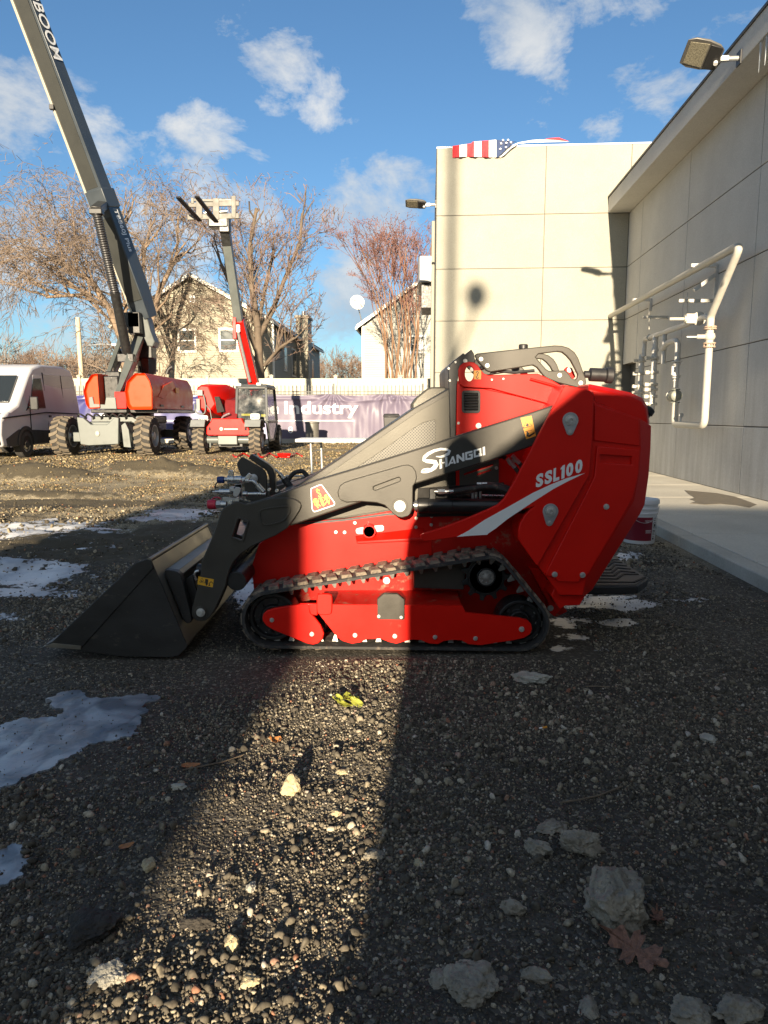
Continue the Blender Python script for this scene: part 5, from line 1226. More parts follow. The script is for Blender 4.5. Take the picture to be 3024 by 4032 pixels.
# ================================================================== PAVEMENT AND RIGHT-HAND BUILDING
def slab_mat(name, c1, c2, streak=0.0, bump=.25):
    m, n, l, b = newmat(name)
    tcn = n.new('ShaderNodeTexCoord')
    a = n.new('ShaderNodeTexNoise'); a.inputs['Scale'].default_value = 1.3; a.inputs['Detail'].default_value = 8; a.inputs['Roughness'].default_value = .6; l.new(tcn.outputs['Object'], a.inputs['Vector'])
    r = n.new('ShaderNodeValToRGB'); r.color_ramp.elements[0].position = .32; r.color_ramp.elements[0].color = (*c1, 1); r.color_ramp.elements[1].position = .68; r.color_ramp.elements[1].color = (*c2, 1); l.new(a.outputs['Fac'], r.inputs[0])
    last = r.outputs[0]
    f = n.new('ShaderNodeTexNoise'); f.inputs['Scale'].default_value = 60; f.inputs['Detail'].default_value = 6; l.new(tcn.outputs['Object'], f.inputs['Vector'])
    fr = n.new('ShaderNodeMapRange'); fr.inputs['From Min'].default_value = .3; fr.inputs['From Max'].default_value = .7; fr.inputs['To Min'].default_value = .90; fr.inputs['To Max'].default_value = 1.10; l.new(f.outputs['Fac'], fr.inputs['Value'])
    mx = n.new('ShaderNodeMixRGB'); mx.blend_type = 'MULTIPLY'; mx.inputs[0].default_value = 1; l.new(last, mx.inputs[1]); l.new(fr.outputs[0], mx.inputs[2]); last = mx.outputs[0]
    if streak:
        mp_ = n.new('ShaderNodeMapping'); mp_.inputs['Scale'].default_value = (3.2, 3.2, .35); l.new(tcn.outputs['Object'], mp_.inputs[0])
        s = n.new('ShaderNodeTexNoise'); s.inputs['Scale'].default_value = 2.2; s.inputs['Detail'].default_value = 7; s.inputs['Roughness'].default_value = .65; l.new(mp_.outputs[0], s.inputs['Vector'])
        sx = n.new('ShaderNodeSeparateXYZ'); l.new(tcn.outputs['Object'], sx.inputs[0])
        h = n.new('ShaderNodeMapRange'); h.inputs['From Min'].default_value = 0.0; h.inputs['From Max'].default_value = 3.0; h.inputs['To Min'].default_value = 1; h.inputs['To Max'].default_value = .0; l.new(sx.outputs[2], h.inputs['Value'])
        q = n.new('ShaderNodeValToRGB'); q.color_ramp.elements[0].position = .42; q.color_ramp.elements[0].color = (1, 1, 1, 1); q.color_ramp.elements[1].position = .66; q.color_ramp.elements[1].color = (.58, .55, .50, 1); l.new(s.outputs['Fac'], q.inputs[0])
        m2 = n.new('ShaderNodeMixRGB'); m2.blend_type = 'MULTIPLY'
        sm_ = n.new('ShaderNodeMath'); sm_.operation = 'MULTIPLY'; sm_.inputs[1].default_value = streak; l.new(h.outputs[0], sm_.inputs[0]); l.new(sm_.outputs[0], m2.inputs[0])
        l.new(last, m2.inputs[1]); l.new(q.outputs[0], m2.inputs[2]); last = m2.outputs[0]
    l.new(last, b.inputs['Base Color']); b.inputs['Roughness'].default_value = .85; b.inputs['Specular IOR Level'].default_value = .3
    bp_ = n.new('ShaderNodeBump'); bp_.inputs['Strength'].default_value = bump; bp_.inputs['Distance'].default_value = .004; l.new(f.outputs['Fac'], bp_.inputs['Height']); l.new(bp_.outputs[0], b.inputs['Normal'])
    return m
M['wall_grey'] = slab_mat('grey_wall_panel', (.46, .455, .435), (.53, .525, .50), .5)
M['wall_cream'] = slab_mat('cream_wall_panel', (.29, .28, .235), (.325, .315, .265), 0.15)
M['joint'] = mat('wall_joint', (.12, .115, .10), .9)
M['eave'] = slab_mat('eave_render', (.50, .49, .46), (.56, .55, .52), 0)
M['paving'] = slab_mat('pavement_concrete', (.48, .45, .38), (.58, .55, .47), 0, .5)
M['kerbm'] = slab_mat('kerb_concrete', (.34, .325, .28), (.50, .475, .41), 0, .7)
M['flash'] = mat('dark_flashing', (.05, .048, .045), .5, .3)
def on_wall(s, off, z):          # s metres along the wall from the corner towards the camera
    p = CORN - WD * s + WN * off; return Vector((p.x, p.y, z))
def on_face(t, off, z):          # t metres left of the corner along the lit wall
    p = CORN + WN * t - WD * off; return Vector((p.x, p.y, z))
def hitw(fr_, x, y, off=0.0):
    u, v = fr_(x, y); r = cray(u, v); P0 = W0 + WN * off; t = P0.dot(WN) / r.dot(WN); return Vector((0, 0, CAMH)) + r * t
def hitf(fr_, x, y, off=0.0):
    u, v = fr_(x, y); r = cray(u, v); P0 = CORN - WD * off; N_ = Vector((WD.x, WD.y, 0)); t = P0.dot(N_) / r.dot(N_); return Vector((0, 0, CAMH)) + r * t
def sof(p): return (CORN - p).dot(WD)
def tof(p): return (p - CORN).dot(WN)
ident = lambda x, y: (x, y)
pv = MB(); a0, a1 = -6.0, 34.0
def cx_at(y): return 2.50 + (y - 5.5) * math.tan(math.radians(3.4))
# pavement bays and a kerb strip
kw = .15
ke = MB()
yk = a0
k = 0
while yk < 15.0:
    y2 = min(yk + 3.0, 15.1)
    ke.plate([(cx_at(yk + .006), yk + .006), (cx_at(yk + .006) + kw, yk + .006), (cx_at(y2 - .006) + kw, y2 - .006), (cx_at(y2 - .006), y2 - .006)], -.2, ZS, axis='Z'); yk = y2
tag(ke.done('kerb', M['kerbm'], None, bevel=.012), kind='structure')
wallx = lambda y: 4.59 + (y - 8.43) * math.tan(WA)
yk = a0
joints = [-6, -4.4, -2.8, -1.2, .4, 2.0, 3.6, 4.9, 6.13, 7.3, 8.9, 10.5, 12.1, 13.7, 15.2]
for ya_, yb_ in zip(joints, joints[1:]):
    pv.plate([(cx_at(ya_) + kw + .006, ya_ + .007), (wallx(ya_) + .05, ya_ + .007), (wallx(yb_) + .05, yb_ - .007), (cx_at(yb_) + kw + .006, yb_ - .007)], -.2, ZS, axis='Z')
tag(pv.done('pavement', M['paving'], None, bevel=.006), kind='structure')
sb = MB(); sb.plate([(cx_at(a0) + .03, a0), (wallx(a0), a0), (wallx(15.2), 15.2), (cx_at(15.2) + .03, 15.2)], -.25, ZS - .02, axis='Z'); tag(sb.done('pavement_base', M['joint'], None), kind='structure')
# wet stain left on the paving
wm = mat('damp_concrete', (.17, .145, .11), .55, 0, .15, 9)
st = MB(); outl = [frame(2350, 1800, 2.461)(x, y) for x, y in [(850, 322), (930, 330), (1160, 350), (1340, 385), (1480, 435), (1550, 462), (1480, 490), (1350, 468), (1200, 455), (1060, 462), (900, 450), (960, 430), (900, 410), (950, 395), (890, 360)]]
st.plate([tuple(gp(u, v, ZS)[:2]) for u, v in outl], ZS + .001, ZS + .004, axis='Z'); tag(st.done('pavement_stain', wm, None), kind='structure')

# --- the grey side building with the eave
GB = empty('side_building', (CORN.x + .5, CORN.y - 4, 0), 'grey panelled building side with overhanging eave along the pavement, gas pipes on it', 'building')
zj = [ZS, .96, 2.01, 3.08, 4.14, 5.21]
sj = sorted([0.0] + [sof(hitw(ident, u, v)) for u, v in ((2528, 900), (2706, 900), (2978, 925))])
dS = sj[-1] - sj[-2]
while sj[-1] < 24: sj.append(sj[-1] + dS)
dw = (.06, .95, 2.16)                                     # door recess by the corner
pn = MB(); g_ = .007
for i in range(len(sj) - 1):
    for j in range(len(zj) - 1):
        s0, s1, z0, z1 = sj[i] + g_, sj[i + 1] - g_, zj[j] + g_, zj[j + 1] - g_
        cells = [(s0, s1, z0, z1)]
        if s0 < dw[1] and z0 < dw[2] - .1:
            cells = [(dw[1], s1, z0, z1)] if z1 < dw[2] + .01 else [(dw[1], s1, z0, z1), (s0, dw[1], dw[2], z1)]
            cells = [c for c in cells if c[1] - c[0] > .05 and c[3] - c[2] > .05]
        for (c0, c1, c2, c3) in cells:
            pn.loft([[on_wall(c0, 0, c2), on_wall(c1, 0, c2), on_wall(c1, 0, c3), on_wall(c0, 0, c3)], [on_wall(c0, -.03, c2), on_wall(c1, -.03, c2), on_wall(c1, -.03, c3), on_wall(c0, -.03, c3)]])
pn.done('wall', M['wall_grey'], GB, bevel=.004)
bkp = MB(); bkp.loft([[on_wall(dw[1], -.012, 0), on_wall(24, -.012, 0), on_wall(24, -.012, 5.25), on_wall(dw[1], -.012, 5.25)], [on_wall(dw[1], -4.5, 0), on_wall(24, -4.5, 0), on_wall(24, -4.5, 5.25), on_wall(dw[1], -4.5, 5.25)]])
bkp.loft([[on_wall(0.02, -.012, dw[2]), on_wall(dw[1], -.012, dw[2]), on_wall(dw[1], -.012, 5.25), on_wall(.02, -.012, 5.25)], [on_wall(0.02, -4.5, dw[2]), on_wall(dw[1], -4.5, dw[2]), on_wall(dw[1], -4.5, 5.25), on_wall(.02, -4.5, 5.25)]])
bkp.done('wall_core', M['joint'], GB)
dr = MB(); dr.loft([[on_wall(.02, -.16, ZS), on_wall(dw[1], -.16, ZS), on_wall(dw[1], -.16, dw[2]), on_wall(.02, -.16, dw[2])], [on_wall(.02, -.2, ZS), on_wall(dw[1], -.2, ZS), on_wall(dw[1], -.2, dw[2]), on_wall(.02, -.2, dw[2])]])
drr = dr.done('door', mat('dark_door', (.07, .075, .075), .4), GB, bevel=.004)
dh = MB(); dh.cyl(on_wall(.85, -.16, 1.05), on_wall(.85, -.09, 1.05), .015); dh.done('handle', M['zinc'], drr)
ev = MB(); z0, z1, ov_ = 5.21, 5.50, .43
sec = [(-.1, z0), (ov_, z0), (ov_, z1), (-.1, z1)]
ev.loft([[on_wall(0.0, o_, z) for o_, z in sec], [on_wall(24, o_, z) for o_, z in sec]]); ev.done('eave', M['eave'], GB, bevel=.006)
fl = MB(); sec = [(-4.5, z1), (ov_ + .02, z1), (ov_ + .02, z1 + .035), (-4.5, z1 + .16)]
fl.loft([[on_wall(-.01, o_, z) for o_, z in sec], [on_wall(24, o_, z) for o_, z in sec]]); fl.done('roof_flashing', M['flash'], GB, bevel=.003)

# --- the sunlit cream block
HB = empty('cream_building', (CORN.x - 1.5, CORN.y + 5, 0), 'tall cream panelled building end wall in full sun, flag on its parapet', 'building')
tj = [0.0, tof(hitf(ident, 2143, 900)), tof(hitf(ident, 1718, 900))]
ztop = 6.53; zf = [0.0, .96, 2.01, 3.08, 4.14, 5.21, ztop]
pn = MB()
tjj = [-6.2, -4.0, -2.0] + tj
for i in range(len(tjj) - 1):
    for j in range(len(zf) - 1):
        c0, c1, c2, c3 = tjj[i] + g_, tjj[i + 1] - (g_ if i < len(tjj) - 2 else 0), zf[j] + g_, zf[j + 1] - (g_ if j < len(zf) - 2 else 0)
        if c1 <= 0.01 and c2 < 5.0: continue
        pn.loft([[on_face(c0, 0, c2), on_face(c1, 0, c2), on_face(c1, 0, c3), on_face(c0, 0, c3)], [on_face(c0, -.03, c2), on_face(c1, -.03, c2), on_face(c1, -.03, c3), on_face(c0, -.03, c3)]])
pn.done('end_wall', M['wall_cream'], HB, bevel=.004)
T1 = tj[-1]
cr = MB(); A_ = [on_face(-6.2, -.012, 0), on_face(T1 - .004, -.012, 0), on_face(T1 - .004, -.012, ztop - .01), on_face(-6.2, -.012, ztop - .01)]; B_ = [p + WD * 14 for p in A_]; cr.loft([A_, B_]); cr.done('wall_core', M['joint'], HB)
sdw = MB()
yy = [0.0, 2.2, 4.4, 6.6, 8.8, 11, 14]
for a_, b_2 in zip(yy, yy[1:]):
    for j in range(len(zf) - 1):
        q0 = on_face(T1, 0, 0); pts = []
        c2, c3 = zf[j] + g_, zf[j + 1] - (g_ if j < len(zf) - 2 else 0)
        R_ = [q0 + WD * (a_ + (g_ if a_ else -.0)), q0 + WD * (b_2 - g_)]
        ring0 = [Vector((R_[0].x, R_[0].y, c2)), Vector((R_[1].x, R_[1].y, c2)), Vector((R_[1].x, R_[1].y, c3)), Vector((R_[0].x, R_[0].y, c3))]
        sdw.loft([ring0, [p - WN * .02 for p in ring0]])
sdw.done('side_wall', M['wall_cream'], HB, bevel=.003)
cpg = MB(); A_ = [on_face(-6.2, .012, ztop), on_face(T1 + .012, .012, ztop), on_face(T1 + .012, .012, ztop + .03), on_face(-6.2, .012, ztop + .03)]; B_ = [p + WD * 14 for p in A_]; cpg.loft([A_, B_]); cpg.done('parapet_cap', M['decal_white'], HB, bevel=.004)
dp = MB(); dp.cyl(on_face(T1 + .05, -3.2, 0), on_face(T1 + .05, -3.2, ztop - .6), .045, n=14); dp.done('downpipe', M['wall_cream'], HB)
# box sign on the far side wall
bxs = empty('wall_box', on_face(T1 + .2, -4.6, 4.5), 'white boxed canopy with a dark lower part on the left side of the cream building', 'canopy')
q = MB(); P0 = on_face(T1 + .0, -4.4, 0); c_ = P0 + WN * .22 + WD * .9
q.plate([(P0.x, P0.y), ((P0 + WN * .40).x, (P0 + WN * .40).y), ((P0 + WN * .46 + WD * .3).x, (P0 + WN * .46 + WD * .3).y), ((P0 + WN * .46 + WD * 2.2).x, (P0 + WN * .46 + WD * 2.2).y), ((P0 + WD * 2.2).x, (P0 + WD * 2.2).y)], 4.68, 5.36, axis='Z'); q.done('canopy_box', mat('pale_metal', (.45, .46, .47), .45), bxs, bevel=.02)
q = MB(); P1 = P0 + WD * .15; q.plate([((P1 + WN * .06).x, (P1 + WN * .06).y), ((P1 + WN * .36).x, (P1 + WN * .36).y), ((P1 + WN * .36 + WD * 1.4).x, (P1 + WN * .36 + WD * 1.4).y), ((P1 + WN * .06 + WD * 1.4).x, (P1 + WN * .06 + WD * 1.4).y)], 4.02, 4.67, axis='Z'); q.done('dark_unit', M['blackpl'], bxs, bevel=.01)
tag(bxs)

# --- flag over the parapet
fg = MB(); Fm = []
uu = [(597, .0), (635, 1), (675, 0), (715, 1), (755, 0), (795, 1), (835, 2), (900, 2)]
fo = empty('flag', hitf(fS, 720, 50, .05), 'red, white and blue striped flag draped over the parapet of the cream building', 'flag')
def fp_(x, y, off): return hitf(fS, x, y, off)
def quadstrip(mb, xs_, ytop, ybot, off, nseg=8):
    rows = []
    for x in xs_:
        col_ = []
        for k in range(nseg + 1):
            t = k / nseg; y = ytop(x) * (1 - t) + ybot(x) * t
            col_.append(fp_(x, y, off + .02 * math.sin(x * .09) * (t + .3) + .012 * math.sin(x * .23 + t * 5)))
        rows.append(col_)
    VV = [[mb.bm.verts.new(p) for p in r] for r in rows]
    for a, c in zip(VV, VV[1:]):
        for k in range(nseg): mb.bm.faces.new((a[k], a[k + 1], c[k + 1], c[k]))
yt = lambda x: 34 - (x - 597) * .13 if x < 700 else 12 - (x - 700) * .085
yb2 = lambda x: 98 - (x - 597) * .10 if x < 660 else 91 + (x - 660) * .028
for (xa, xb, mm_) in ((597, 635, 'red'), (635, 675, 'white'), (675, 715, 'red'), (715, 755, 'white'), (755, 795, 'red'), (795, 835, 'white')):
    q = MB(); quadstrip(q, np.linspace(xa, xb, 6), yt, yb2, .05)
    for v in q.bm.verts: pass
    o = q.done('stripe', M['flag_' + mm_] if ('flag_' + mm_) in M else M.setdefault('flag_' + mm_, mat('flag_' + mm_, (.62, .03, .04) if mm_ == 'red' else (.78, .78, .78), .8, 0, .08, 20)), fo, smooth=60)
M['flag_blue'] = mat('flag_blue', (.03, .05, .12), .8, 0, .08, 20)
q = MB(); quadstrip(q, np.linspace(835, 945, 12), lambda x: 0 + (x - 835) * .10, lambda x: 95 if x < 845 else max(95 - (x - 845) * .92, 13), .05); q.done('canton', M['flag_blue'], fo, smooth=60)
q = MB()
for (x, y) in ((862, 20), (890, 17), (915, 14), (858, 50), (888, 40), (872, 2), (900, 1)):
    pts = []
    for k in range(10):
        a = math.pi / 2 + k * math.pi / 5; r_ = 7.5 if k % 2 == 0 else 3.0
        pts.append(fp_(x + r_ * math.cos(a), y - r_ * math.sin(a), .095))
    q.face(pts)
q.done('stars', M['flag_white'], fo, smooth=0)
q = MB()
band = [(848, 96), (880, 82), (915, 48), (955, 22), (1000, 17), (1100, 14), (1235, 11), (1160, 2), (1090, -2), (1030, 2), (960, 14), (925, 28), (895, 60), (865, 84)]
q.face([fp_(x, y, .07 + .02 * math.sin(i)) for i, (x, y) in enumerate(band)]); q.done('white_fold', M['flag_white'], fo, smooth=0)
q = MB(); q.face([fp_(x, y, .03) for x, y in [(1085, 2), (1120, -8), (1175, -12), (1230, 8), (1150, 6)]]); q.done('red_fold', M['flag_red'], fo, smooth=0)

# --- floodlights
M['lens'] = mat('led_lens', (.24, .22, .16), .3, 0, .35, 60, bump=.6, bump_scale=90)
M['lamp_grey'] = mat('lamp_grey', (.13, .125, .115), .45, .3)
def flood(name, mount, outd, alongd, arm_l, L, Wd_, tilt, label, group=None, yaw=0.0):
    t = empty(name, mount, label, 'floodlight', group)
    o_, al = outd.normalized(), alongd.normalized(); up = Vector((0, 0, 1)); al = (al * math.cos(yaw) - up * math.sin(yaw)).normalized()
    q = MB(); q.bar(mount - o_ * .0, mount + o_ * .02, .12, .16); q.done('mount_plate', M['blackpl'], t, bevel=.004)
    q = MB(); q.cyl(mount + o_ * .02, mount + o_ * (arm_l * .75) + up * .0, .028, n=14); q.bar(mount + o_ * arm_l * .7, mount + o_ * (arm_l + .04), .05, .06); q.done('arm', M['zinc'], t, bevel=.004)
    c = mount + o_ * (arm_l + .03); d = (o_ * math.cos(tilt) + up * math.sin(tilt)).normalized(); n_ = al.cross(d).normalized()
    if n_.z > 0: n_ = -n_
    def pq(a, w, h): return c + d * a + al * w - n_ * h
    rings = []
    for (a, w, h) in ((0, .30, .03), (.06, .42, .05), (.45 * L, .5, .055), (.8 * L, .5, .045), (L, .40, .02)):
        w2 = w * Wd_; rings.append([pq(a, -w2, 0), pq(a, w2, 0), pq(a, w2, h * .5), pq(a, w2 * .8, h), pq(a, -w2 * .8, h), pq(a, -w2, h * .5)])
    q = MB(); q.loft(rings); hd_ = q.done('lamp_head', M['lamp_grey'], t, bevel=.006)
    q = MB(); q.loft([[pq(.42 * L, -.40 * Wd_, 0), pq(.42 * L, .40 * Wd_, 0), pq(.92 * L, .36 * Wd_, 0), pq(.92 * L, -.36 * Wd_, 0)], [pq(.42 * L, -.40 * Wd_, -.006), pq(.42 * L, .40 * Wd_, -.006), pq(.92 * L, .36 * Wd_, -.006), pq(.92 * L, -.36 * Wd_, -.006)]]); q.done('lens', M['lens'], hd_)
    q = MB(); q.loft([[pq(.05 * L, -.38 * Wd_, 0), pq(.05 * L, .38 * Wd_, 0), pq(.38 * L, .42 * Wd_, 0), pq(.38 * L, -.42 * Wd_, 0)], [pq(.05 * L, -.38 * Wd_, -.02), pq(.05 * L, .38 * Wd_, -.02), pq(.38 * L, .42 * Wd_, -.02), pq(.38 * L, -.42 * Wd_, -.02)]]); q.done('driver_box', M['blackpl'], hd_, bevel=.004)
    q = MB(); q.cyl(pq(.1 * L, .1 * Wd_, -.02), pq(.1 * L, .1 * Wd_, -.045), .025, n=12); q.done('sensor', M['decal_white'], hd_)
    return t
mt = hitw(fR, 1385, 565, ov_)
flood('floodlight', mt, WN, WD, .19, .44, .38, math.radians(12), 'larger near floodlight on the grey eave, seen from below', yaw=.42)
mt = hitf(ident, 1722, 792, .0) + WD * .25; mt = Vector((mt.x, mt.y, mt.z)) + WN * .02
flood('floodlight', mt, WN, WD, .18, .44, .30, math.radians(4), 'distant floodlight at the upper left corner of the cream building', yaw=.3)
# icicles
ic = mat('icicle_ice', (.75, .80, .85), .1, 0, .05, 20, trans=.6)
for (xt, yt_, xb, yb_, lab) in ((1585, 440, 1530, 820, 'longer icicle hanging from the eave at the right edge'), (1640, 430, 1605, 715, 'shorter icicle beside the longer one at the right edge')):
    a_ = hitw(fR, xt, yt_, ov_ - .02); q = MB(); L_ = abs(hitw(fR, xb, yb_, ov_ - .02).z - a_.z) * .75; zt0 = 5.52
    q.tube([Vector((a_.x, a_.y, zt0)), Vector((a_.x, a_.y, zt0 - L_ * .3)), Vector((a_.x + .004, a_.y, zt0 - L_ * .7 - .2)), Vector((a_.x, a_.y + .004, a_.z - L_))], [.022, .020, .012, .002], 10); tag(q.done('icicle', ic, None), lab, 'icicle')

# --- gas pipework
PO = .30
PW = empty('gas_pipework', on_wall(4, PO, 0), 'white painted gas pipes, valves and meter bracketed to the grey wall', 'gas pipes')
M['pipe'] = mat('white_pipe_paint', (.45, .43, .375), .45, 0, .10, 14, dirt=(.33, .20, .10), dirt_amt=.18, dirt_scale=9)
M['pipe_grey'] = mat('grey_pipe_paint', (.50, .49, .46), .5, 0, .12, 14, dirt=(.30, .22, .15), dirt_amt=.25, dirt_scale=12)
M['rust'] = mat('rusty_flange', (.38, .29, .22), .6, 0, .2, 20, dirt=(.25, .12, .07), dirt_amt=.45, dirt_scale=20)
W5 = lambda x, y, off=PO: hitw(fZ5, x, y, off)
def rnd_path(pts, r, n=6):
    o_ = [pts[0]]
    for i in range(1, len(pts) - 1):
        p, a, c = pts[i], pts[i - 1], pts[i + 1]; da, dc = (a - p), (c - p); q = min(r, da.length * .45, dc.length * .45); s_, e_ = p + da.normalized() * q, p + dc.normalized() * q
        for k in range(n + 1):
            t = k / n; o_.append(s_ * (1 - t) ** 2 + p * 2 * t * (1 - t) + e_ * t * t)
    o_.append(pts[-1]); return o_
p_up = W5(1445, 125); p_dn = W5(1205, 700); zc_ = (p_up.z + W5(480, 655).z) / 2
s_far = 0.02
q = MB(); q.tube(rnd_path([on_wall(s_far, PO, p_up.z), p_up, p_dn, p_dn + Vector((0, 0, -.12))], .16, 8), .048, 18); q.done('overhead_pipe', M['pipe'], PW)
q = MB(); pf = W5(1190, 960); pb = W5(1150, 1530)
x0_, y0_ = pf.x, pf.y
vtop = Vector((x0_, y0_, W5(1190, 700).z)); vbot = Vector((x0_, y0_, W5(1150, 1562).z))
sL = sof(W5(915, 1560)); hL = on_wall(sL, PO, vbot.z); up1 = Vector((hL.x, hL.y, W5(915, 1380).z))
q.tube(rnd_path([vtop, vbot, hL, up1], .11, 8), .049, 18); q.done('main_riser', M['pipe'], PW)
def flange(mb, c, ax_, r, h): mb.lathe(c - ax_ * h / 2, ax_, [(0, .001), (0, r), (h, r), (h, .001)], 24)
q = MB()
for yv in (785, 800, 912, 940): flange(q, Vector((x0_, y0_, W5(1185, yv).z)), Vector((0, 0, 1)), .082, .018)
for k in range(8):
    a = k * math.pi / 4
    for ya_, yb_ in ((778, 808), (905, 948)): q.cyl(Vector((x0_ + .068 * math.cos(a), y0_ + .068 * math.sin(a), W5(1185, ya_).z)), Vector((x0_ + .068 * math.cos(a), y0_ + .068 * math.sin(a), W5(1185, yb_).z)), .008, n=6)
q.done('flanges', M['rust'], PW)
q = MB(); zv = W5(1185, 860).z; q.ball(Vector((x0_, y0_, zv)), .075, 2, (1, 1, .95)); q.cyl(Vector((x0_, y0_, zv)), Vector((x0_, y0_, zv)) + WN * .17, .03, n=12); vv_ = q.done('main_valve', M['pipe'], PW)
q = MB(); q.bar(Vector((x0_, y0_, zv)) + WN * .15, Vector((x0_, y0_, zv)) + WN * .30, .008, .016); q.done('valve_lever', M['zinc'], vv_)
# header with its valve
hz = W5(1000, 765).z; s1 = sof(vtop); s2 = sof(W5(680, 880))
q = MB(); q.tube(rnd_path([on_wall(s1, PO, W5(1190, 720).z), on_wall(s1 + .1 - .3, PO, hz + .02), on_wall(sof(W5(1000, 765)), PO, hz), on_wall(s2, PO, hz), on_wall(s2, PO, W5(650, 1020).z)], .10, 8), .040, 16); q.done('header_pipe', M['pipe_grey'], PW)
q = MB(); c = on_wall(sof(W5(1110, 715)), PO, W5(1110, 715).z); q.lathe(c - WD * .05, WD, [(0, .04), (.03, .095), (.06, .095), (.07, .05), (.16, .05), (.17, .07), (.2, .07), (.2, .001)], 24)
q.cyl(c, c + WN * .20, .045, n=14); q.box(c + WN * .12, (.13, .09, .13)); q.cyl(c + WN * .2, c + WN * .40, .022, n=8); q.done('regulator', M['pipe'], PW, bevel=.003)
# risers
def riser(xc, ytop_, ybot_, items, r=.048, off=PO, nm='riser'):
    s_ = sof(W5(xc, (ytop_ + ybot_) / 2, off)); B_ = lambda y: on_wall(s_, off, W5(xc, y, off).z)
    q = MB(); q.cyl(B_(ytop_), B_(ybot_), r, n=16)
    for (y, rr, h) in items: flange(q, B_(y), Vector((0, 0, 1)), rr, h)
    return q.done(nm, M['pipe_grey'], PW, bevel=.002), B_
ri, B1 = riser(648, 1000, 1420, [(1015, .05, .05), (1050, .065, .03), (1100, .06, .04), (1150, .06, .02), (1250, .06, .02), (1300, .055, .06), (1340, .05, .03)])
ri2, B2 = riser(752, 850, 1440, [(965, .06, .05), (1020, .065, .03), (1055, .06, .04), (1080, .045, .03), (1140, .05, .02), (1235, .06, .02), (1290, .055, .06), (1385, .065, .02), (1400, .065, .02)])
for (rr_, B_, ys_) in ((ri, B1, (1050, 1150, 1250, 1300, 1345)), (ri2, B2, (1030, 1140, 1235, 1275, 1330, 1390))):
    q = MB()
    for y in ys_:
        c = B_(y); q.cyl(c - WN * -.02, c + WN * .13, .026, n=8); q.box(c + WN * .11, (.06, .05, .06)); q.box(c, (.13, .12, .05)); q.cyl(c - WD * .10, c + WD * .10, .016, n=8)
    q.done('unions', M['pipe'], rr_, bevel=.003)
# u-bend, meter and relief valve
s_m = sof(W5(935, 1100)); Bm = lambda y, d=0: on_wall(s_m + d, PO, W5(935, y).z)
s_l = sof(W5(835, 950))
q = MB(); q.tube(rnd_path([on_wall(s_l, PO, W5(840, 1070).z), on_wall(s_l, PO, W5(840, 840).z)], .05), .036, 14)
q.tube(rnd_path([on_wall(s_l, PO + .02, W5(850, 950).z), on_wall(s_l - .02 + (s_m - s_l) * .4, PO + .02, W5(880, 900).z), on_wall(s_m, PO, W5(935, 885).z), Bm(1050)], .14, 8), .042, 16); q.done('u_bend', M['pipe_grey'], PW)
q = MB(); q.cyl(Bm(1050), Bm(1260), .036, n=16)
for y, r_ in ((1055, .075), (1075, .06), (1165, .065), (1180, .06), (1205, .05)): flange(q, Bm(y), Vector((0, 0, 1)), r_, .02)
for a in (-.055, .055): q.cyl(Bm(1055, a), Bm(1205, a), .008, n=8)
q.cyl(Bm(1090) + WN * .05, Bm(1160) + WN * .05, .030, n=12); q.done('meter_riser', M['pipe_grey'], PW, bevel=.002)
q = MB(); cm = Bm(1325); q.lathe(cm - WD * .09, WD, [(0, .001), (0, .05), (.02, .085), (.07, .09), (.11, .09), (.16, .085), (.18, .05), (.18, .001)], 24); q.box(cm, (.10, .09, .15)); flange(q, Bm(1378), Vector((0, 0, 1)), .075, .018); flange(q, Bm(1275), Vector((0, 0, 1)), .07, .018); q.done('gas_meter', mat('meter_grey', (.20, .21, .18), .5, .2, .2, 30, dirt=(.4, .38, .33), dirt_amt=.2), PW, bevel=.004)
q = MB(); q.lathe(cm - WD * -.12 + WN * .0, WD, [(0, .03), (.04, .085), (.07, .085), (.09, .03), (.1, .001)], 20); q.done('diaphragm', M['pipe'], PW)
q = MB(); c = on_wall(sof(W5(970, 1480)), PO, W5(970, 1480).z); q.cyl(Vector((c.x, c.y, vbot.z)), c, .010, n=8); q.lathe(c - WD * .02, WD, [(0, .001), (0, .034), (.015, .036), (.03, .034), (.03, .001)], 16); q.done('drain_valve', M['zinc'], PW)
# struts and brackets from the wall
def strut(xl, xr, y, rod=None):
    pr = hitw(fZ5, xr, y, .0); s_ = sof(pr)
    u_, v_ = fZ5(xl, y); r = cray(u_, v_)
    # outward end at the same station along the wall
    N_ = Vector((WD.x, WD.y, 0)); Q = CORN - WD * s_; t = Q.dot(N_) / r.dot(N_); pl = Vector((0, 0, CAMH)) + r * t
    q = MB(); q.bar(pl, pr, .045, .045)
    if rod:
        xr_, y0r, y1r = rod
        def at_(x, y_):
            u2, v2 = fZ5(x, y_); r2 = cray(u2, v2); t2 = Q.dot(N_) / r2.dot(N_); return Vector((0, 0, CAMH)) + r2 * t2
        q.cyl(at_(xr_, y0r), at_(xr_ - 2, y1r), .010, n=8)
    q.done('wall_strut', M['pipe'], PW, bevel=.003)
strut(665, 862, 703, (718, 645, 800)); strut(950, 1252, 573, (1022, 505, 690))
q = MB(); s_ = sof(hitw(fZ5, 1265, 300, 0)); za, zb = hitw(fZ5, 1268, 290, 0).z, hitw(fZ5, 1250, 660, 0).z
q.bar(on_wall(s_, .02, za + .02), on_wall(s_, .02, zb), .045, .04); q.bar(on_wall(s_, .02, za), on_wall(s_, PO + .08, za), .05, .05); q.bar(on_wall(s_, PO + .02, zb + .30), on_wall(s_, .03, za - .12), .05, .05); q.done('pipe_bracket', M['pipe_grey'], PW, bevel=.003)
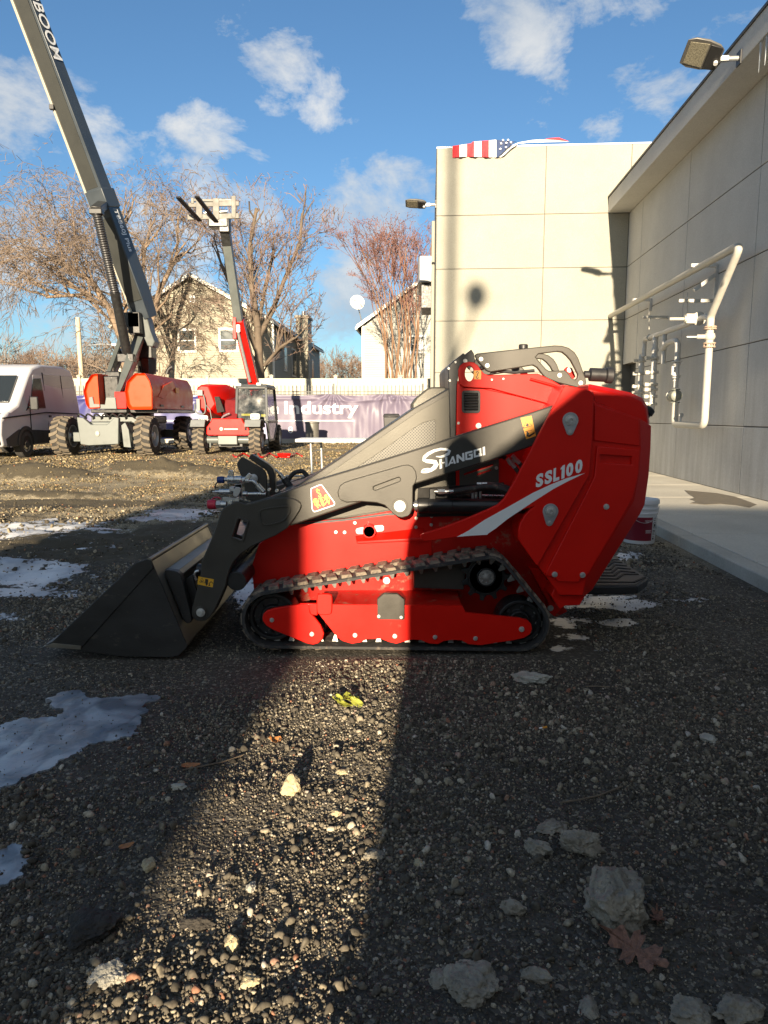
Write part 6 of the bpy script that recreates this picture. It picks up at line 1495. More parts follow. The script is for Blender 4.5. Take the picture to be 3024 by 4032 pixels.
q = MB(); s_ = sof(hitw(fZ5, 735, 590, 0)); za = hitw(fZ5, 735, 565, 0).z; q.bar(on_wall(s_, .02, za), on_wall(s_, PO + .06, za), .05, .05); q.bar(on_wall(s_, .02, za + .02), on_wall(s_, .02, za - .2), .045, .04); q.done('pipe_bracket', M['pipe_grey'], PW, bevel=.003)
q = MB(); c = on_wall(sof(W5(720, 830)), PO, hz + .0); q.lathe(c - WD * .02, WD, [(0, .044), (0, .056), (.035, .056), (.035, .044), (0, .044)], 20); q.done('pipe_clamp', M['pipe'], PW)
# two gooseneck breathers higher on the wall, out of the frame to the right, whose shadows fall on the cream wall
for k, (zq, sq) in enumerate(((4.55, 8.6), (4.05, 8.9), (3.6, 9.2))):
    gnk = MB(); B0 = on_wall(sq, 0, zq); gnk.tube(catmull([B0, B0 + WN * .18 + Vector((0, 0, .02)), B0 + WN * .32 + Vector((0, 0, .16)), B0 + WN * .46 + Vector((0, 0, .17)), B0 + WN * .52 + Vector((0, 0, .05)), B0 + WN * .52 + Vector((0, 0, -.06))], 5), .035, 12)
    gnk.lathe(B0 + WN * .52 + Vector((0, 0, -.02)), (0, 0, -1), [(0, .035), (.03, .06), (.16, .12), (.16, .001)], 20)
    tag(gnk.done('gooseneck_vent', M['lamp_grey'], None), ['upper', 'middle', 'lowest'][k] + ' gooseneck lantern on the grey wall beyond the right edge of the photo', 'wall lamp')

# --- paint pail behind the loader
pb_ = gp(2515, 2133); PL = empty('pail', (pb_.x, pb_.y, 0), 'white plastic pail with red band and black printed label behind the loader', 'pail')
zb0 = float(height(pb_.x, pb_.y)) + .004; c = Vector((pb_.x, pb_.y, zb0))
M['pailw'] = mat('white_pail', (.66, .66, .66), .35, 0, .05, 10)
q = MB(); H_ = .385; q.lathe(c, (0, 0, 1), [(0, .001), (0, .128), (.01, .131), (.26, .142), (.262, .152), (.272, .152), (.274, .144), (.30, .145), (.302, .154), (.312, .154), (.314, .146), (.345, .147), (.347, .157), (.375, .157), (H_, .150), (H_, .142), (.34, .138), (.34, .001)], 48); bod = q.done('bucket_body', M['pailw'], PL)
def wrapq(a0, a1, z0, z1, r_, m_, nm, par, seg=14):
    q = MB(); A_ = [c + Vector((r_(z0) * math.cos(a), r_(z0) * math.sin(a), z0)) for a in np.linspace(a0, a1, seg)]; B_ = [c + Vector((r_(z1) * math.cos(a), r_(z1) * math.sin(a), z1)) for a in np.linspace(a0, a1, seg)]
    q.loft([A_, B_], cap=False, closed=False); return q.done(nm, M[m_], par)
rr_ = lambda z: .1322 + z * .042
D2R = math.radians
lab = wrapq(D2R(-200), D2R(-62), .03, .235, rr_, 'red_label' if 'red_label' in M else M.setdefault('red_label', mat('red_label', (.17, .006, .02), .4)) and 'red_label', 'red_band', bod)
r2 = lambda z: rr_(z) + .0006
for (a, b_2, z0, z1) in ((-58, -42, .222, .227), (-58, -44, .205, .210), (-59, -43, .115, .121), (-59, -43, .104, .109), (-59, -46, .092, .096), (-59, -43, .080, .084), (-24, -12, .17, .232), (-58, -48, .040, .052), (-58, -45, .060, .064), (-30, -22, .05, .10), (-92, -66, .205, .208), (-90, -66, .195, .198), (-88, -66, .12, .123), (-88, -68, .11, .113), (-88, -66, .10, .103), (-36, -26, .13, .14), (-36, -26, .15, .155)):
    wrapq(D2R(a), D2R(b_2), z0, z1, r2, 'decal_black' if a > -62 else 'decal_white', 'label_print', bod, 5)
q = MB(); an = D2R(-50); ctr = c + Vector((r2(.165) * math.cos(an), r2(.165) * math.sin(an), .165)); tx_ = Vector((-math.sin(an), math.cos(an), 0)); ou_ = Vector((math.cos(an), math.sin(an), 0))
for k in range(20):
    a, b_2 = k * math.pi / 10, (k + 1) * math.pi / 10; q.face([ctr + ou_ * .001 + tx_ * (.027 * math.cos(a)) + Vector((0, 0, .027 * math.sin(a))), ctr + ou_ * .001 + tx_ * (.027 * math.cos(b_2)) + Vector((0, 0, .027 * math.sin(b_2))), ctr + ou_ * .001 + tx_ * (.023 * math.cos(b_2)) + Vector((0, 0, .023 * math.sin(b_2))), ctr + ou_ * .001 + tx_ * (.023 * math.cos(a)) + Vector((0, 0, .023 * math.sin(a)))])
q.face([ctr + ou_ * .0012 + tx_ * x + Vector((0, 0, z)) for x, z in ((-.012, -.012), (.0, -.016), (.013, -.006), (.010, .008), (-.002, .014), (-.01, .004))]); q.done('label_symbol', M['decal_black'], bod, smooth=0)
q = MB(); q.tube(catmull([c + Vector((.158 * math.cos(D2R(a)), .158 * math.sin(D2R(a)), z)) for a, z in ((-30, .33), (-55, .24), (-90, .19), (-125, .22), (-160, .33))], 5), .0022, 8); q.done('wire_handle', M['zinc'], PL)

# --- folding table beyond the loader
T0 = P3(*fF(487, 985), 10.9); TB = empty('folding_table', (T0.x + .9, 11.2, 0), 'long white plastic folding table standing in the yard behind the loader', 'table')
q = MB(); q.box((T0.x + .92, 11.2, T0.z), (1.84, .74, .05)); q.done('tabletop', M['decal_white'], TB, bevel=.012)
for (x, y) in ((T0.x + .22, 10.98), (T0.x + .34, 11.42), (T0.x + 1.6, 10.98), (T0.x + 1.5, 11.42)):
    q = MB(); gz_ = float(height(x, y)); q.tube([Vector((x, y, T0.z - .02)), Vector((x + .02, y, gz_ + .0))], .020, 12); q.done('leg', M['zinc'], TB)
q = MB(); q.cyl((T0.x + .22, 10.98, .55), (T0.x + .34, 11.42, .55), .010); q.done('brace', M['zinc'], TB)
bgx, bgz = pt(*fF(515, 1290), 9.6); BG = empty('equipment_case', (bgx, 9.6, 0), 'low black equipment case with a handle on the ground under the table end', 'case')
q = MB(); q.box((bgx, 9.6, .11 + float(height(bgx, 9.6))), (.62, .34, .22)); q.done('case_body', M['blackpl'], BG, bevel=.03)
q = MB(); zq = .24 + float(height(bgx, 9.6)); q.tube(rnd_path([Vector((bgx - .2, 9.5, zq - .02)), Vector((bgx - .18, 9.5, zq + .05)), Vector((bgx + .18, 9.5, zq + .05)), Vector((bgx + .2, 9.5, zq - .02))], .03), .012, 10); q.done('handle', M['zinc'], BG)

# ================================================================== UNSEEN THINGS PLACED BEHIND THE CAMERA (to throw the shade over the yard)
M['truckw'] = mat('white_truck_box', (.6, .6, .6), .4); M['tyre'] = mat('truck_tyre', (.03, .03, .03), .85, bump=.2)
def shade_truck(x0, x1, y0, top, label, L=6.2):  # unseen shade caster in truck form, sized and turned to the sun
    sh_ = (L / 2) * math.tan(SUN_AZ); x0, x1 = x0 - sh_, x1 - sh_
    T_ = empty('shade_truck', ((x0 + x1) / 2, y0 - L / 2, 0), label, 'truck')
    q = MB(); q.box(((x0 + x1) / 2, y0 - L / 2, (top + .55) / 2), (x1 - x0, L, top - .55)); q.done('cargo_box', M['truckw'], T_, bevel=.03)
    q = MB(); q.box(((x0 + x1) / 2, y0 - .01 + .03, (top + .75) / 2), (x1 - x0 - .3, .05, top - 1.15)); q.done('rear_door', M['pailw'], T_, bevel=.01)
    q = MB(); q.box(((x0 + x1) / 2, y0 - L / 2, .72), (x1 - x0 - .7, L, .22)); q.box(((x0 + x1) / 2, y0 - .1, .38), (x1 - x0 - .1, .14, .5)); q.done('frame', M['black'], T_)
    q = MB(); q.loft([[Vector((x, y, z)) for y, z in ((y0 - L - .1, .5), (y0 - L - 1.9, .5), (y0 - L - 1.9, 1.4), (y0 - L - 1.2, 2.3), (y0 - L - .1, 2.35))] for x in (x0 + .2, x1 - .2)]); q.done('cab', M['truckw'], T_, bevel=.05)
    for yy_ in (y0 - 1.4, y0 - L - 1.0):
        for xx in (x0 + .2, x1 - .2): q = MB(); q.lathe((xx - .13, yy_, .48), (1, 0, 0), [(0, .001), (0, .25), (.03, .46), (.05, .48), (.21, .48), (.23, .46), (.26, .25), (.26, .001)], 28); q.done('wheel', M['tyre'], T_)
    T_.rotation_euler = (0, 0, -SUN_AZ)
    return T_
sx_ = math.tan(SUN_AZ)
shade_truck(-.38 - sx_ * 13.2 - 2.85, -.38 - sx_ * 13.2, -10.0, 4.58, 'white box truck parked behind the camera, on the left')
shade_truck(.62 - sx_ * 13.2 + .25, 3.25, -10.0, 3.76, 'lower white box truck parked behind the camera, near the building')
DM = empty('shade_skip', (.9, -4, 0), 'green steel skip with a sloping front edge behind the camera', 'skip')
q = MB(); xo = .745 - sx_ * 6.2  # added shade caster, its sloping outline shaped to the shadow edge
q.loft([[Vector((xo - .64, y_, .1)), Vector((1.55, y_, .1)), Vector((1.55, y_, 2.48)), Vector((xo + .12, y_, 2.48)), Vector((xo + .0, y_, 2.38)), Vector((xo - .22, y_, 2.2)), Vector((xo - .50, y_, 1.90)), Vector((xo - .64, y_, 1.62))] for y_ in (-3.0, -5.2)]); q.done('shade_skip_body', mat('shade_skip_green', (.04, .12, .06), .6), DM, bevel=.02)
q = MB()
for x in (xo, 1.3): q.box((x, -4.1, .06), (.15, 2.2, .12))
q.done('runners', M['black'], DM)
DM.rotation_euler = (0, 0, -SUN_AZ); DM.location.x -= 1.0 * sx_

# the photographer, standing just behind the camera with the phone held at chest height
PN = 'person'
def skin_body(name, joints, edges, radii, m_, parent=None, root=0, sub=2):
    me = bpy.data.meshes.new(name); me.from_pydata(joints, edges, []); me.materials.append(m_)
    o = bpy.data.objects.new(name, me); C.objects.link(o)
    o.modifiers.new('skin', 'SKIN'); 
    if not me.skin_vertices: 
        bpy.context.view_layer.objects.active = o
    for i, r in enumerate(radii):
        sv = me.skin_vertices[0].data[i]; sv.radius = (r, r) if not isinstance(r, tuple) else r; sv.use_root = (i == root)
    s_ = o.modifiers.new('sub', 'SUBSURF'); s_.levels = sub; s_.render_levels = sub
    if parent is not None: rigid(o, parent)
    return o
M['coat'] = mat('dark_coat', (.05, .05, .06), .85); M['skin'] = mat('skin', (.45, .27, .19), .5)
ox, oy = .04, -.50
J = [(0, 0, .92), (0, .01, 1.12), (0, .02, 1.32), (0, .03, 1.43), (0, .06, 1.50), (0, .06, 1.60), (0, .07, 1.69),
     (-.19, .02, 1.37), (-.22, .10, 1.14), (-.10, .36, 1.10), (.19, .02, 1.37), (.25, .10, 1.14), (.10, .36, 1.10),
     (-.10, 0, .86), (-.12, .03, .48), (-.13, 0, .08), (-.13, .15, .04), (.10, 0, .86), (.12, .03, .48), (.13, 0, .08), (.13, .15, .04)]
J = [(x + ox, y + oy, z) for x, y, z in J]
E_ = [(0, 1), (1, 2), (2, 3), (3, 4), (4, 5), (5, 6), (3, 7), (7, 8), (8, 9), (3, 10), (10, 11), (11, 12), (0, 13), (13, 14), (14, 15), (15, 16), (0, 17), (17, 18), (18, 19), (19, 20)]
R_ = [.15, .145, .15, .10, .055, .095, .075, .075, .055, .035, .075, .055, .035, .10, .07, .05, .04, .10, .07, .05, .04]
pr = skin_body('person', J, E_, R_, M['coat']); tag(pr, 'photographer in a dark coat standing behind the camera, phone held at chest height', 'person')
for sgn in (-1, 1):
    hx, hy, hz_ = ox + sgn * .10, oy + .36, 1.10
    hj = [(hx, hy, hz_), (hx - sgn * .02, hy + .05, hz_)]
    he = [(0, 1)]; hr = [.028, .030]
    for f_ in range(4):
        b0 = len(hj); zz = hz_ + .028 - f_ * .018
        hj += [(hx - sgn * .03, hy + .075, zz), (hx - sgn * .055, hy + .085 - f_ * .002, zz)]; he += [(1, b0), (b0, b0 + 1)]; hr += [.0095, .008]
    b0 = len(hj); hj += [(hx - sgn * .025, hy + .02, hz_ - .02), (hx - sgn * .05, hy + .035, hz_ - .012)]; he += [(0, b0), (b0, b0 + 1)]; hr += [.012, .010]
    skin_body('hand', hj, he, hr, M['skin'], pr, sub=1)
hdm = MB(); hdm.ball((ox, oy + .075, 1.60), .105, 3, (.80, .95, 1.12)); hdm.ball((ox, oy + .175, 1.595), .018, 2, (.8, 1, 1.2)); hdm.ball((ox - .085, oy + .07, 1.595), .02, 2, (.4, 1, 1.4)); hdm.ball((ox + .085, oy + .07, 1.595), .02, 2, (.4, 1, 1.4)); hdm.done('head', M['skin'], pr)
hh = MB(); hh.ball((ox, oy + .055, 1.635), .112, 3, (.84, .98, .98)); hh.done('hair', M['void'], pr)
phn = MB(); phn.box((ox, oy + .445 - .03, 1.10), (.075, .008, .15)); tag(phn.done('phone', M['blackpl'], None, bevel=.003), 'black phone held in the hands of the photographer', 'phone')
# the street lamp behind the camera whose soft shadow falls on the cream wall
head_ = hitf(fS, 725, 850) - tr * 36.0; plx = hitf(fS, 586, 900) - tr * 38.5
SL_ = empty('street_lamp', (plx.x, plx.y, 0), 'tall street lamp far behind the camera, its shadow on the cream wall', 'street lamp')
q = MB(); q.cyl((plx.x, plx.y, 0), (plx.x, plx.y, 18.0), .12, .09, n=14); q.done('pole', M['lamp_grey'], SL_)
q = MB(); q.ball(head_, .24, 3, (1, 1, 1.2)); q.done('globe', M['pailw'], SL_)
q = MB(); q.tube([head_, Vector((head_.x - .1, head_.y, head_.z - .5)), Vector((plx.x, plx.y, head_.z - 1.2))], .05, 8); q.done('arm', M['lamp_grey'], SL_)
# ================================================================== VEHICLES ACROSS THE YARD
def rim_tyre(parent, c, r, w, name='wheel', lugs=18, rim=.56, rimmat='zinc', chev=True, face=1, tread='lug_dry'):
    """wheel with axis along x; face=+1 shows its rim towards +x"""
    t = empty(name, c); rigid(t, parent); cx_, cy_, cz_ = c
    q = MB(); hw = w / 2
    q.lathe((cx_ - hw, cy_, cz_), (1, 0, 0), [(.03, r * rim), (0, r * (rim + .04)), (0, r * .80), (.03, r * .92), (w * .2, r * .955), (w * .8, r * .955), (w - .03, r * .92), (w, r * .80), (w, r * (rim + .04)), (w - .03, r * rim), (.03, r * rim)], 40)
    ty = q.done('tyre', M['tyre_far'], t)
    q = MB()
    for k in range(lugs):
        a0_ = 2 * math.pi * k / lugs
        for side in (-1, 1):
            pts0, pts1 = [], []
            aw = 2 * math.pi / lugs
            for (xx, da) in ((side * hw * .98, .55), (side * hw * .30, .30), (side * hw * -.06, .0), (side * hw * -.06, -.40), (side * hw * .30, -.14), (side * hw * .98, .08)):
                a = a0_ + (da + (.5 if side > 0 else 0)) * aw; ro = r * (1.0 if abs(xx) < hw * .7 else .965); ri_ = r * .90
                pts0.append((cx_ + xx, cy_ + ri_ * math.cos(a), cz_ + ri_ * math.sin(a))); pts1.append((cx_ + xx, cy_ + ro * math.cos(a), cz_ + ro * math.sin(a)))
            q.loft([pts0, pts1])
    q.done('tread', M[tread], ty, smooth=20)
    q = MB(); f = face
    q.lathe((cx_ - f * hw, cy_, cz_), (f, 0, 0), [(w * .3, .001), (w * .3, r * rim), (w * .97, r * rim * .99), (w * .99, r * rim * 1.0), (w * .99, r * rim * .93), (w * .72, r * rim * .86), (w * .66, r * rim * .55), (w * .80, r * rim * .40), (w * .95, r * rim * .34), (w * .96, .001)], 32)
    for k in range(8):
        a = k * math.pi / 4; x_ = cx_ - f * hw + f * w * .67; q.cyl((x_, cy_ + r * rim * .47 * math.cos(a), cz_ + r * rim * .47 * math.sin(a)), (x_ + f * .05, cy_ + r * rim * .47 * math.cos(a), cz_ + r * rim * .47 * math.sin(a)), .018, n=6)
    q.done('rim', M[rimmat], t)
    return t
M['tyre_far'] = mat('tyre_rubber', (.035, .033, .030), .85, 0, .2, 12, dirt=(.14, .115, .08), dirt_amt=.35, dirt_scale=9)
M['lug_dry'] = mat('dusty_tread', (.135, .112, .082), .92, 0, .25, 14, dirt=(.06, .055, .045), dirt_amt=.2, dirt_scale=10, bump=.3, bump_scale=60)
M['liftgrey'] = mat('lift_grey_paint', (.105, .118, .114), .42, .1, .1, 3, dirt=(.25, .22, .17), dirt_amt=.12)
M['boomgrey'] = mat('boom_grey_paint', (.040, .050, .060), .38, .1, .12, 1.5, dirt=(.2, .19, .16), dirt_amt=.1, dirt_scale=3)
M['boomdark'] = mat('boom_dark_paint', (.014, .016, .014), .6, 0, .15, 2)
M['orange'] = mat('orange_red_cover', (.58, .045, .005), .38, 0, .05, 3, coat=.05, spec=.2)
M['redp'] = mat('telehandler_red', (.50, .007, .004), .38, 0, .06, 3, coat=.05, spec=.2)
M['cream_tube'] = mat('pale_cable_tray', (.42, .40, .33), .5, 0, .06, 4)
M['glass'] = mat('tinted_glass', (.02, .025, .025), .05, 0, .02, 3, alpha=.32, spec=.8)
M['glass_dark'] = mat('dark_glass', (.02, .025, .028), .06, 0, .02, 3, spec=.8)
M['glass_van'] = mat('van_glass', (.03, .04, .04), .12, 0, .02, 3, spec=.3)
M['vanw'] = mat('white_van_paint', (.52, .52, .53), .3, 0, .04, 2, coat=.2, spec=.3, rvar=.03)
M['vanside_reflect'] = mat('van_side_reflection', (.27, .24, .27), .25, 0, .05, 2, coat=.3, spec=.4, rvar=.03)  # white van side with its purple-grey reflection put into the colour
M['cladding'] = mat('dark_cladding', (.03, .031, .032), .6)
M['hi_vis'] = mat('hi_vis_yellow', (.75, .70, .02), .7)

# --- cargo van
VX = -9.38
VN = empty('cargo_van', (VX - 1, 20.305, 0), 'white high-roof cargo van parked facing the camera at the left edge', 'van')
def vp(y, z, x): return Vector((x, y, z))
side_p = [(17.500, .32), (17.400, .62), (17.470, .98), (17.800, 1.15), (18.400, 1.38), (19.200, 2.16), (19.500, 2.38), (20.037, 2.50), (21.379, 2.53), (21.915, 2.44), (22.063, 2.15), (22.150, 1.2), (22.150, .42), (21.647, .32)]
def inset(p, k):
    return [(y + (.12 if y < 18.4 else (-.02 if y > 22 else 0)) * k, z - (.10 * k if z > 2.0 else (.0 if z < 1.2 else .03 * k))) for y, z in p]
q = MB()
tum = lambda z: 0.0 if z < 1.3 else (z - 1.3) * .11
q.loft([[Vector((VX - .0 - .10 - tum(z), y + (.14 if y < 17.750 else 0), z - (.05 if z > 2.2 else 0))) for y, z in side_p] if s_ == 0 else [Vector((VX - tum(z) - .0 if s_ == 1 else (VX - 2.05 + tum(z) if s_ == 2 else VX - 1.95 + tum(z)), y + (.05 if (y < 17.750 and s_ in (1, 2)) else 0), z)) for y, z in side_p] for s_ in (1, 2)])
body = q.done('body', M['vanw'], VN, bevel=.07, segs=3)
def vside(poly, off, mm_, nm, par=body, bev=.006, th=.03):
    q = MB(); q.loft([[Vector((VX - tum(z) + off, y, z)) for y, z in poly], [Vector((VX - tum(z) + off - th, y, z)) for y, z in poly]]); return q.done(nm, M[mm_], par, bevel=bev)
vside([(20.000, .62), (20.000, 2.24), (21.848, 2.28), (21.949, 2.0), (22.016, .62)], .012, 'vanside_reflect', 'side_panel')
vside([(19.000, .62), (19.070, 1.28), (19.450, 2.18), (19.950, 2.22), (19.950, .62)], .010, 'vanw', 'front_door')
dwn = vside([(19.000, 1.30), (19.170, 1.62), (19.430, 2.08), (19.870, 2.12), (19.870, 1.30)], .018, 'glass_van', 'side_window')
vside([(18.770, 1.22), (18.970, 1.30), (19.090, 1.62), (19.010, 1.50)], .016, 'glass_dark', 'quarter_window')
vside([(17.750, .32), (17.700, .52), (18.350, .75), (22.116, .62), (22.116, .40)], .014, 'cladding', 'sill_cladding')
vside([(20.037, 1.05), (20.037, 1.11), (20.158, 1.11), (20.158, 1.05)], .03, 'blackpl', 'door_handle')
vside([(20.238, .86), (20.238, .95), (20.641, .95), (20.641, .86)], .0135, 'decal_red', 'side_mark', bev=0)
q = MB(); q.loft([[Vector((VX - .25, 18.440, 1.42)), Vector((VX - 1.8, 18.440, 1.42)), Vector((VX - 1.72, 19.150, 2.12)), Vector((VX - .33, 19.150, 2.12))], [Vector((VX - .25, 18.390, 1.46)), Vector((VX - 1.8, 18.390, 1.46)), Vector((VX - 1.72, 19.100, 2.16)), Vector((VX - .33, 19.100, 2.16))]]); q.done('windscreen', M['glass_dark'], VN, bevel=.01)
q = MB(); q.loft([[Vector((VX + .01, 17.700, .95)), Vector((VX - .45, 17.430, .90)), Vector((VX - .45, 17.450, 1.10)), Vector((VX + .01, 17.950, 1.18))], [Vector((VX - .1, 17.900, .95)), Vector((VX - .45, 17.650, .90)), Vector((VX - .45, 17.700, 1.10)), Vector((VX - .1, 18.100, 1.16))]]); q.done('headlight', M['chrome'], VN, bevel=.01)
q = MB(); q.box((VX - 1.0, 17.410, .55), (1.9, .12, .30)); q.box((VX - 1.0, 17.430, .92), (1.0, .08, .22)); q.done('bumper', M['cladding'], VN, bevel=.03)
q = MB(); q.box((VX + .18, 18.900, 1.42), (.20, .10, .34)); q.bar((VX, 18.950, 1.32), (VX + .16, 18.910, 1.32), .05); q.done('mirror', M['cladding'], VN, bevel=.03)
for yw in (18.700, 21.479):
    for sx in (VX - .085, VX - 1.96):
        q = MB(); q.lathe((sx - .12, yw, .35), (1, 0, 0), [(0, .001), (0, .22), (.02, .33), (.04, .35), (.20, .35), (.22, .33), (.235, .23), (.20, .21), (.20, .10), (.25, .08), (.25, .001)], 32); wv = q.done('wheel', M['tyre_far'], VN)
        q = MB(); q.lathe((sx + .075, yw, .35), (1, 0, 0), [(0, .21), (.02, .20), (.0, .14), (.03, .09), (.04, .001)], 24); q.done('rim', M['chrome'], wv)
    q = MB(); q.plate(arc(yw, .36, .47, 0, 180, 14) + arc(yw, .36, .38, 180, 0, 14), VX + .005, VX + .03, axis='X'); q.done('wheel_arch', M['cladding'], VN)
q = MB()
for yw in (18.700, 21.479): q.plate(arc(yw, .36, .40, -5, 185, 14), VX - .02, VX + .016, axis='X')
q.done('arch_recess', M['void'], VN)

for yq_, z0q, z1q in ((20.0, .60, 2.28), (18.98, .62, 1.32), (21.1, .66, 2.25)):
    vside([(yq_, z0q), (yq_, z1q), (yq_ + .015, z1q), (yq_ + .015, z0q)], .022, 'void', 'panel_seam', bev=0)
vside([(17.6, 1.02), (17.6, 1.05), (19.9, 1.20), (22.1, 1.16), (22.1, 1.13), (19.9, 1.17)], .022, 'void', 'belt_crease', bev=0)
q = MB(); q.box((VX - 1.0, 17.40, .78), (1.1, .1, .26)); q.done('grille', M['void'], VN, bevel=.02)
# --- articulated boom lift
BL = empty('boom_lift', (-7.6, 21.2, 0), 'big articulated boom lift with orange-red covers and its grey boom raised out of the picture', 'boom lift')
for (x, y, f) in ((-6.48, 19.55, 1), (-8.72, 19.55, 1), (-6.62, 23.6, 1), (-8.72, 23.6, 1)): rim_tyre(BL, (x, y, .545), .545, .44, lugs=17, face=f)
q = MB(); q.plate([(-8.16, .34), (-8.22, 1.06), (-8.05, 1.04), (-7.85, .86), (-7.42, .86), (-7.2, 1.06), (-7.1, 1.04), (-7.14, .34), (-7.95, .30)], 19.15, 19.30); fr_ = q.done('front_plate', M['liftgrey'], BL, bevel=.015)
q = MB(); q.ball((-7.68, 19.13, .62), .06, 2, (1, .4, 1.2)); q.done('tow_lug', M['cream_tube'], fr_)
q = MB(); q.box((-7.66, 21.5, .66), (.92, 4.3, .55)); q.box((-7.6, 21.5, .98), (1.5, 2.2, .22)); q.done('chassis', M['liftgrey'], BL, bevel=.03)
q = MB(); q.box((-7.6, 19.6, .52), (1.9, .28, .26)); q.box((-7.6, 23.6, .52), (1.9, .28, .26)); q.done('axles', M['liftgrey'], BL, bevel=.02)
q = MB(); q.plate([(-7.02, .26), (-7.06, .84), (-6.95, .92), (-6.86, .72), (-6.82, .24)], 19.2, 19.4); q.done('steering_plate', M['liftgrey'], BL, bevel=.01)
q = MB()
for k in range(7): q.tube(catmull([Vector((-8.3 + .22 * k, 19.35, 1.0)), Vector((-8.2 + .22 * k, 19.3, 1.14)), Vector((-8.05 + .22 * k, 19.4, 1.02))], 4), .025, 8)
q.lathe((-7.6, 21.4, 1.08), (0, 0, 1), [(0, .7), (.16, .7), (.16, .001)], 32); q.done('slewing_ring', M['black'], BL)
def cover(prof_f, x0, x1, y0, y1, nm):
    """rounded cover: outline in x,z at the front, shrinking a little to the rear"""
    q = MB(); q.loft([[Vector((x, y0 + .16, z)) for x, z in [((a - (x0 + x1) / 2) * .90 + (x0 + x1) / 2, (c - 1.7) * .90 + 1.72) for a, c in prof_f]], [Vector((x, y0 + .02, z)) for x, z in [((a - (x0 + x1) / 2) * .985 + (x0 + x1) / 2, (c - 1.7) * .985 + 1.70) for a, c in prof_f]], [Vector((x, y0 + .3, z)) for x, z in prof_f], [Vector((x, y1, z)) for x, z in prof_f]]); return q.done(nm, M['orange'], BL, bevel=.03, segs=3)
cover([(-7.05, 1.36), (-7.10, 1.75), (-7.03, 2.02), (-6.80, 2.25), (-6.52, 2.25), (-6.40, 2.05), (-6.34, 1.78), (-6.36, 1.26), (-6.98, 1.26)], -7.05, -6.36, 19.65, 23.9, 'side_cover')
cover([(-8.22, 1.4), (-8.27, 1.75), (-8.2, 1.98), (-8.02, 2.22), (-7.86, 2.25), (-7.84, 1.30), (-8.15, 1.28)], -8.22, -7.84, 19.75, 23.7, 'side_cover')
q = MB(); q.loft([[Vector((-6.328, y, z)) for y, z in ((20.15, 1.62), (20.7, 1.95), (21.6, 2.12), (21.9, 1.95), (20.6, 1.58))], [Vector((-6.36, y, z)) for y, z in ((20.15, 1.62), (20.7, 1.95), (21.6, 2.12), (21.9, 1.95), (20.6, 1.58))]]); q.done('cover_vent', M['orange'], BL, bevel=.005)
q = MB(); q.box((-6.75, 22, 1.22), (.9, 3.9, .10)); q.box((-7.6, 21.7, 1.22), (1.0, 3.8, .10)); q.done('turntable', M['black'], BL, bevel=.02)
q = MB(); q.box((-7.30, 19.95, 1.52), (.32, .10, .46)); q.loft([[Vector((-7.12, 20.2, 1.3)), Vector((-7.12, 22.5, 1.3)), Vector((-7.12, 22.5, 2.15)), Vector((-7.12, 20.6, 2.1))], [Vector((-7.2, 20.2, 1.3)), Vector((-7.2, 22.5, 1.3)), Vector((-7.2, 22.5, 2.15)), Vector((-7.2, 20.6, 2.1))]]); q.done('inner_panel', M['redp'], BL, bevel=.01)
q = MB(); q.plate([(-8.15, 1.28), (-8.15, 1.60), (-8.05, 1.62), (-8.02, 1.42), (-7.72, 1.40), (-7.68, 1.60), (-7.42, 1.60), (-7.40, 1.28)], 19.85, 20.0); q.done('turret_foot', M['liftgrey'], BL, bevel=.01)
q = MB(); q.box((-7.7, 20.9, 1.75), (.5, 1.4, .9)); q.box((-7.75, 21.0, 2.1), (.42, .8, .5)); q.done('turret_core', M['black'], BL, bevel=.03)
# lower riser: two side plates rising to the rear
def pl3(u, v, Y): return P3(u, v, Y)
def plate3(mb, pts, dvec): a = [Vector(p) for p in pts]; mb.loft([a, [p + Vector(dvec) for p in a]])
q = MB()
plate3(q, [P3(*fP(782, 1290), 20.1), P3(*fP(818, 1288), 20.1), P3(*fP(1052, 660), 21.6), P3(*fP(1018, 610), 21.6), P3(*fP(935, 850), 21.0)], (0, .10, 0))
plate3(q, [P3(*fP(958, 1285), 20.0), P3(*fP(1000, 1290), 20.0), P3(*fP(1110, 1040), 20.4), P3(*fP(1285, 620), 21.4), P3(*fP(1275, 500), 21.5), P3(*fP(1238, 485), 21.5), P3(*fP(1105, 810), 20.7)], (0, .10, 0))
q.done('riser_plate', M['liftgrey'], BL, bevel=.008)
q = MB(); plate3(q, [P3(*fP(1000, 1290), 20.1), P3(*fP(1110, 1040), 20.5), P3(*fP(1285, 620), 21.5), P3(*fP(1255, 800), 22.2), P3(*fP(1150, 1060), 21.6)], (.02, .05, 0)); q.done('riser_side', M['cream_tube'], BL, bevel=.004)
q = MB(); plate3(q, [P3(*fP(820, 1290), 20.6), P3(*fP(960, 1290), 20.6), P3(*fP(1040, 1030), 21.0), P3(*fP(900, 1030), 21.0)], (0, .4, 0)); plate3(q, [P3(*fP(960, 1030), 21.3), P3(*fP(1050, 800), 21.6), P3(*fP(1020, 740), 21.6), P3(*fP(940, 900), 21.3)], (0, .3, 0)); q.done('riser_link', M['black'], BL, bevel=.02)
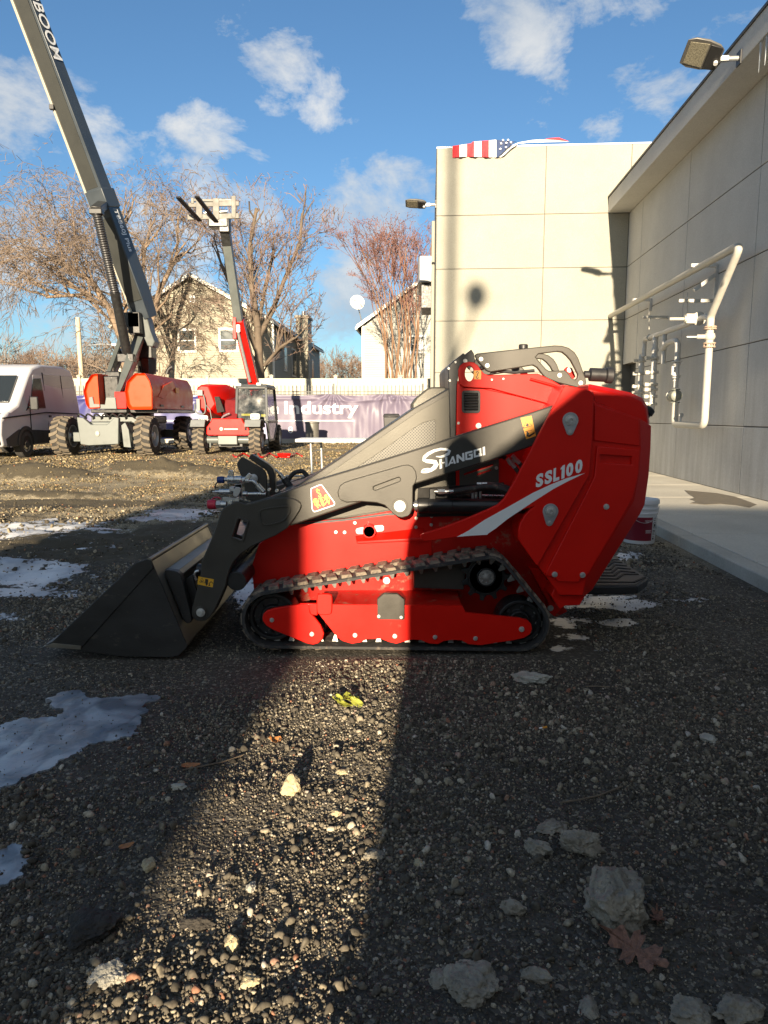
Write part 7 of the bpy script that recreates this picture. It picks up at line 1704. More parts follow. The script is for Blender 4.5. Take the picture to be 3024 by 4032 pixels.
# upright arms behind
q = MB(); q.bar(P3(*fP(1365, 1030), 22.8), P3(*fP(1365, 720), 22.8), .16, .3); q.bar(P3(*fP(1390, 1010), 22.6), P3(*fP(1390, 820), 22.6), .09, .2); q.done('upright_arm', M['liftgrey'], BL, bevel=.01)
q = MB(); q.bar(P3(*fP(1300, 1010), 22.4), P3(*fP(1290, 640), 22.0), .22, .3); q.bar(P3(*fP(1245, 1010), 22.4), P3(*fP(1240, 830), 22.2), .12, .2); q.box(P3(*fP(1300, 770), 22.0), (.55, .4, .5)); q.box(P3(*fP(1180, 450), 21.2), (.45, .4, .42)); q.box(P3(*fP(1205, 480), 21.2), (.35, .4, .6)); q.done('linkage', M['black'], BL, bevel=.02)
# main boom
Bb, Bt = P3(598, 1300, 21.6), P3(22, -230, 19.4)
axd = (Bt - Bb).normalized(); dep = Vector((0, 1, 0)); dep = (dep - axd * dep.dot(axd)).normalized(); wid = axd.cross(dep).normalized()
if wid.x < 0: wid = -wid
_q = Matrix.Rotation(math.radians(14), 3, axd); dep_t = _q @ dep
if dep_t.x < 0: _q = Matrix.Rotation(math.radians(-14), 3, axd)
dep = _q @ dep; wid = _q @ wid
Lb_ = (Bt - Bb).length
def bsec(t, w, d, dy=0): 
    c = Bb + axd * t; return [c + wid * a * w / 2 + dep * (b_ * d / 2 + dy) for a, b_ in ((-1, -1), (1, -1), (1, 1), (-1, 1))]
tk = Lb_ * .355      # collar
q = MB(); q.loft([bsec(.35, .40, .52), bsec(1.2, .50, .62), bsec(tk, .50, .60)]); mb1 = q.done('boom_base_section', M['boomgrey'], BL, bevel=.015)
q = MB(); q.loft([bsec(tk - .05, .55, .66), bsec(tk + .45, .55, .66)]); q.done('boom_collar', M['boomgrey'], BL, bevel=.02)
q = MB(); q.loft([bsec(tk + .3, .48, .54), bsec(Lb_, .42, .44)]); mb2 = q.done('boom_fly_section', M['boomgrey'], BL, bevel=.015)
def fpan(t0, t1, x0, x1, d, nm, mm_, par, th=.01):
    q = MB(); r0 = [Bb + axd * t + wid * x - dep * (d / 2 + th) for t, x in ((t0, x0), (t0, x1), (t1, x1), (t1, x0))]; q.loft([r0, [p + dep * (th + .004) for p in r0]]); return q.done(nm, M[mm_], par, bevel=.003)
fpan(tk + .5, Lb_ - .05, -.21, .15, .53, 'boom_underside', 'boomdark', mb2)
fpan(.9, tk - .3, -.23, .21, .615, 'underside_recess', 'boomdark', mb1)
q = MB(); q.loft([[Bb + axd * t + wid * x - dep * d for x, d in ((-.33, .24), (-.24, .29), (-.24, .08), (-.33, .08))] for t in (tk - 2.9, Lb_)]); tray = q.done('cable_tray', M['cream_tube'], BL, bevel=.015)
q = MB()
for t in (tk + 2.6, tk + 5.2): q.box(Bb + axd * t - wid * .28 - dep * .29, (.12, .10, .12))
q.done('tray_clamp', M['blackpl'], tray, bevel=.01)
q = MB(); plate3(q, [P3(*fP(1240, 340), 21.2), P3(*fP(1275, 320), 21.2), P3(*fP(1330, 420), 21.3), P3(*fP(1360, 560), 21.4), P3(*fP(1408, 680), 21.4), P3(*fP(1385, 735), 21.4), P3(*fP(1325, 725), 21.4), P3(*fP(1290, 620), 21.4), P3(*fP(1245, 500), 21.3)], (0, .5, 0)); q.done('boom_knuckle', M['liftgrey'], BL, bevel=.03)
# lettering down the side of the boom
def side_text(txt, t_top, t_bot, w, d, nm, par, c0=.22, c1=.78):
    x_ = w / 2 + .002; T0_ = Bb + axd * t_top + wid * x_ - dep * (d / 2 - d * c0); R__ = axd * (t_bot - t_top); U__ = dep * d * (c1 - c0)
    lettering(nm, txt, T0_, R__, U__, wid, M['decal_white'], par, offset=.01, depth=.004)
def t_at(v):           # station along the boom seen at image row v
    best = min(range(2000), key=lambda k: abs((2016 - FPX * ((lambda p: ((p.z - CAMH) * math.cos(PITCH) + p.y * math.sin(PITCH)) / (p.y * math.cos(PITCH) + (CAMH - p.z) * math.sin(PITCH)))(Bb + axd * Lb_ * k / 2000))) - v)); return Lb_ * best / 2000
side_text('OBOOM', t_at(-45), t_at(248), .47, .51, 'boom_lettering', mb2, .12, .88)
side_text('TB860J Plus', t_at(835), t_at(1000), .50, .60, 'boom_model_lettering', mb1, .28, .72)
# lift cylinder with bellows
q = MB(); c0, c1 = P3(380, 835, 19.3), P3(452, 1150, 20.2); rings = []
nb = 34
pts, rs = [], []
for k in range(nb * 2 + 1): pts.append(c0 + (c1 - c0) * k / (nb * 2)); rs.append(.125 if k % 2 else .105)
q.tube(pts, rs, 16); q.done('bellows', M['blackpl'], BL, smooth=0)
q = MB(); q.tube([c1 + (c1 - c0) * .0, P3(503, 1400, 20.9)], [.13, .14], 18); q.box(P3(500, 1410, 20.9), (.45, .3, .22)); q.done('boom_cylinder', M['black'], BL, bevel=.01)
q = MB(); q.bar(c0 - (c1 - c0) * .02, Bb + axd * (tk + .1), .26, .2); q.box(c0, (.34, .2, .14)); q.done('cylinder_mount', M['black'], BL, bevel=.02)
q = MB(); q.tube(catmull([P3(*fP(x, y), 22.5) for x, y in ((1540, 1030), (1555, 985), (1585, 960), (1605, 955))], 6), [.06] * 18 + [.075], 12); q.done('exhaust', M['blackpl'], BL)

# --- telehandler
TH_ = empty('telehandler', (-4.3, 21.4, 0), 'small red telehandler with a dark glazed cab and forks raised high', 'telehandler')
for (x, y) in ((-5.17, 20.15), (-3.60, 20.15), (-5.17, 22.6), (-3.45, 22.6)): rim_tyre(TH_, (x, y, .415), .415, .33, lugs=16, face=1)
q = MB(); q.cyl((-5.0, 20.15, .42), (-3.75, 20.15, .42), .11, n=16); q.box((-4.38, 20.1, .42), (.55, .3, .26)); q.cyl((-4.9, 20.1, .42), (-4.9, 20.1, .2), .03); q.done('front_axle', M['liftgrey'], TH_, bevel=.02)
q = MB(); q.cyl((-5.0, 22.6, .42), (-3.75, 22.6, .42), .11, n=16); q.box((-4.35, 21.5, .36), (.7, 2.6, .3)); q.done('frame', M['black'], TH_, bevel=.02)
q = MB(); q.plate([(-4.94, .58), (-4.93, .78), (-4.80, .95), (-4.78, 1.02), (-3.95, 1.02), (-3.90, .92), (-3.76, .76), (-3.73, .58), (-3.80, .55), (-4.88, .55)], 19.85, 20.35); fr2 = q.done('front_frame', M['redp'], TH_, bevel=.02)
q = MB(); q.ball((-4.52, 19.845, .73), .05, 2, (1, .15, 1)); q.box((-4.25, 19.846, .725), (.38, .01, .035)); q.done('front_logo', mat('pink_logo', (.8, .45, .38), .5), fr2)
q = MB()
for x in (-4.84, -3.84): q.plate([(x - .03, .69), (x + .03, .69), (x + .03, .75), (x, .80), (x - .03, .75)], 19.84, 19.86)
q.done('tie_holes', M['void'], fr2)
q = MB(); q.box((-6.32, 22.0, 1.86), (.02, .34, .16)); q.done('cover_sticker', M['decal_orange'], BL)
for yy_ in (20.5, 22.6): q = MB(); q.box((-6.345, yy_, 1.38), (.02, .30, .06)); q.done('cover_latch', M['blackpl'], BL)
q = MB(); q.loft([[Vector((x, y, z)) for x, z in pp_] for y, pp_ in ((20.5, [(-5.28, 1.30), (-5.34, 1.86), (-5.22, 1.96), (-5.0, 1.94), (-4.80, 1.42), (-4.98, 1.20)]), (21.2, [(-5.30, 1.0), (-5.34, 1.98), (-5.2, 2.02), (-4.6, 2.0), (-4.5, 1.4), (-4.6, 1.0)]), (23.2, [(-5.28, .9), (-5.32, 1.85), (-5.2, 1.92), (-4.6, 1.9), (-4.5, 1.3), (-4.6, .9)]))]); hd2 = q.done('engine_hood', M['redp'], TH_, bevel=.04, segs=3)
q = MB(); plate3(q, [P3(*fG(478, 205), 20.45), P3(*fG(540, 205), 20.45), P3(*fG(610, 400), 20.45), P3(*fG(515, 415), 20.45)], (0, .1, 0)); q.done('hood_vent', M['void'], hd2)
q = MB(); q.loft([[Vector((-4.62, y, z)) for y, z in ((20.4, 1.0), (20.9, 1.55), (23.4, 1.8), (23.4, .8))], [Vector((-4.2, y, z)) for y, z in ((20.4, 1.0), (20.9, 1.55), (23.4, 1.8), (23.4, .8))]]); q.done('centre_frame', mat('dark_red_frame', (.16, .012, .012), .5), TH_, bevel=.02)
# cab
cx0_, cx1_, cy0_, cy1_ = -4.24, -3.36, 20.55, 22.3
q = MB()
fz = [(cx0_ + .06, 1.86), (cx1_ - .06, 1.86), (cx1_, .95), (cx0_, .95)]
P_ = {}
for nm, (x, y, z) in {'a': (cx0_ + .03, cy0_ + .12, 1.90), 'b': (cx1_ - .03, cy0_ + .12, 1.90), 'c': (cx0_, cy0_, .92), 'd': (cx1_, cy0_, .92), 'e': (cx0_ + .03, cy1_ - .1, 1.92), 'f': (cx1_ - .03, cy1_ - .1, 1.92), 'g': (cx0_, cy1_ + .1, .92), 'h': (cx1_, cy1_ + .1, .92), 'i': (cx1_ + .0, cy0_ + .35, .38), 'j': (cx1_, cy0_ + 1.1, .38)}.items(): P_[nm] = Vector((x, y, z))
for a, c_ in ('ab', 'ac', 'bd', 'cd', 'ef', 'ae', 'bf', 'eg', 'fh', 'gh', 'cg', 'dh', 'di', 'ij', 'jh'): q.bar(P_[a], P_[c_], .075, .075)
q.loft([[P_['a'] + Vector((-.06, -.08, .0)), P_['b'] + Vector((.06, -.08, .0)), P_['f'] + Vector((.06, .1, 0)), P_['e'] + Vector((-.06, .1, 0))], [P_['a'] + Vector((0, 0, .09)), P_['b'] + Vector((0, 0, .09)), P_['f'] + Vector((0, 0, .09)), P_['e'] + Vector((0, 0, .09))]])
cab_ = q.done('cab_frame', mat('cab_grey', (.07, .075, .078), .45, .1), TH_, bevel=.015)
for nm, quad in (('windscreen', 'abdc'), ('door_glass', 'bfhd'), ('side_glass', 'aegc'), ('rear_glass', 'efhg')):
    q = MB(); q.face([P_[k] for k in quad]); g_o = q.done(nm, M['glass'], cab_, smooth=0); so_ = g_o.modifiers.new('t', 'SOLIDIFY'); so_.thickness = .008
q = MB(); q.loft([[Vector((cx1_ + .02, y, z)) for y, z in ((20.56, .98), (22.2, .98), (21.9, .40), (21.0, .36))], [Vector((cx1_ - .03, y, z)) for y, z in ((20.56, .98), (22.2, .98), (21.9, .40), (21.0, .36))]]); q.done('door_panel', mat('cab_door_grey', (.15, .14, .17), .3, 0, .1, 3, coat=.5), cab_, bevel=.015)
q = MB(); q.box(((cx0_ + cx1_) / 2, 21.7, 1.05), (.5, .5, .2)); q.box(((cx0_ + cx1_) / 2, 21.9, 1.35), (.46, .14, .6)); q.done('seat', M['blackpl'], cab_, bevel=.03)
q = MB(); q.box((-3.9, 20.9, 1.12), (.5, .2, .07)); q.box((-3.5, 21.0, 1.10), (.16, .3, .08)); q.done('hi_vis_vest', M['hi_vis'], cab_, bevel=.02)
q = MB(); q.lathe((-3.8, 20.95, 1.3), (0, -.4, 1), [(0, .16), (.02, .18), (.04, .16), (0, .16)], 20); q.done('steering_wheel', M['blackpl'], cab_)
for x, z in ((-4.15, 1.97), (-3.58, 1.99)): q = MB(); q.box((x, 20.62, z), (.13, .09, .07)); q.done('work_light', M['decal_white'], TH_, bevel=.01)
for (gx, gy) in ((335, 490), (1012, 465)): c = P3(*fG(gx, gy), 20.1); q = MB(); q.box(c, (.27, .12, .17)); hl_ = q.done('headlight', M['pailw'], TH_, bevel=.04); q = MB(); q.ball(c + Vector((-.05, -.06, 0)), .055, 2, (1, .3, 1)); q.ball(c + Vector((.07, -.06, 0)), .045, 2, (1, .3, 1)); q.done('lamp', M['chrome'], hl_)
for (x0_, x1_) in ((-5.36, -4.96), (-3.86, -3.42)):
    q = MB(); q.loft([[Vector((x, y, z)) for x in (x0_,) for y, z in ((19.72, .80), (19.85, .98), (20.3, 1.0), (20.6, .8), (20.55, .76), (20.28, .95), (19.88, .93), (19.76, .78))], [Vector((x1_, y, z)) for y, z in ((19.72, .80), (19.85, .98), (20.3, 1.0), (20.6, .8), (20.55, .76), (20.28, .95), (19.88, .93), (19.76, .78))]]); q.done('mudguard', mat('grey_mudguard', (.16, .17, .17), .6), TH_, bevel=.01)
q = MB(); q.tube(catmull([P3(*fG(x, y), 20.4) for x, y in ((225, 300), (232, 395), (300, 430), (350, 420), (362, 330), (340, 200), (300, 165))], 5), .022, 10); q.box(P3(*fG(268, 310), 20.42), (.10, .05, .34)); q.box(P3(*fG(290, 155), 20.4), (.16, .08, .16)); q.tube([P3(*fG(362, 310), 20.4), P3(*fG(420, 370), 20.4), P3(*fG(445, 520), 20.3)], .015, 8); q.done('mirror', M['liftgrey'], TH_, bevel=.005)
q = MB(); 
for k in range(5): q.ball(P3(*fG(410 + 28 * k, 510 + (k % 2) * 12), 20.3), .05, 1)
q.tube(catmull([P3(*fG(x, y), 20.35) for x, y in ((560, 530), (590, 470), (640, 440), (680, 425))], 4), .03, 8); q.done('hydraulics', M['chrome'], TH_)
t0, t1, t2 = P3(1008, 1545, 23.0), P3(940, 1262, 22.0), P3(884, 885, 20.9)
q = MB(); q.bar(t0 + (t0 - t1) * .15, t1, .30, .36, up=(0, 1, 0)); bm1 = q.done('boom_outer', M['redp'], TH_, bevel=.015)
q = MB(); q.bar(t1 - (t2 - t1) * .02, t2, .24, .28, up=(0, 1, 0)); bm2 = q.done('boom_inner', M['liftgrey'], TH_, bevel=.012)
q = MB(); d12 = (t2 - t1).normalized(); q.bar(t2 - d12 * .55, t2 - d12 * .02, .255, .30, up=(0, 1, 0)); q.done('boom_tip', M['black'], bm2, bevel=.01)
q = MB(); off_ = Vector((-.06, -.28, .0)); q.cyl(t0 + off_ + (t1 - t0) * .15, t0 + off_ + (t1 - t0) * .86, .05, n=12); q.box(t0 + (t1 - t0) * .88 + off_ * .8, (.14, .14, .2)); q.done('extension_cylinder', M['zinc'], bm1)
q = MB(); q.box(t1 + Vector((-.09, -.02, -.25)), (.10, .42, .62)); q.done('boom_sleeve', M['redp'], bm1, bevel=.01)
yc_ = 20.75
def z7(x, y, Y=None): return P3(*fZ7(x, y), Y or yc_)
FK = empty('fork_carriage', z7(1400, 370)); rigid(FK, TH_)
q = MB()
for (xa, ya_, xb, yb_, w) in ((1250, 312, 1540, 318, .07), (1232, 345, 1562, 335, .12), (1225, 425, 1562, 415, .14)): q.bar(z7(xa, ya_), z7(xb, yb_), .06, w)
for (x, y0__, y1__, w) in ((1302, 305, 430, .17), (1412, 300, 440, .17), (1527, 285, 425, .12), (1258, 297, 335, .08)): q.bar(z7(x, y1__, yc_ - .02), z7(x, y0__, yc_ - .02), w, .05, up=(0, 1, 0))
q.done('carriage_frame', mat('fork_grey', (.12, .115, .10), .55), FK, bevel=.008)
for (xh, yh, xt, yt2) in ((1306, 448, 1162, 292), (1412, 452, 1284, 287)):
    q = MB(); q.bar(z7(xh, yh, 20.7), z7(xt, yt2, 19.75), .13, .05, up=(0, 0, 1)); q.done('fork_tine', M['black'], FK, bevel=.01)
q = MB(); q.box(z7(1432, 465, 20.9), (.55, .35, .26)); q.box(z7(1470, 470, 20.9), (.3, .3, .5)); q.done('fork_tilt_head', M['black'], FK, bevel=.03)
q = MB(); q.cyl(z7(1335, 398, 20.8), z7(1355, 392, 20.8), .05); q.cyl(z7(1432, 390, 20.8), z7(1485, 385, 20.8), .05, n=12); q.cyl(z7(1430, 310, 20.85), z7(1530, 312, 20.85), .05, n=12); q.done('fork_cylinder', M['chrome'], FK)
# red cable on the ground between the machines and the table
q = MB(); rnd = random.Random(3); pts = []
for k in range(26):
    x, y = fG(720 + k * 36, 985 + 26 * math.sin(k * 1.3) + rnd.uniform(-10, 12)); g0 = gp(x, y); pts.append(Vector((g0.x, g0.y, float(height(g0.x, g0.y)) + .03)))
q.tube(catmull(pts, 4), .022, 8); tag(q.done('extension_cable', M['redp'], None), 'red cable lying in loose curls on the gravel before the telehandler', 'cable')
q = MB(); c = gp(*fG(1390, 1005)); 
for k in range(4): q.tube([c + Vector((.13 * math.cos(a) * (1 + .1 * k), .09 * math.sin(a), .03 + .025 * k)) for a in np.linspace(0, 6.28, 16)], .02, 6)
tag(q.done('cable_reel', M['redp'], None), 'small heap of coiled red cable right of the long cable', 'cable')
# ================================================================== FENCES, HOUSES AND TREES
GD = WD.copy(); GN = WN.copy()
def XY(x, y, z=0): return Vector((x, y, z))
# low kerb of the road side in front of the banner
q = MB(); q.box((-8, 28.4, .08), (22, .25, .20)); tag(q.done('far_kerb', M['kerbm'], None), kind='structure')
# iron picket fence with the banner tied to it
YF = 30.0
IR = empty('iron_fence', (-6, YF, 0), 'black iron picket fence carrying the purple banner across the back of the yard', 'fence')
M['iron'] = mat('iron_fence_paint', (.05, .052, .05), .55)
q = MB()
for k in range(118):
    x = -17.5 + k * .165; h_ = 2.38
    q.bar((x, YF + .05, .05), (x, YF + .05, h_ - .1), .034); q.loft([[Vector((x - .022, YF + .034, h_ - .1)), Vector((x + .022, YF + .034, h_ - .1)), Vector((x + .022, YF + .066, h_ - .1)), Vector((x - .022, YF + .066, h_ - .1))], [Vector((x - .002, YF + .05, h_)), Vector((x + .002, YF + .05, h_)), Vector((x + .002, YF + .052, h_)), Vector((x - .002, YF + .052, h_))]])
q.done('pickets', M['iron'], IR)
q = MB()
for z in (.25, 1.98, 2.08): q.bar((-17.6, YF + .05, z), (2.0, YF + .05, z), .035, .04)
q.done('rail', M['iron'], IR)
for x in (-16.0, -12.3, -8.6, -5.1, -2.10, 1.62): q = MB(); q.bar((x, YF + .06, 0), (x, YF + .06, 2.42), .07); q.done('post', M['iron'], IR)
def fold(x, z):
    x = np.asarray(x, float); z = np.asarray(z, float); d = np.zeros_like(x)
    for (tx, amp, nf) in ((-2.12, .07, 11), (.05, .045, 9), (.62, .045, 9), (-7.2, .05, 10), (-12, .05, 10)):
        dx = x - tx; dz = 2.0 - z + .12; a = np.arctan2(dx, dz); r = np.hypot(dx, dz); d = d + amp * np.sin(a * nf + tx) * np.exp(-r * .75) * np.minimum(1, r * 3)
    d = d + .010 * np.sin(x * 19 + 1.5 * np.sin(x * 2.1)) * (x > -1.3) * (x < .8) + .020 * np.sin(x * 3.1 + z * 1.4) + .012 * np.sin(x * 7.3 - z * 2.0)
    d = d + .05 * np.exp(-((z - 1.78 - .05 * np.sin(x * 1.3)) / .05) ** 2)
    return d
bxs_ = np.linspace(-14.2, 1.58, 520); bz = np.linspace(.08, 1.98, 44)
BX, BZ = np.meshgrid(bxs_, bz); ztie = BZ - (.05 * np.abs(np.sin(BX * 1.35)) ) * (BZ / 1.98) ** 3
Vb = np.stack([BX.ravel(), (YF - .06 - fold(BX, BZ)).ravel(), ztie.ravel()], 1); nx_ = len(bxs_)
ii = (np.arange(len(bz) - 1)[:, None] * nx_ + np.arange(nx_ - 1)[None, :]).ravel()
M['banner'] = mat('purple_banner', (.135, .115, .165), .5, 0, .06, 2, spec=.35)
M['banner_shade'] = mat('shaded_banner', (.045, .045, .16), .42, 0, .08, 2, spec=.6)
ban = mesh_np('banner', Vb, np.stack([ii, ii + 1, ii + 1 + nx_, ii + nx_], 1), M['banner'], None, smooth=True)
ban.data.materials.append(M['banner_shade'])
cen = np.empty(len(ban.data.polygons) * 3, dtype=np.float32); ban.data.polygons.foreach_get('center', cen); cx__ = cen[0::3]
ban.data.polygons.foreach_set('material_index', (cx__ < -4.6).astype(np.int32))  # left part coloured navy for the lift's shadow on the same cloth
tag(ban, 'long creased purple fabric banner reading Industry, tied to the iron fence', 'banner')
def bwarp(w):
    w = w.copy(); w[:, 1] = w[:, 1] - fold(w[:, 0], w[:, 2]) ; return w
def subdiv_text(o, n_=1): pass
def btext(txt, xa, ya, xb, yb_, off=.02):
    a, b_ = P3(*fF(xa, yb_), YF - .06), P3(*fF(xb, ya), YF - .06)
    o = lettering('banner_lettering', txt, (a.x, YF - .075, a.z), (b_.x - a.x, 0, 0), (0, 0, b_.z - a.z), (0, -1, 0), M['decal_white'], ban, offset=off, depth=.004)
    bm = bmesh.new(); bm.from_mesh(o.data)
    for k in range(3):
        le = [e for e in bm.edges if e.calc_length() > .10]
        if le: bmesh.ops.subdivide_edges(bm, edges=le, cuts=2); bmesh.ops.triangulate(bm, faces=[f for f in bm.faces if len(f.verts) > 4])
    for v in bm.verts: v.co.y -= float(fold(v.co.x, v.co.z))
    bm.to_mesh(o.data); bm.free()
btext('Industry', 408, 700, 942, 822); btext('the', 175, 705, 365, 795); btext('8', 436, 885, 466, 932, 0)
for xa, xb in ((-11.5, -6.0), (-5.2, P3(*fF(915, 840), YF).x)):
    q = MB(); n_ = 60; xs2 = np.linspace(xa, xb, n_); z_ = P3(*fF(600, 841), YF).z
    L0 = [Vector((x, YF - .072 - float(fold(x, z_)), z_ - .018)) for x in xs2]; L1 = [Vector((x, YF - .072 - float(fold(x, z_)), z_ + .018)) for x in xs2]; q.loft([L0, L1], cap=False, closed=False); q.done('banner_rule', M['decal_white'], ban)
q = MB()
for (x, z0, z1, w) in ((-11.35, 1.0, 1.35, .10), (-11.0, .98, 1.2, .10), (-10.75, .98, 1.2, .10), (-10.45, .98, 1.22, .10), (-7.05, .95, 1.3, .09), (-6.85, 1.15, 1.28, .2)): q.box((x, YF - .13, (z0 + z1) / 2), (w, .01, z1 - z0))
q.done('banner_strokes', M['decal_white'], ban)

# white vinyl fence behind
M['vinyl'] = mat('vinyl_fence', (.34, .32, .255), .5, 0, .05, 3)
VF = empty('vinyl_fence', (-6, 33, 0), 'tall cream vinyl panel fence with square posts behind the iron fence', 'fence')
YV = 33.0; xsp = [(u - 1512) / FPX * 33.6 for u in (-140, 104, 352, 596, 840, 1084, 1328, 1575, 1820)]
q = MB()
for a, c_ in zip(xsp, xsp[1:]):
    q.bar((a + .07, YV, 2.70), (c_ - .07, YV, 2.70), .06, .16); q.bar((a + .07, YV, .3), (c_ - .07, YV, .3), .06, .2); q.bar((a + .07, YV, 2.28), (c_ - .07, YV, 2.28), .06, .10)
    n_ = 12; w = (c_ - a - .14) / n_
    for k in range(n_): q.box((a + .07 + w * (k + .5), YV, 1.3), (w - .012, .03, 2.0))
    q.box(((a + c_) / 2, YV, 2.48), (c_ - a - .14, .02, .34))
q.done('panels', M['vinyl'], VF)
for x in xsp:
    q = MB(); q.box((x, YV, 1.43), (.15, .15, 2.86)); q.loft([[Vector((x + a, YV + b_, 2.86)) for a, b_ in ((-.10, -.10), (.10, -.10), (.10, .10), (-.10, .10))], [Vector((x + a, YV + b_, 2.90)) for a, b_ in ((-.10, -.10), (.10, -.10), (.10, .10), (-.10, .10))], [Vector((x + a, YV + b_, 2.97)) for a, b_ in ((-.02, -.02), (.02, -.02), (.02, .02), (-.02, .02))]]); q.done('post', M['vinyl'], VF, bevel=.01)

# bins by the banner
def gx(u, Y): return (u - 1512) / FPX * Y
for (u, Y, w, h_, lab, nm) in ((1541, 27.5, .62, 1.05, 'black wheeled bin with its lid, by the purple banner, half behind the loader', 'wheeled_bin'),):
    x = gx(u, Y); T_ = empty(nm, (x, Y, 0), lab, 'bin'); q = MB(); q.loft([[Vector((x + a * w * .8, Y + b_ * w * .8, .06)) for a, b_ in ((-.5, -.5), (.5, -.5), (.5, .5), (-.5, .5))], [Vector((x + a * w, Y + b_ * w, h_)) for a, b_ in ((-.5, -.5), (.5, -.5), (.5, .5), (-.5, .5))]]); q.done('bin_body', M['blackpl'], T_, bevel=.03)
    q = MB(); q.loft([[Vector((x + a * w * 1.08, Y + b_ * w * 1.08, h_)) for a, b_ in ((-.5, -.5), (.5, -.5), (.5, .5), (-.5, .5))], [Vector((x + a * w * .9, Y + b_ * w * .9, h_ + .12)) for a, b_ in ((-.5, -.5), (.5, -.5), (.5, .5), (-.5, .5))]]); q.done('lid', M['blackpl'], T_, bevel=.03)
    q = MB(); q.cyl((x - w * .55, Y, .1), (x + w * .55, Y, .1), .1, n=16); q.done('wheels', M['tyre_far'], T_)
x = gx(1231, 28.0); q = MB(); q.lathe((x, 28, 0), (0, 0, 1), [(0, .001), (0, .24), (.02, .26), (.78, .27), (.80, .29), (.84, .29), (.86, .25), (.88, .001)], 24); tag(q.done('drum', mat('dull_drum', (.16, .155, .14), .5, .3), None), 'grey metal drum standing at the foot of the banner', 'drum')

# --- houses
def siding(name, c1):
    m, n, l, b = newmat(name); tcn = n.new('ShaderNodeTexCoord'); sx = n.new('ShaderNodeSeparateXYZ'); l.new(tcn.outputs['Object'], sx.inputs[0])
    mm = n.new('ShaderNodeMath'); mm.operation = 'MULTIPLY'; mm.inputs[1].default_value = 7.5; l.new(sx.outputs[2], mm.inputs[0]); fr = n.new('ShaderNodeMath'); fr.operation = 'FRACT'; l.new(mm.outputs[0], fr.inputs[0])
    bp = n.new('ShaderNodeBump'); bp.inputs['Strength'].default_value = .8; bp.inputs['Distance'].default_value = .02; iv = n.new('ShaderNodeMath'); iv.operation = 'SUBTRACT'; iv.inputs[0].default_value = 1; l.new(fr.outputs[0], iv.inputs[1]); l.new(iv.outputs[0], bp.inputs['Height']); l.new(bp.outputs[0], b.inputs['Normal'])
    r = n.new('ShaderNodeValToRGB'); r.color_ramp.elements[0].position = 0; r.color_ramp.elements[0].color = (c1[0] * .6, c1[1] * .6, c1[2] * .6, 1); r.color_ramp.elements[1].position = .12; r.color_ramp.elements[1].color = (*c1, 1); l.new(fr.outputs[0], r.inputs[0])
    nz_ = n.new('ShaderNodeTexNoise'); nz_.inputs['Scale'].default_value = .8; nz_.inputs['Detail'].default_value = 4; l.new(tcn.outputs['Object'], nz_.inputs['Vector']); mr = n.new('ShaderNodeMapRange'); mr.inputs['To Min'].default_value = .8; mr.inputs['To Max'].default_value = 1.15; l.new(nz_.outputs['Fac'], mr.inputs['Value'])
    mx = n.new('ShaderNodeMixRGB'); mx.blend_type = 'MULTIPLY'; mx.inputs[0].default_value = 1; l.new(r.outputs[0], mx.inputs[1]); l.new(mr.outputs[0], mx.inputs[2]); l.new(mx.outputs[0], b.inputs['Base Color']); b.inputs['Roughness'].default_value = .6; return m
M['siding1'] = siding('cream_siding', (.29, .265, .20)); M['siding2'] = siding('white_siding', (.34, .33, .29)); M['roof'] = mat('roof_shingle', (.09, .085, .08), .9, 0, .2, 6, bump=.4, bump_scale=30)
M['trim'] = mat('white_trim', (.68, .67, .62), .5)
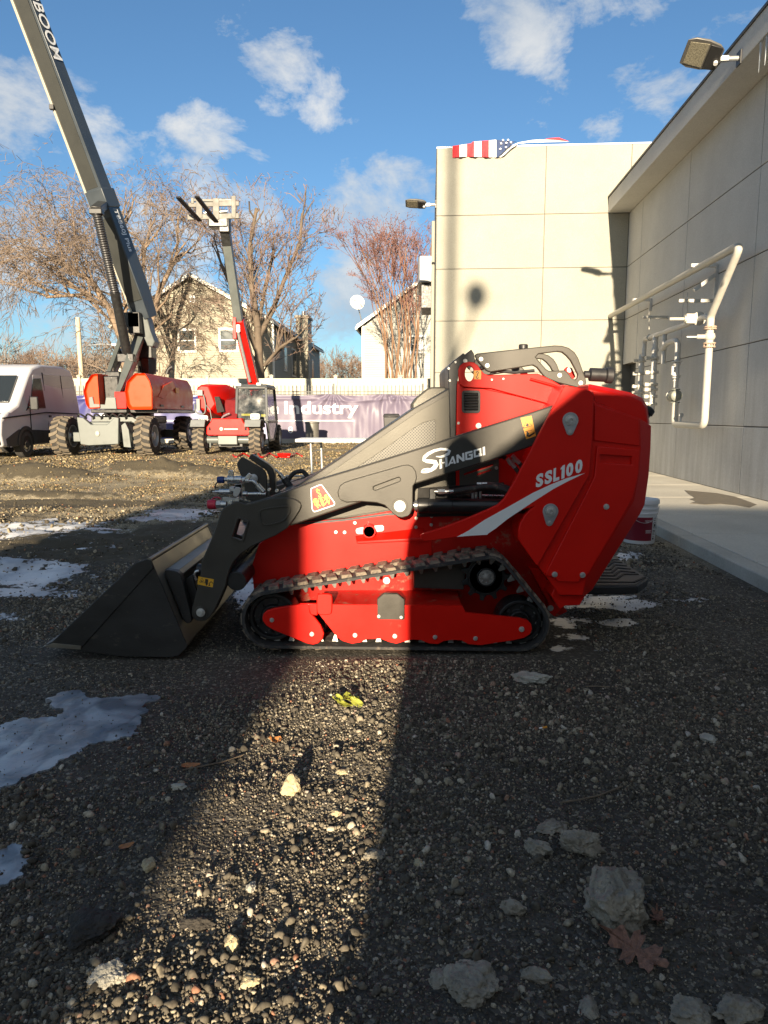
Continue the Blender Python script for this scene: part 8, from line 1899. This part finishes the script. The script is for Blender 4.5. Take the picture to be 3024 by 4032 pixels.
def house(nm, left, right, yl, depth, eave_z, apex_z, sm, label, apex_f=.5, wins=(), side_wins=(), over=.35):
    """gable end facing the yard from left to right at distance yl, running back along the street grid"""
    A = Vector((left, yl + (right - left) * 0, 0)); Bq = Vector((right, yl - (right - left) * math.tan(WA), 0)); back = GD * depth
    Hh = empty(nm, (A + Bq) / 2 + back * .5, label, 'house')
    ap = A.lerp(Bq, apex_f)
    f = [A, Bq, Bq + Vector((0, 0, eave_z)), ap + Vector((0, 0, apex_z)), A + Vector((0, 0, eave_z))]
    q = MB(); q.loft([f, [p + back for p in f]]); wl = q.done('wall', M[sm], Hh)
    for (P, s_) in ((A, -1), (Bq, 1)):
        e0 = P + Vector((0, 0, eave_z)); a0 = ap + Vector((0, 0, apex_z)); d = (e0 - a0).normalized(); e1 = e0 + d * over; up = Vector((0, 0, .14))
        q = MB(); o_ = -GD * over; q.loft([[a0 + o_ + Vector((0, 0, .02)), e1 + o_, e1 + o_ + up, a0 + o_ + up], [a0 + back + Vector((0, 0, .02)), e1 + back, e1 + back + up, a0 + back + up]]); rf_ = q.done('roof', M['roof'], Hh)
        q = MB(); o2 = -GD * (over + .03); q.loft([[a0 + o2 - Vector((0, 0, .10)), e1 + o2 - Vector((0, 0, .10)), e1 + o2 + up * .9, a0 + o2 + up * .9], [a0 + o2 + GD * .04 - Vector((0, 0, .10)), e1 + o2 + GD * .04 - Vector((0, 0, .10)), e1 + o2 + GD * .04 + up * .9, a0 + o2 + GD * .04 + up * .9]]); q.done('rake_board', M['trim'], rf_)
        q = MB(); q.bar(e1 + o_ - Vector((0, 0, .04)), e1 + back - Vector((0, 0, .04)), .12, .14); q.done('gutter', M['trim'], rf_)
        q = MB(); c_ = P - GD * .03 + (Bq - A).normalized() * (-.06 * s_); q.bar(c_, c_ + Vector((0, 0, eave_z)), .12, .06); q.done('corner_board', M['trim'], wl)
    rt = (Bq - A).normalized()
    for (u0, u1, v0, v1) in wins:
        N_ = GD; 
        def hh_(u, v):
            r = cray(u, v); P0 = A - GD * .02; t = P0.dot(N_) / r.dot(N_); return Vector((0, 0, CAMH)) + r * t
        a_, b_ = hh_(u0, v1), hh_(u1, v0); w_ = (b_ - a_).dot(rt); h_ = b_.z - a_.z
        q = MB(); c_ = a_ + rt * w_ / 2 + Vector((0, 0, h_ / 2))
        Rm = Matrix((rt, GD, Vector((0, 0, 1)))).transposed()
        q.box(c_, (w_ + .2, .06, h_ + .2), Rm); wf_ = q.done('window', M['trim'], wl)
        for k in (0, 1): q = MB(); q.box(c_ - GD * .035 + Vector((0, 0, (k - .5) * h_ * .5)), (w_ - .04, .02, h_ * .5 - .06), Rm); q.done('pane', M['glass_house'], wf_)
    for (s0, s1, z0, z1) in side_wins:
        q = MB(); c_ = Bq + GD * (s0 + s1) / 2 + Vector((0, 0, (z0 + z1) / 2)); Rm = Matrix((rt, GD, Vector((0, 0, 1)))).transposed(); q.box(c_, (.06, s1 - s0 + .2, z1 - z0 + .2), Rm); wf_ = q.done('window', M['trim'], wl); q = MB(); q.box(c_ + rt * .035, (.02, s1 - s0, z1 - z0), Rm); q.done('pane', M['glass_house'], wf_)
    return Hh, wl, A, Bq
M['glass_house'] = mat('house_glass', (.06, .07, .07), .12, 0, .3, .8, spec=.9)
H1, w1, A1_, B1_ = house('siding_house', -15.4, -6.25, 42.0, 17.0, 6.35, 8.95, 'siding1', 'cream two-storey gabled house behind the fence with two upper windows', .49, wins=((708, 766, 1300, 1382), (869, 930, 1298, 1380)), side_wins=((2.6, 3.4, 3.9, 5.2), (5.2, 6.4, 3.7, 5.3), (12.5, 13.6, 3.7, 5.2)))
q = MB(); c_ = B1_ + GD * 7.8; Rm = Matrix(((B1_ - A1_).normalized(), GD, Vector((0, 0, 1)))).transposed(); q.box(c_ + (B1_ - A1_).normalized() * .35 + Vector((0, 0, 3.8)), (.8, 1.5, 7.6), Rm); q.box(c_ + (B1_ - A1_).normalized() * .35 + Vector((0, 0, 7.6)), (.95, 1.65, .18), Rm); q.done('chimney', M['siding1'], H1)
q = MB(); q.cyl(c_ + (B1_ - A1_).normalized() * .35 + Vector((0, 0, 7.6)), c_ + (B1_ - A1_).normalized() * .35 + Vector((0, 0, 8.05)), .14, n=12); q.done('flue', M['zinc'], H1)
q = MB(); hv = A1_.lerp(B1_, .49) + Vector((0, 0, 7.7)) - GD * .03; q.box(hv, (.35, .05, .45)); q.done('gable_vent', M['trim'], w1)
H2, w2, A2_, B2_ = house('siding_house', -1.28, 8.2, 42.0, 15.0, 6.30, 9.6, 'siding2', 'white two-storey gabled house behind the red-stemmed tree with a satellite dish', .5, wins=((1618, 1672, 1325, 1385),))
q = MB(); dc = P3(1406, 1192, 41.5); q.lathe(dc, (.25, -1, .25), [(0, .02), (.0, .05), (.03, .30), (.07, .42), (.08, .42), (.04, .30), (.012, .05), (.012, .001)], 24); tag(q.done('dish', M['trim'], H2))
q = MB(); q.tube([dc + Vector((0, .05, 0)), dc + Vector((.2, .3, -.8)), dc + Vector((.3, .6, -1.2))], .03, 8); q.done('dish_mast', M['zinc'], H2)
# ------ far garage roof seen over the fence at the gap
q = MB(); q.box((-2.3, 52, 1.8), (3.2, 4, 3.6)); q.loft([[Vector((x, y, z)) for x, z in ((-4.2, 3.5), (-.4, 3.5), (-.4, 3.62), (-4.2, 3.62))] for y in (49.6, 54.4)]); tag(q.done('garden_shed', M['siding2'], None), 'low white shed roof showing over the fence in the gap between the houses', 'shed')

# --- poles and wires
x = (342 - 1512) / FPX * 37; PQ = empty('street_pole', (x, 37, 0), 'pale weathered street pole with a lamp arm, behind the lift', 'pole')
q = MB(); zt = P3(339, 1250, 37).z; q.cyl((x, 37, 0), (x - .05, 37, zt), .14, .11, n=12); q.done('pole', mat('pale_pole', (.50, .42, .30), .8), PQ)
q = MB(); a_ = P3(345, 1360, 37); b_ = P3(455, 1357, 37); q.tube([a_, a_.lerp(b_, .5) + Vector((0, 0, .04)), b_], .03, 8); q.box(b_, (.35, .15, .08)); q.done('lamp_arm', M['zinc'], PQ)
for k, (v0, v1) in enumerate(((1400, 1420), (1412, 1440), (1432, 1446))):
    q = MB(); a_, b_ = P3(-300, v0 - 8, 44), P3(900, v1 + 20, 52); pts = [a_.lerp(b_, t) + Vector((0, 0, -1.0 * (t * (1 - t)) * 2)) for t in np.linspace(0, 1, 14)]; q.tube(pts, .022, 5); tag(q.done('power_line', M['blackpl'], None), ['highest', 'middle', 'lowest'][k] + ' of the three dark wires crossing behind the white van', 'power line')

# --- bare trees
def grow_tree(base, stems, seed, max_d, taper=.72, spread=.5, droop=0.0, upb=.0, kids=(2, 4), seg=3, lmin=.12, jitter=.18, twig_r=.010, cap_n=16000):
    rnd = random.Random(seed); out_ = []
    st = [(Vector(p), Vector(d).normalized(), L, r, 0) for p, d, L, r in stems]
    while st and len(out_) < cap_n:
        p, d, L, r, dep_ = st.pop(0)
        r1 = max(r * taper, twig_r * .7); q_ = p; dd = d.copy()
        nodes = [q_]
        for k in range(seg):
            dd = (dd + Vector((rnd.gauss(0, jitter), rnd.gauss(0, jitter), rnd.gauss(0, jitter) + (upb - droop * dep_ ** 1.5) * .10))).normalized(); q2 = q_ + dd * L / seg
            ra, rb2 = r + (r1 - r) * k / seg, r + (r1 - r) * (k + 1) / seg; out_.append((q_, q2, ra, rb2, dep_)); q_ = q2; nodes.append(q_)
        if dep_ >= max_d or L < lmin: continue
        nk = rnd.randint(*kids)
        for j in range(nk):
            s_ = spread * rnd.uniform(.6, 1.3); ax_ = dd.orthogonal().normalized(); ax_.rotate(Matrix.Rotation(rnd.uniform(0, 6.283), 3, dd)); nd = (dd * math.cos(s_) + ax_ * math.sin(s_)).normalized()
            at_ = nodes[-1] if j < 2 else nodes[rnd.randint(max(1, seg - 2), seg)]
            st.append((at_, nd, L * rnd.uniform(.62, .90), max(r1 * rnd.uniform(.55, .85), twig_r), dep_ + 1))
        if dep_ >= 1:
            for j in range(rnd.randint(0, 2)):
                at_ = nodes[rnd.randint(1, seg)]; ax_ = dd.orthogonal().normalized(); ax_.rotate(Matrix.Rotation(rnd.uniform(0, 6.283), 3, dd)); nd = (dd * .5 + ax_ * .85).normalized(); st.append((at_, nd, L * rnd.uniform(.35, .6), max(r1 * .4, twig_r), min(dep_ + 2, max_d)))
    return out_
def seg_mesh(name, segs, m_, parent, ns=4):
    p0 = np.array([s_[0][:] for s_ in segs]); p1 = np.array([s_[1][:] for s_ in segs]); r0 = np.array([s_[2] for s_ in segs]); r1 = np.array([s_[3] for s_ in segs])
    d = p1 - p0; d /= np.linalg.norm(d, axis=1, keepdims=True) + 1e-9; ref = np.where(np.abs(d[:, 2:3]) < .9, [[0, 0, 1]], [[1, 0, 0]]); a = np.cross(d, ref); a /= np.linalg.norm(a, axis=1, keepdims=True); b_ = np.cross(d, a)
    vs = []
    for (p, r) in ((p0, r0), (p1, r1)):
        for k in range(ns):
            t = 2 * math.pi * k / ns; vs.append(p + (a * math.cos(t) + b_ * math.sin(t)) * r[:, None])
    Vv = np.stack(vs, 1).reshape(-1, 3); n_ = len(segs); base_ = (np.arange(n_) * 2 * ns)[:, None]; fs = []
    for k in range(ns):
        j = (k + 1) % ns; fs.append(np.concatenate([base_ + k, base_ + j, base_ + ns + j, base_ + ns + k], 1))
    return mesh_np(name, Vv, np.concatenate(fs, 0), m_, parent, smooth=True)
def tree(name, base, stems, seed, label, bark, twigm, cat='tree', thick=.045, **k):
    T_ = empty(name, base, label, cat); sg = grow_tree(base, stems, seed, **k)
    big_ = [s_ for s_ in sg if s_[2] >= thick]; sml = [s_ for s_ in sg if s_[2] < thick]
    seg_mesh('trunk', big_, bark, T_, 8); seg_mesh('crown', sml, twigm, T_, 3); return T_, sg
M['bark1'] = mat('tan_bark', (.20, .145, .10), .9, 0, .3, 3); M['twig1'] = mat('tan_twigs', (.20, .152, .115), .9, 0, .3, 1)
M['bark2'] = mat('grey_brown_bark', (.115, .088, .064), .9, 0, .3, 3); M['twig2'] = mat('brown_twigs', (.20, .14, .11), .9, 0, .3, 1)
M['bark3'] = mat('cinnamon_bark', (.20, .115, .065), .85, 0, .25, 3); M['twig3'] = mat('reddish_twigs', (.20, .105, .085), .9, 0, .3, 1)
YT = 38.5
def tp(u, v, Y=YT): return P3(u, v, Y)
def dirto(a, b_): return (b_ - a)
b1 = tp(520, 1500); b1.z = 0
t_a = tp(455, 1310); t_b = tp(600, 1290)
st1 = []
for (s_, pts, r) in ((0, [b1, tp(470, 1330, 38.8), tp(400, 1170, 38.6), tp(300, 1040, 38.2)], .22), (1, [b1 + Vector((.8, 0, 0)), tp(600, 1290, 38.8), tp(645, 1130, 39), tp(690, 960, 39)], .20), (2, [b1 + Vector((.2, .5, 0)), tp(540, 1200, 39.2), tp(520, 1000, 39.5), tp(500, 830, 39.8)], .18)):
    pass
trunk_pts = [[b1, tp(478, 1340), tp(430, 1215, 38.3), tp(360, 1110, 38.1), tp(250, 1040, 37.8)], [b1 + Vector((.5, .1, 0)), tp(588, 1310, 38.6), tp(625, 1150, 38.9), tp(690, 1020, 39.3)], [tp(478, 1340), tp(500, 1180, 39.3), tp(480, 1010, 39.6), tp(465, 880, 39.8)], [tp(430, 1215, 38.3), tp(330, 1160, 37.7), tp(180, 1170, 37.2)], [tp(588, 1310, 38.6), tp(560, 1150, 40), tp(570, 960, 40.4)]]
stems = []
for i, pl_ in enumerate(trunk_pts):
    r = [.24, .20, .13, .10, .11][i]
    for k, (a, c_) in enumerate(zip(pl_, pl_[1:])):
        rr0 = r * (1 - .17 * k); stems.append((a, c_, rr0, rr0 * .84))
T1 = empty('bare_tree', b1, 'large tan bare tree with fine drooping twigs behind the van and lift', 'tree')
rnd = random.Random(11); seeds = []
for (a, c_, r0_, r1_) in stems:
    if c_.z > 5.0:
        for k in range(5):
            p = a.lerp(c_, rnd.uniform(.2, 1)); d = (c_ - a).normalized() * .75 + Vector((rnd.uniform(-1.0, .8), rnd.uniform(-.7, .7), rnd.uniform(.0, .9))); seeds.append((p, d, rnd.uniform(1.5, 2.5), .065))
sg = grow_tree(b1, seeds, 21, 5, taper=.7, spread=.50, droop=.22, upb=.25, kids=(2, 3), seg=3, jitter=.16, twig_r=.012, cap_n=44000)
rnd_ = random.Random(1); sg = [s_ for s_ in sg if s_[1].z < 13.2 + rnd_.uniform(-1.2, .8) and s_[1].x > -24]
seg_mesh('trunk', [(a, c_, r0_, r1_, 0) for a, c_, r0_, r1_ in stems] + [s_ for s_ in sg if s_[2] > .04], M['bark1'], T1, 8); seg_mesh('crown', [s_ for s_ in sg if s_[2] <= .04], M['twig1'], T1, 3)
# second tree beside the telehandler boom
b2 = tp(1035, 1490, 36); b2.z = 0
tp2 = [[b2, tp(1020, 1420, 36), tp(1015, 1290, 36), tp(990, 1120, 36.2), tp(985, 960, 36.4), tp(1010, 820, 36.6)], [tp(1020, 1400, 36), tp(965, 1270, 35.8), tp(925, 1150, 35.6), tp(870, 1040, 35.4)], [tp(1018, 1330, 36), tp(1075, 1220, 36.4), tp(1120, 1100, 36.8), tp(1180, 960, 37), tp(1190, 840, 37)], [tp(1040, 1440, 36), tp(1100, 1370, 35.6), tp(1160, 1330, 35.3)], [tp(1015, 1290, 36), tp(1045, 1130, 37), tp(1080, 980, 37.5)]]
stems = []
for i, pl_ in enumerate(tp2):
    r = [.26, .15, .14, .09, .11][i]
    for k, (a, c_) in enumerate(zip(pl_, pl_[1:])): rr0 = r * (1 - .16 * k); stems.append((a, c_, rr0, rr0 * .85))
T2 = empty('bare_tree', b2, 'bare tree with open upright branches between the telehandler boom and the loader', 'tree')
rnd = random.Random(5); seeds = []
for (a, c_, r0_, r1_) in stems:
    if c_.z > 3.5:
        for k in range(3): p = a.lerp(c_, rnd.uniform(.3, 1)); d = (c_ - a).normalized() * .9 + Vector((rnd.uniform(-.9, .9), rnd.uniform(-.6, .6), rnd.uniform(.1, .9))); seeds.append((p, d, rnd.uniform(.8, 1.4), .045))
sg = grow_tree(b2, seeds, 8, 4, taper=.7, spread=.55, droop=.0, upb=.8, kids=(2, 3), seg=3, jitter=.20, twig_r=.013, cap_n=16000)
sg = [s_ for s_ in sg if s_[1].z < 12.0 + rnd_.uniform(-1.0, .8)]
seg_mesh('trunk', [(a, c_, r0_, r1_, 0) for a, c_, r0_, r1_ in stems] + [s_ for s_ in sg if s_[2] > .035], M['bark2'], T2, 8); seg_mesh('crown', [s_ for s_ in sg if s_[2] <= .035], M['twig2'], T2, 3)
# multi-stemmed crape myrtle
b3 = tp(1590, 1480, 34.5); b3.z = 0
T3 = empty('multi_stem_tree', b3, 'red-brown many-stemmed bare tree fanning up beside the cream building', 'tree')
rnd = random.Random(9); stems, seeds = [], []
for k in range(15):
    u_top = 1400 + 21 * k + rnd.uniform(-12, 12); p = b3 + Vector((rnd.uniform(-.9, .9), rnd.uniform(-.4, .4), 0)); mid_ = tp(1500 + 11 * k + rnd.uniform(-10, 10), 1320, 34.5 + rnd.uniform(-.5, .5)); up2 = tp(u_top * .6 + 1590 * .4 - 8, 1140, 34.5 + rnd.uniform(-.8, .8)); top_ = tp(u_top, rnd.uniform(960, 1030), 34.5 + rnd.uniform(-1, 1))
    pl_ = [p, mid_, up2, top_]; r = rnd.uniform(.032, .055)
    for j, (a, c_) in enumerate(zip(pl_, pl_[1:])): rr0 = r * (1 - .24 * j); stems.append((a, c_, rr0, rr0 * .76, 0))
    for j in range(4): a = up2.lerp(top_, rnd.uniform(0, 1)); seeds.append((a, (top_ - up2).normalized() + Vector((rnd.uniform(-.6, .6), rnd.uniform(-.5, .5), rnd.uniform(0, .5))), rnd.uniform(.6, 1.1), .026))
    for j in range(2): a = mid_.lerp(up2, rnd.uniform(0, 1)); seeds.append((a, (up2 - mid_).normalized() + Vector((rnd.uniform(-.6, .6), rnd.uniform(-.5, .5), rnd.uniform(0, .5))), rnd.uniform(.6, 1.1), .026))
sg = grow_tree(b3, seeds, 3, 3, taper=.65, spread=.42, upb=1.0, kids=(2, 3), seg=2, jitter=.14, twig_r=.0105, cap_n=7000)
sg = [s_ for s_ in sg if s_[1].z < 9.6 + rnd_.uniform(-.8, .7)]
seg_mesh('trunk', stems, M['bark3'], T3, 7); seg_mesh('crown', sg, M['twig3'], T3, 3)
rnd = random.Random(2); pods = MB(); ends = [s_[1] for s_ in sg if s_[4] >= 2 and s_[1].z > 5.2]
pv_, pf_ = [], []
for p in rnd.sample(ends, min(1500, len(ends))):
    for k in range(3):
        c_ = p + Vector((rnd.gauss(0, .06), rnd.gauss(0, .06), rnd.gauss(.04, .06))); r = rnd.uniform(.016, .034); b0 = len(pv_); pv_ += [(c_ + Vector(o_) * r)[:] for o_ in ((1, 0, 0), (-.5, .87, 0), (-.5, -.87, 0), (0, 0, 1.3))]; pf_ += [(b0, b0 + 1, b0 + 3), (b0 + 1, b0 + 2, b0 + 3), (b0 + 2, b0, b0 + 3), (b0, b0 + 2, b0 + 1)]
mesh_np('seed_heads', pv_, pf_, mat('seed_heads', (.20, .075, .055), .9), T3)

# far brown woodland
def wood(seed, x0, x1, y0, y1, h0, h1, n_trees, label_name, m_):
    rnd = random.Random(seed); sgs = []
    for k in range(n_trees):
        x, y = rnd.uniform(x0, x1), rnd.uniform(y0, y1); h_ = rnd.uniform(h0, h1); p = Vector((x, y, 0))
        sgs += [(p, p + Vector((0, 0, h_ * .3)), .2, .15, 0)]
        sgs += grow_tree(p, [(p + Vector((0, 0, h_ * .25)), Vector((rnd.uniform(-.4, .4), rnd.uniform(-.4, .4), 1)), h_ * .28, .13) for _ in range(3)], rnd.randint(0, 9999), 4, taper=.6, spread=.5, upb=.6, kids=(3, 4), seg=1, jitter=.1, twig_r=.02, cap_n=420)
    return seg_mesh(label_name, sgs, m_, None, 3)
M['farwood'] = mat('far_twigs', (.20, .135, .095), .95, 0, .3, .2)
tag(wood(1, -60, 30, 85, 120, 6.5, 10, 110, 'woods', M['farwood']), kind='stuff')
tag(wood(2, -32, -12, 50, 62, 4, 7, 15, 'woods', mat('far_twigs_grey', (.22, .18, .15), .95)), kind='stuff')
q = MB(); rnd = random.Random(6)
for k in range(60):
    x = -50 + k * 1.6; q.ball((x, 80 + rnd.uniform(-3, 3), .6), rnd.uniform(1.0, 1.9), 2, (1.3, 1, .9))
for v in q.bm.verts: v.co += Vector((math.sin(v.co.x * 5 + v.co.z * 7), math.cos(v.co.y * 6), math.sin(v.co.x * 9 + v.co.y * 4))) * .22
tag(q.done('undergrowth', mat('dull_evergreen', (.07, .075, .035), .95, 0, .4, 3, bump=.6, bump_scale=8), None), kind='stuff')
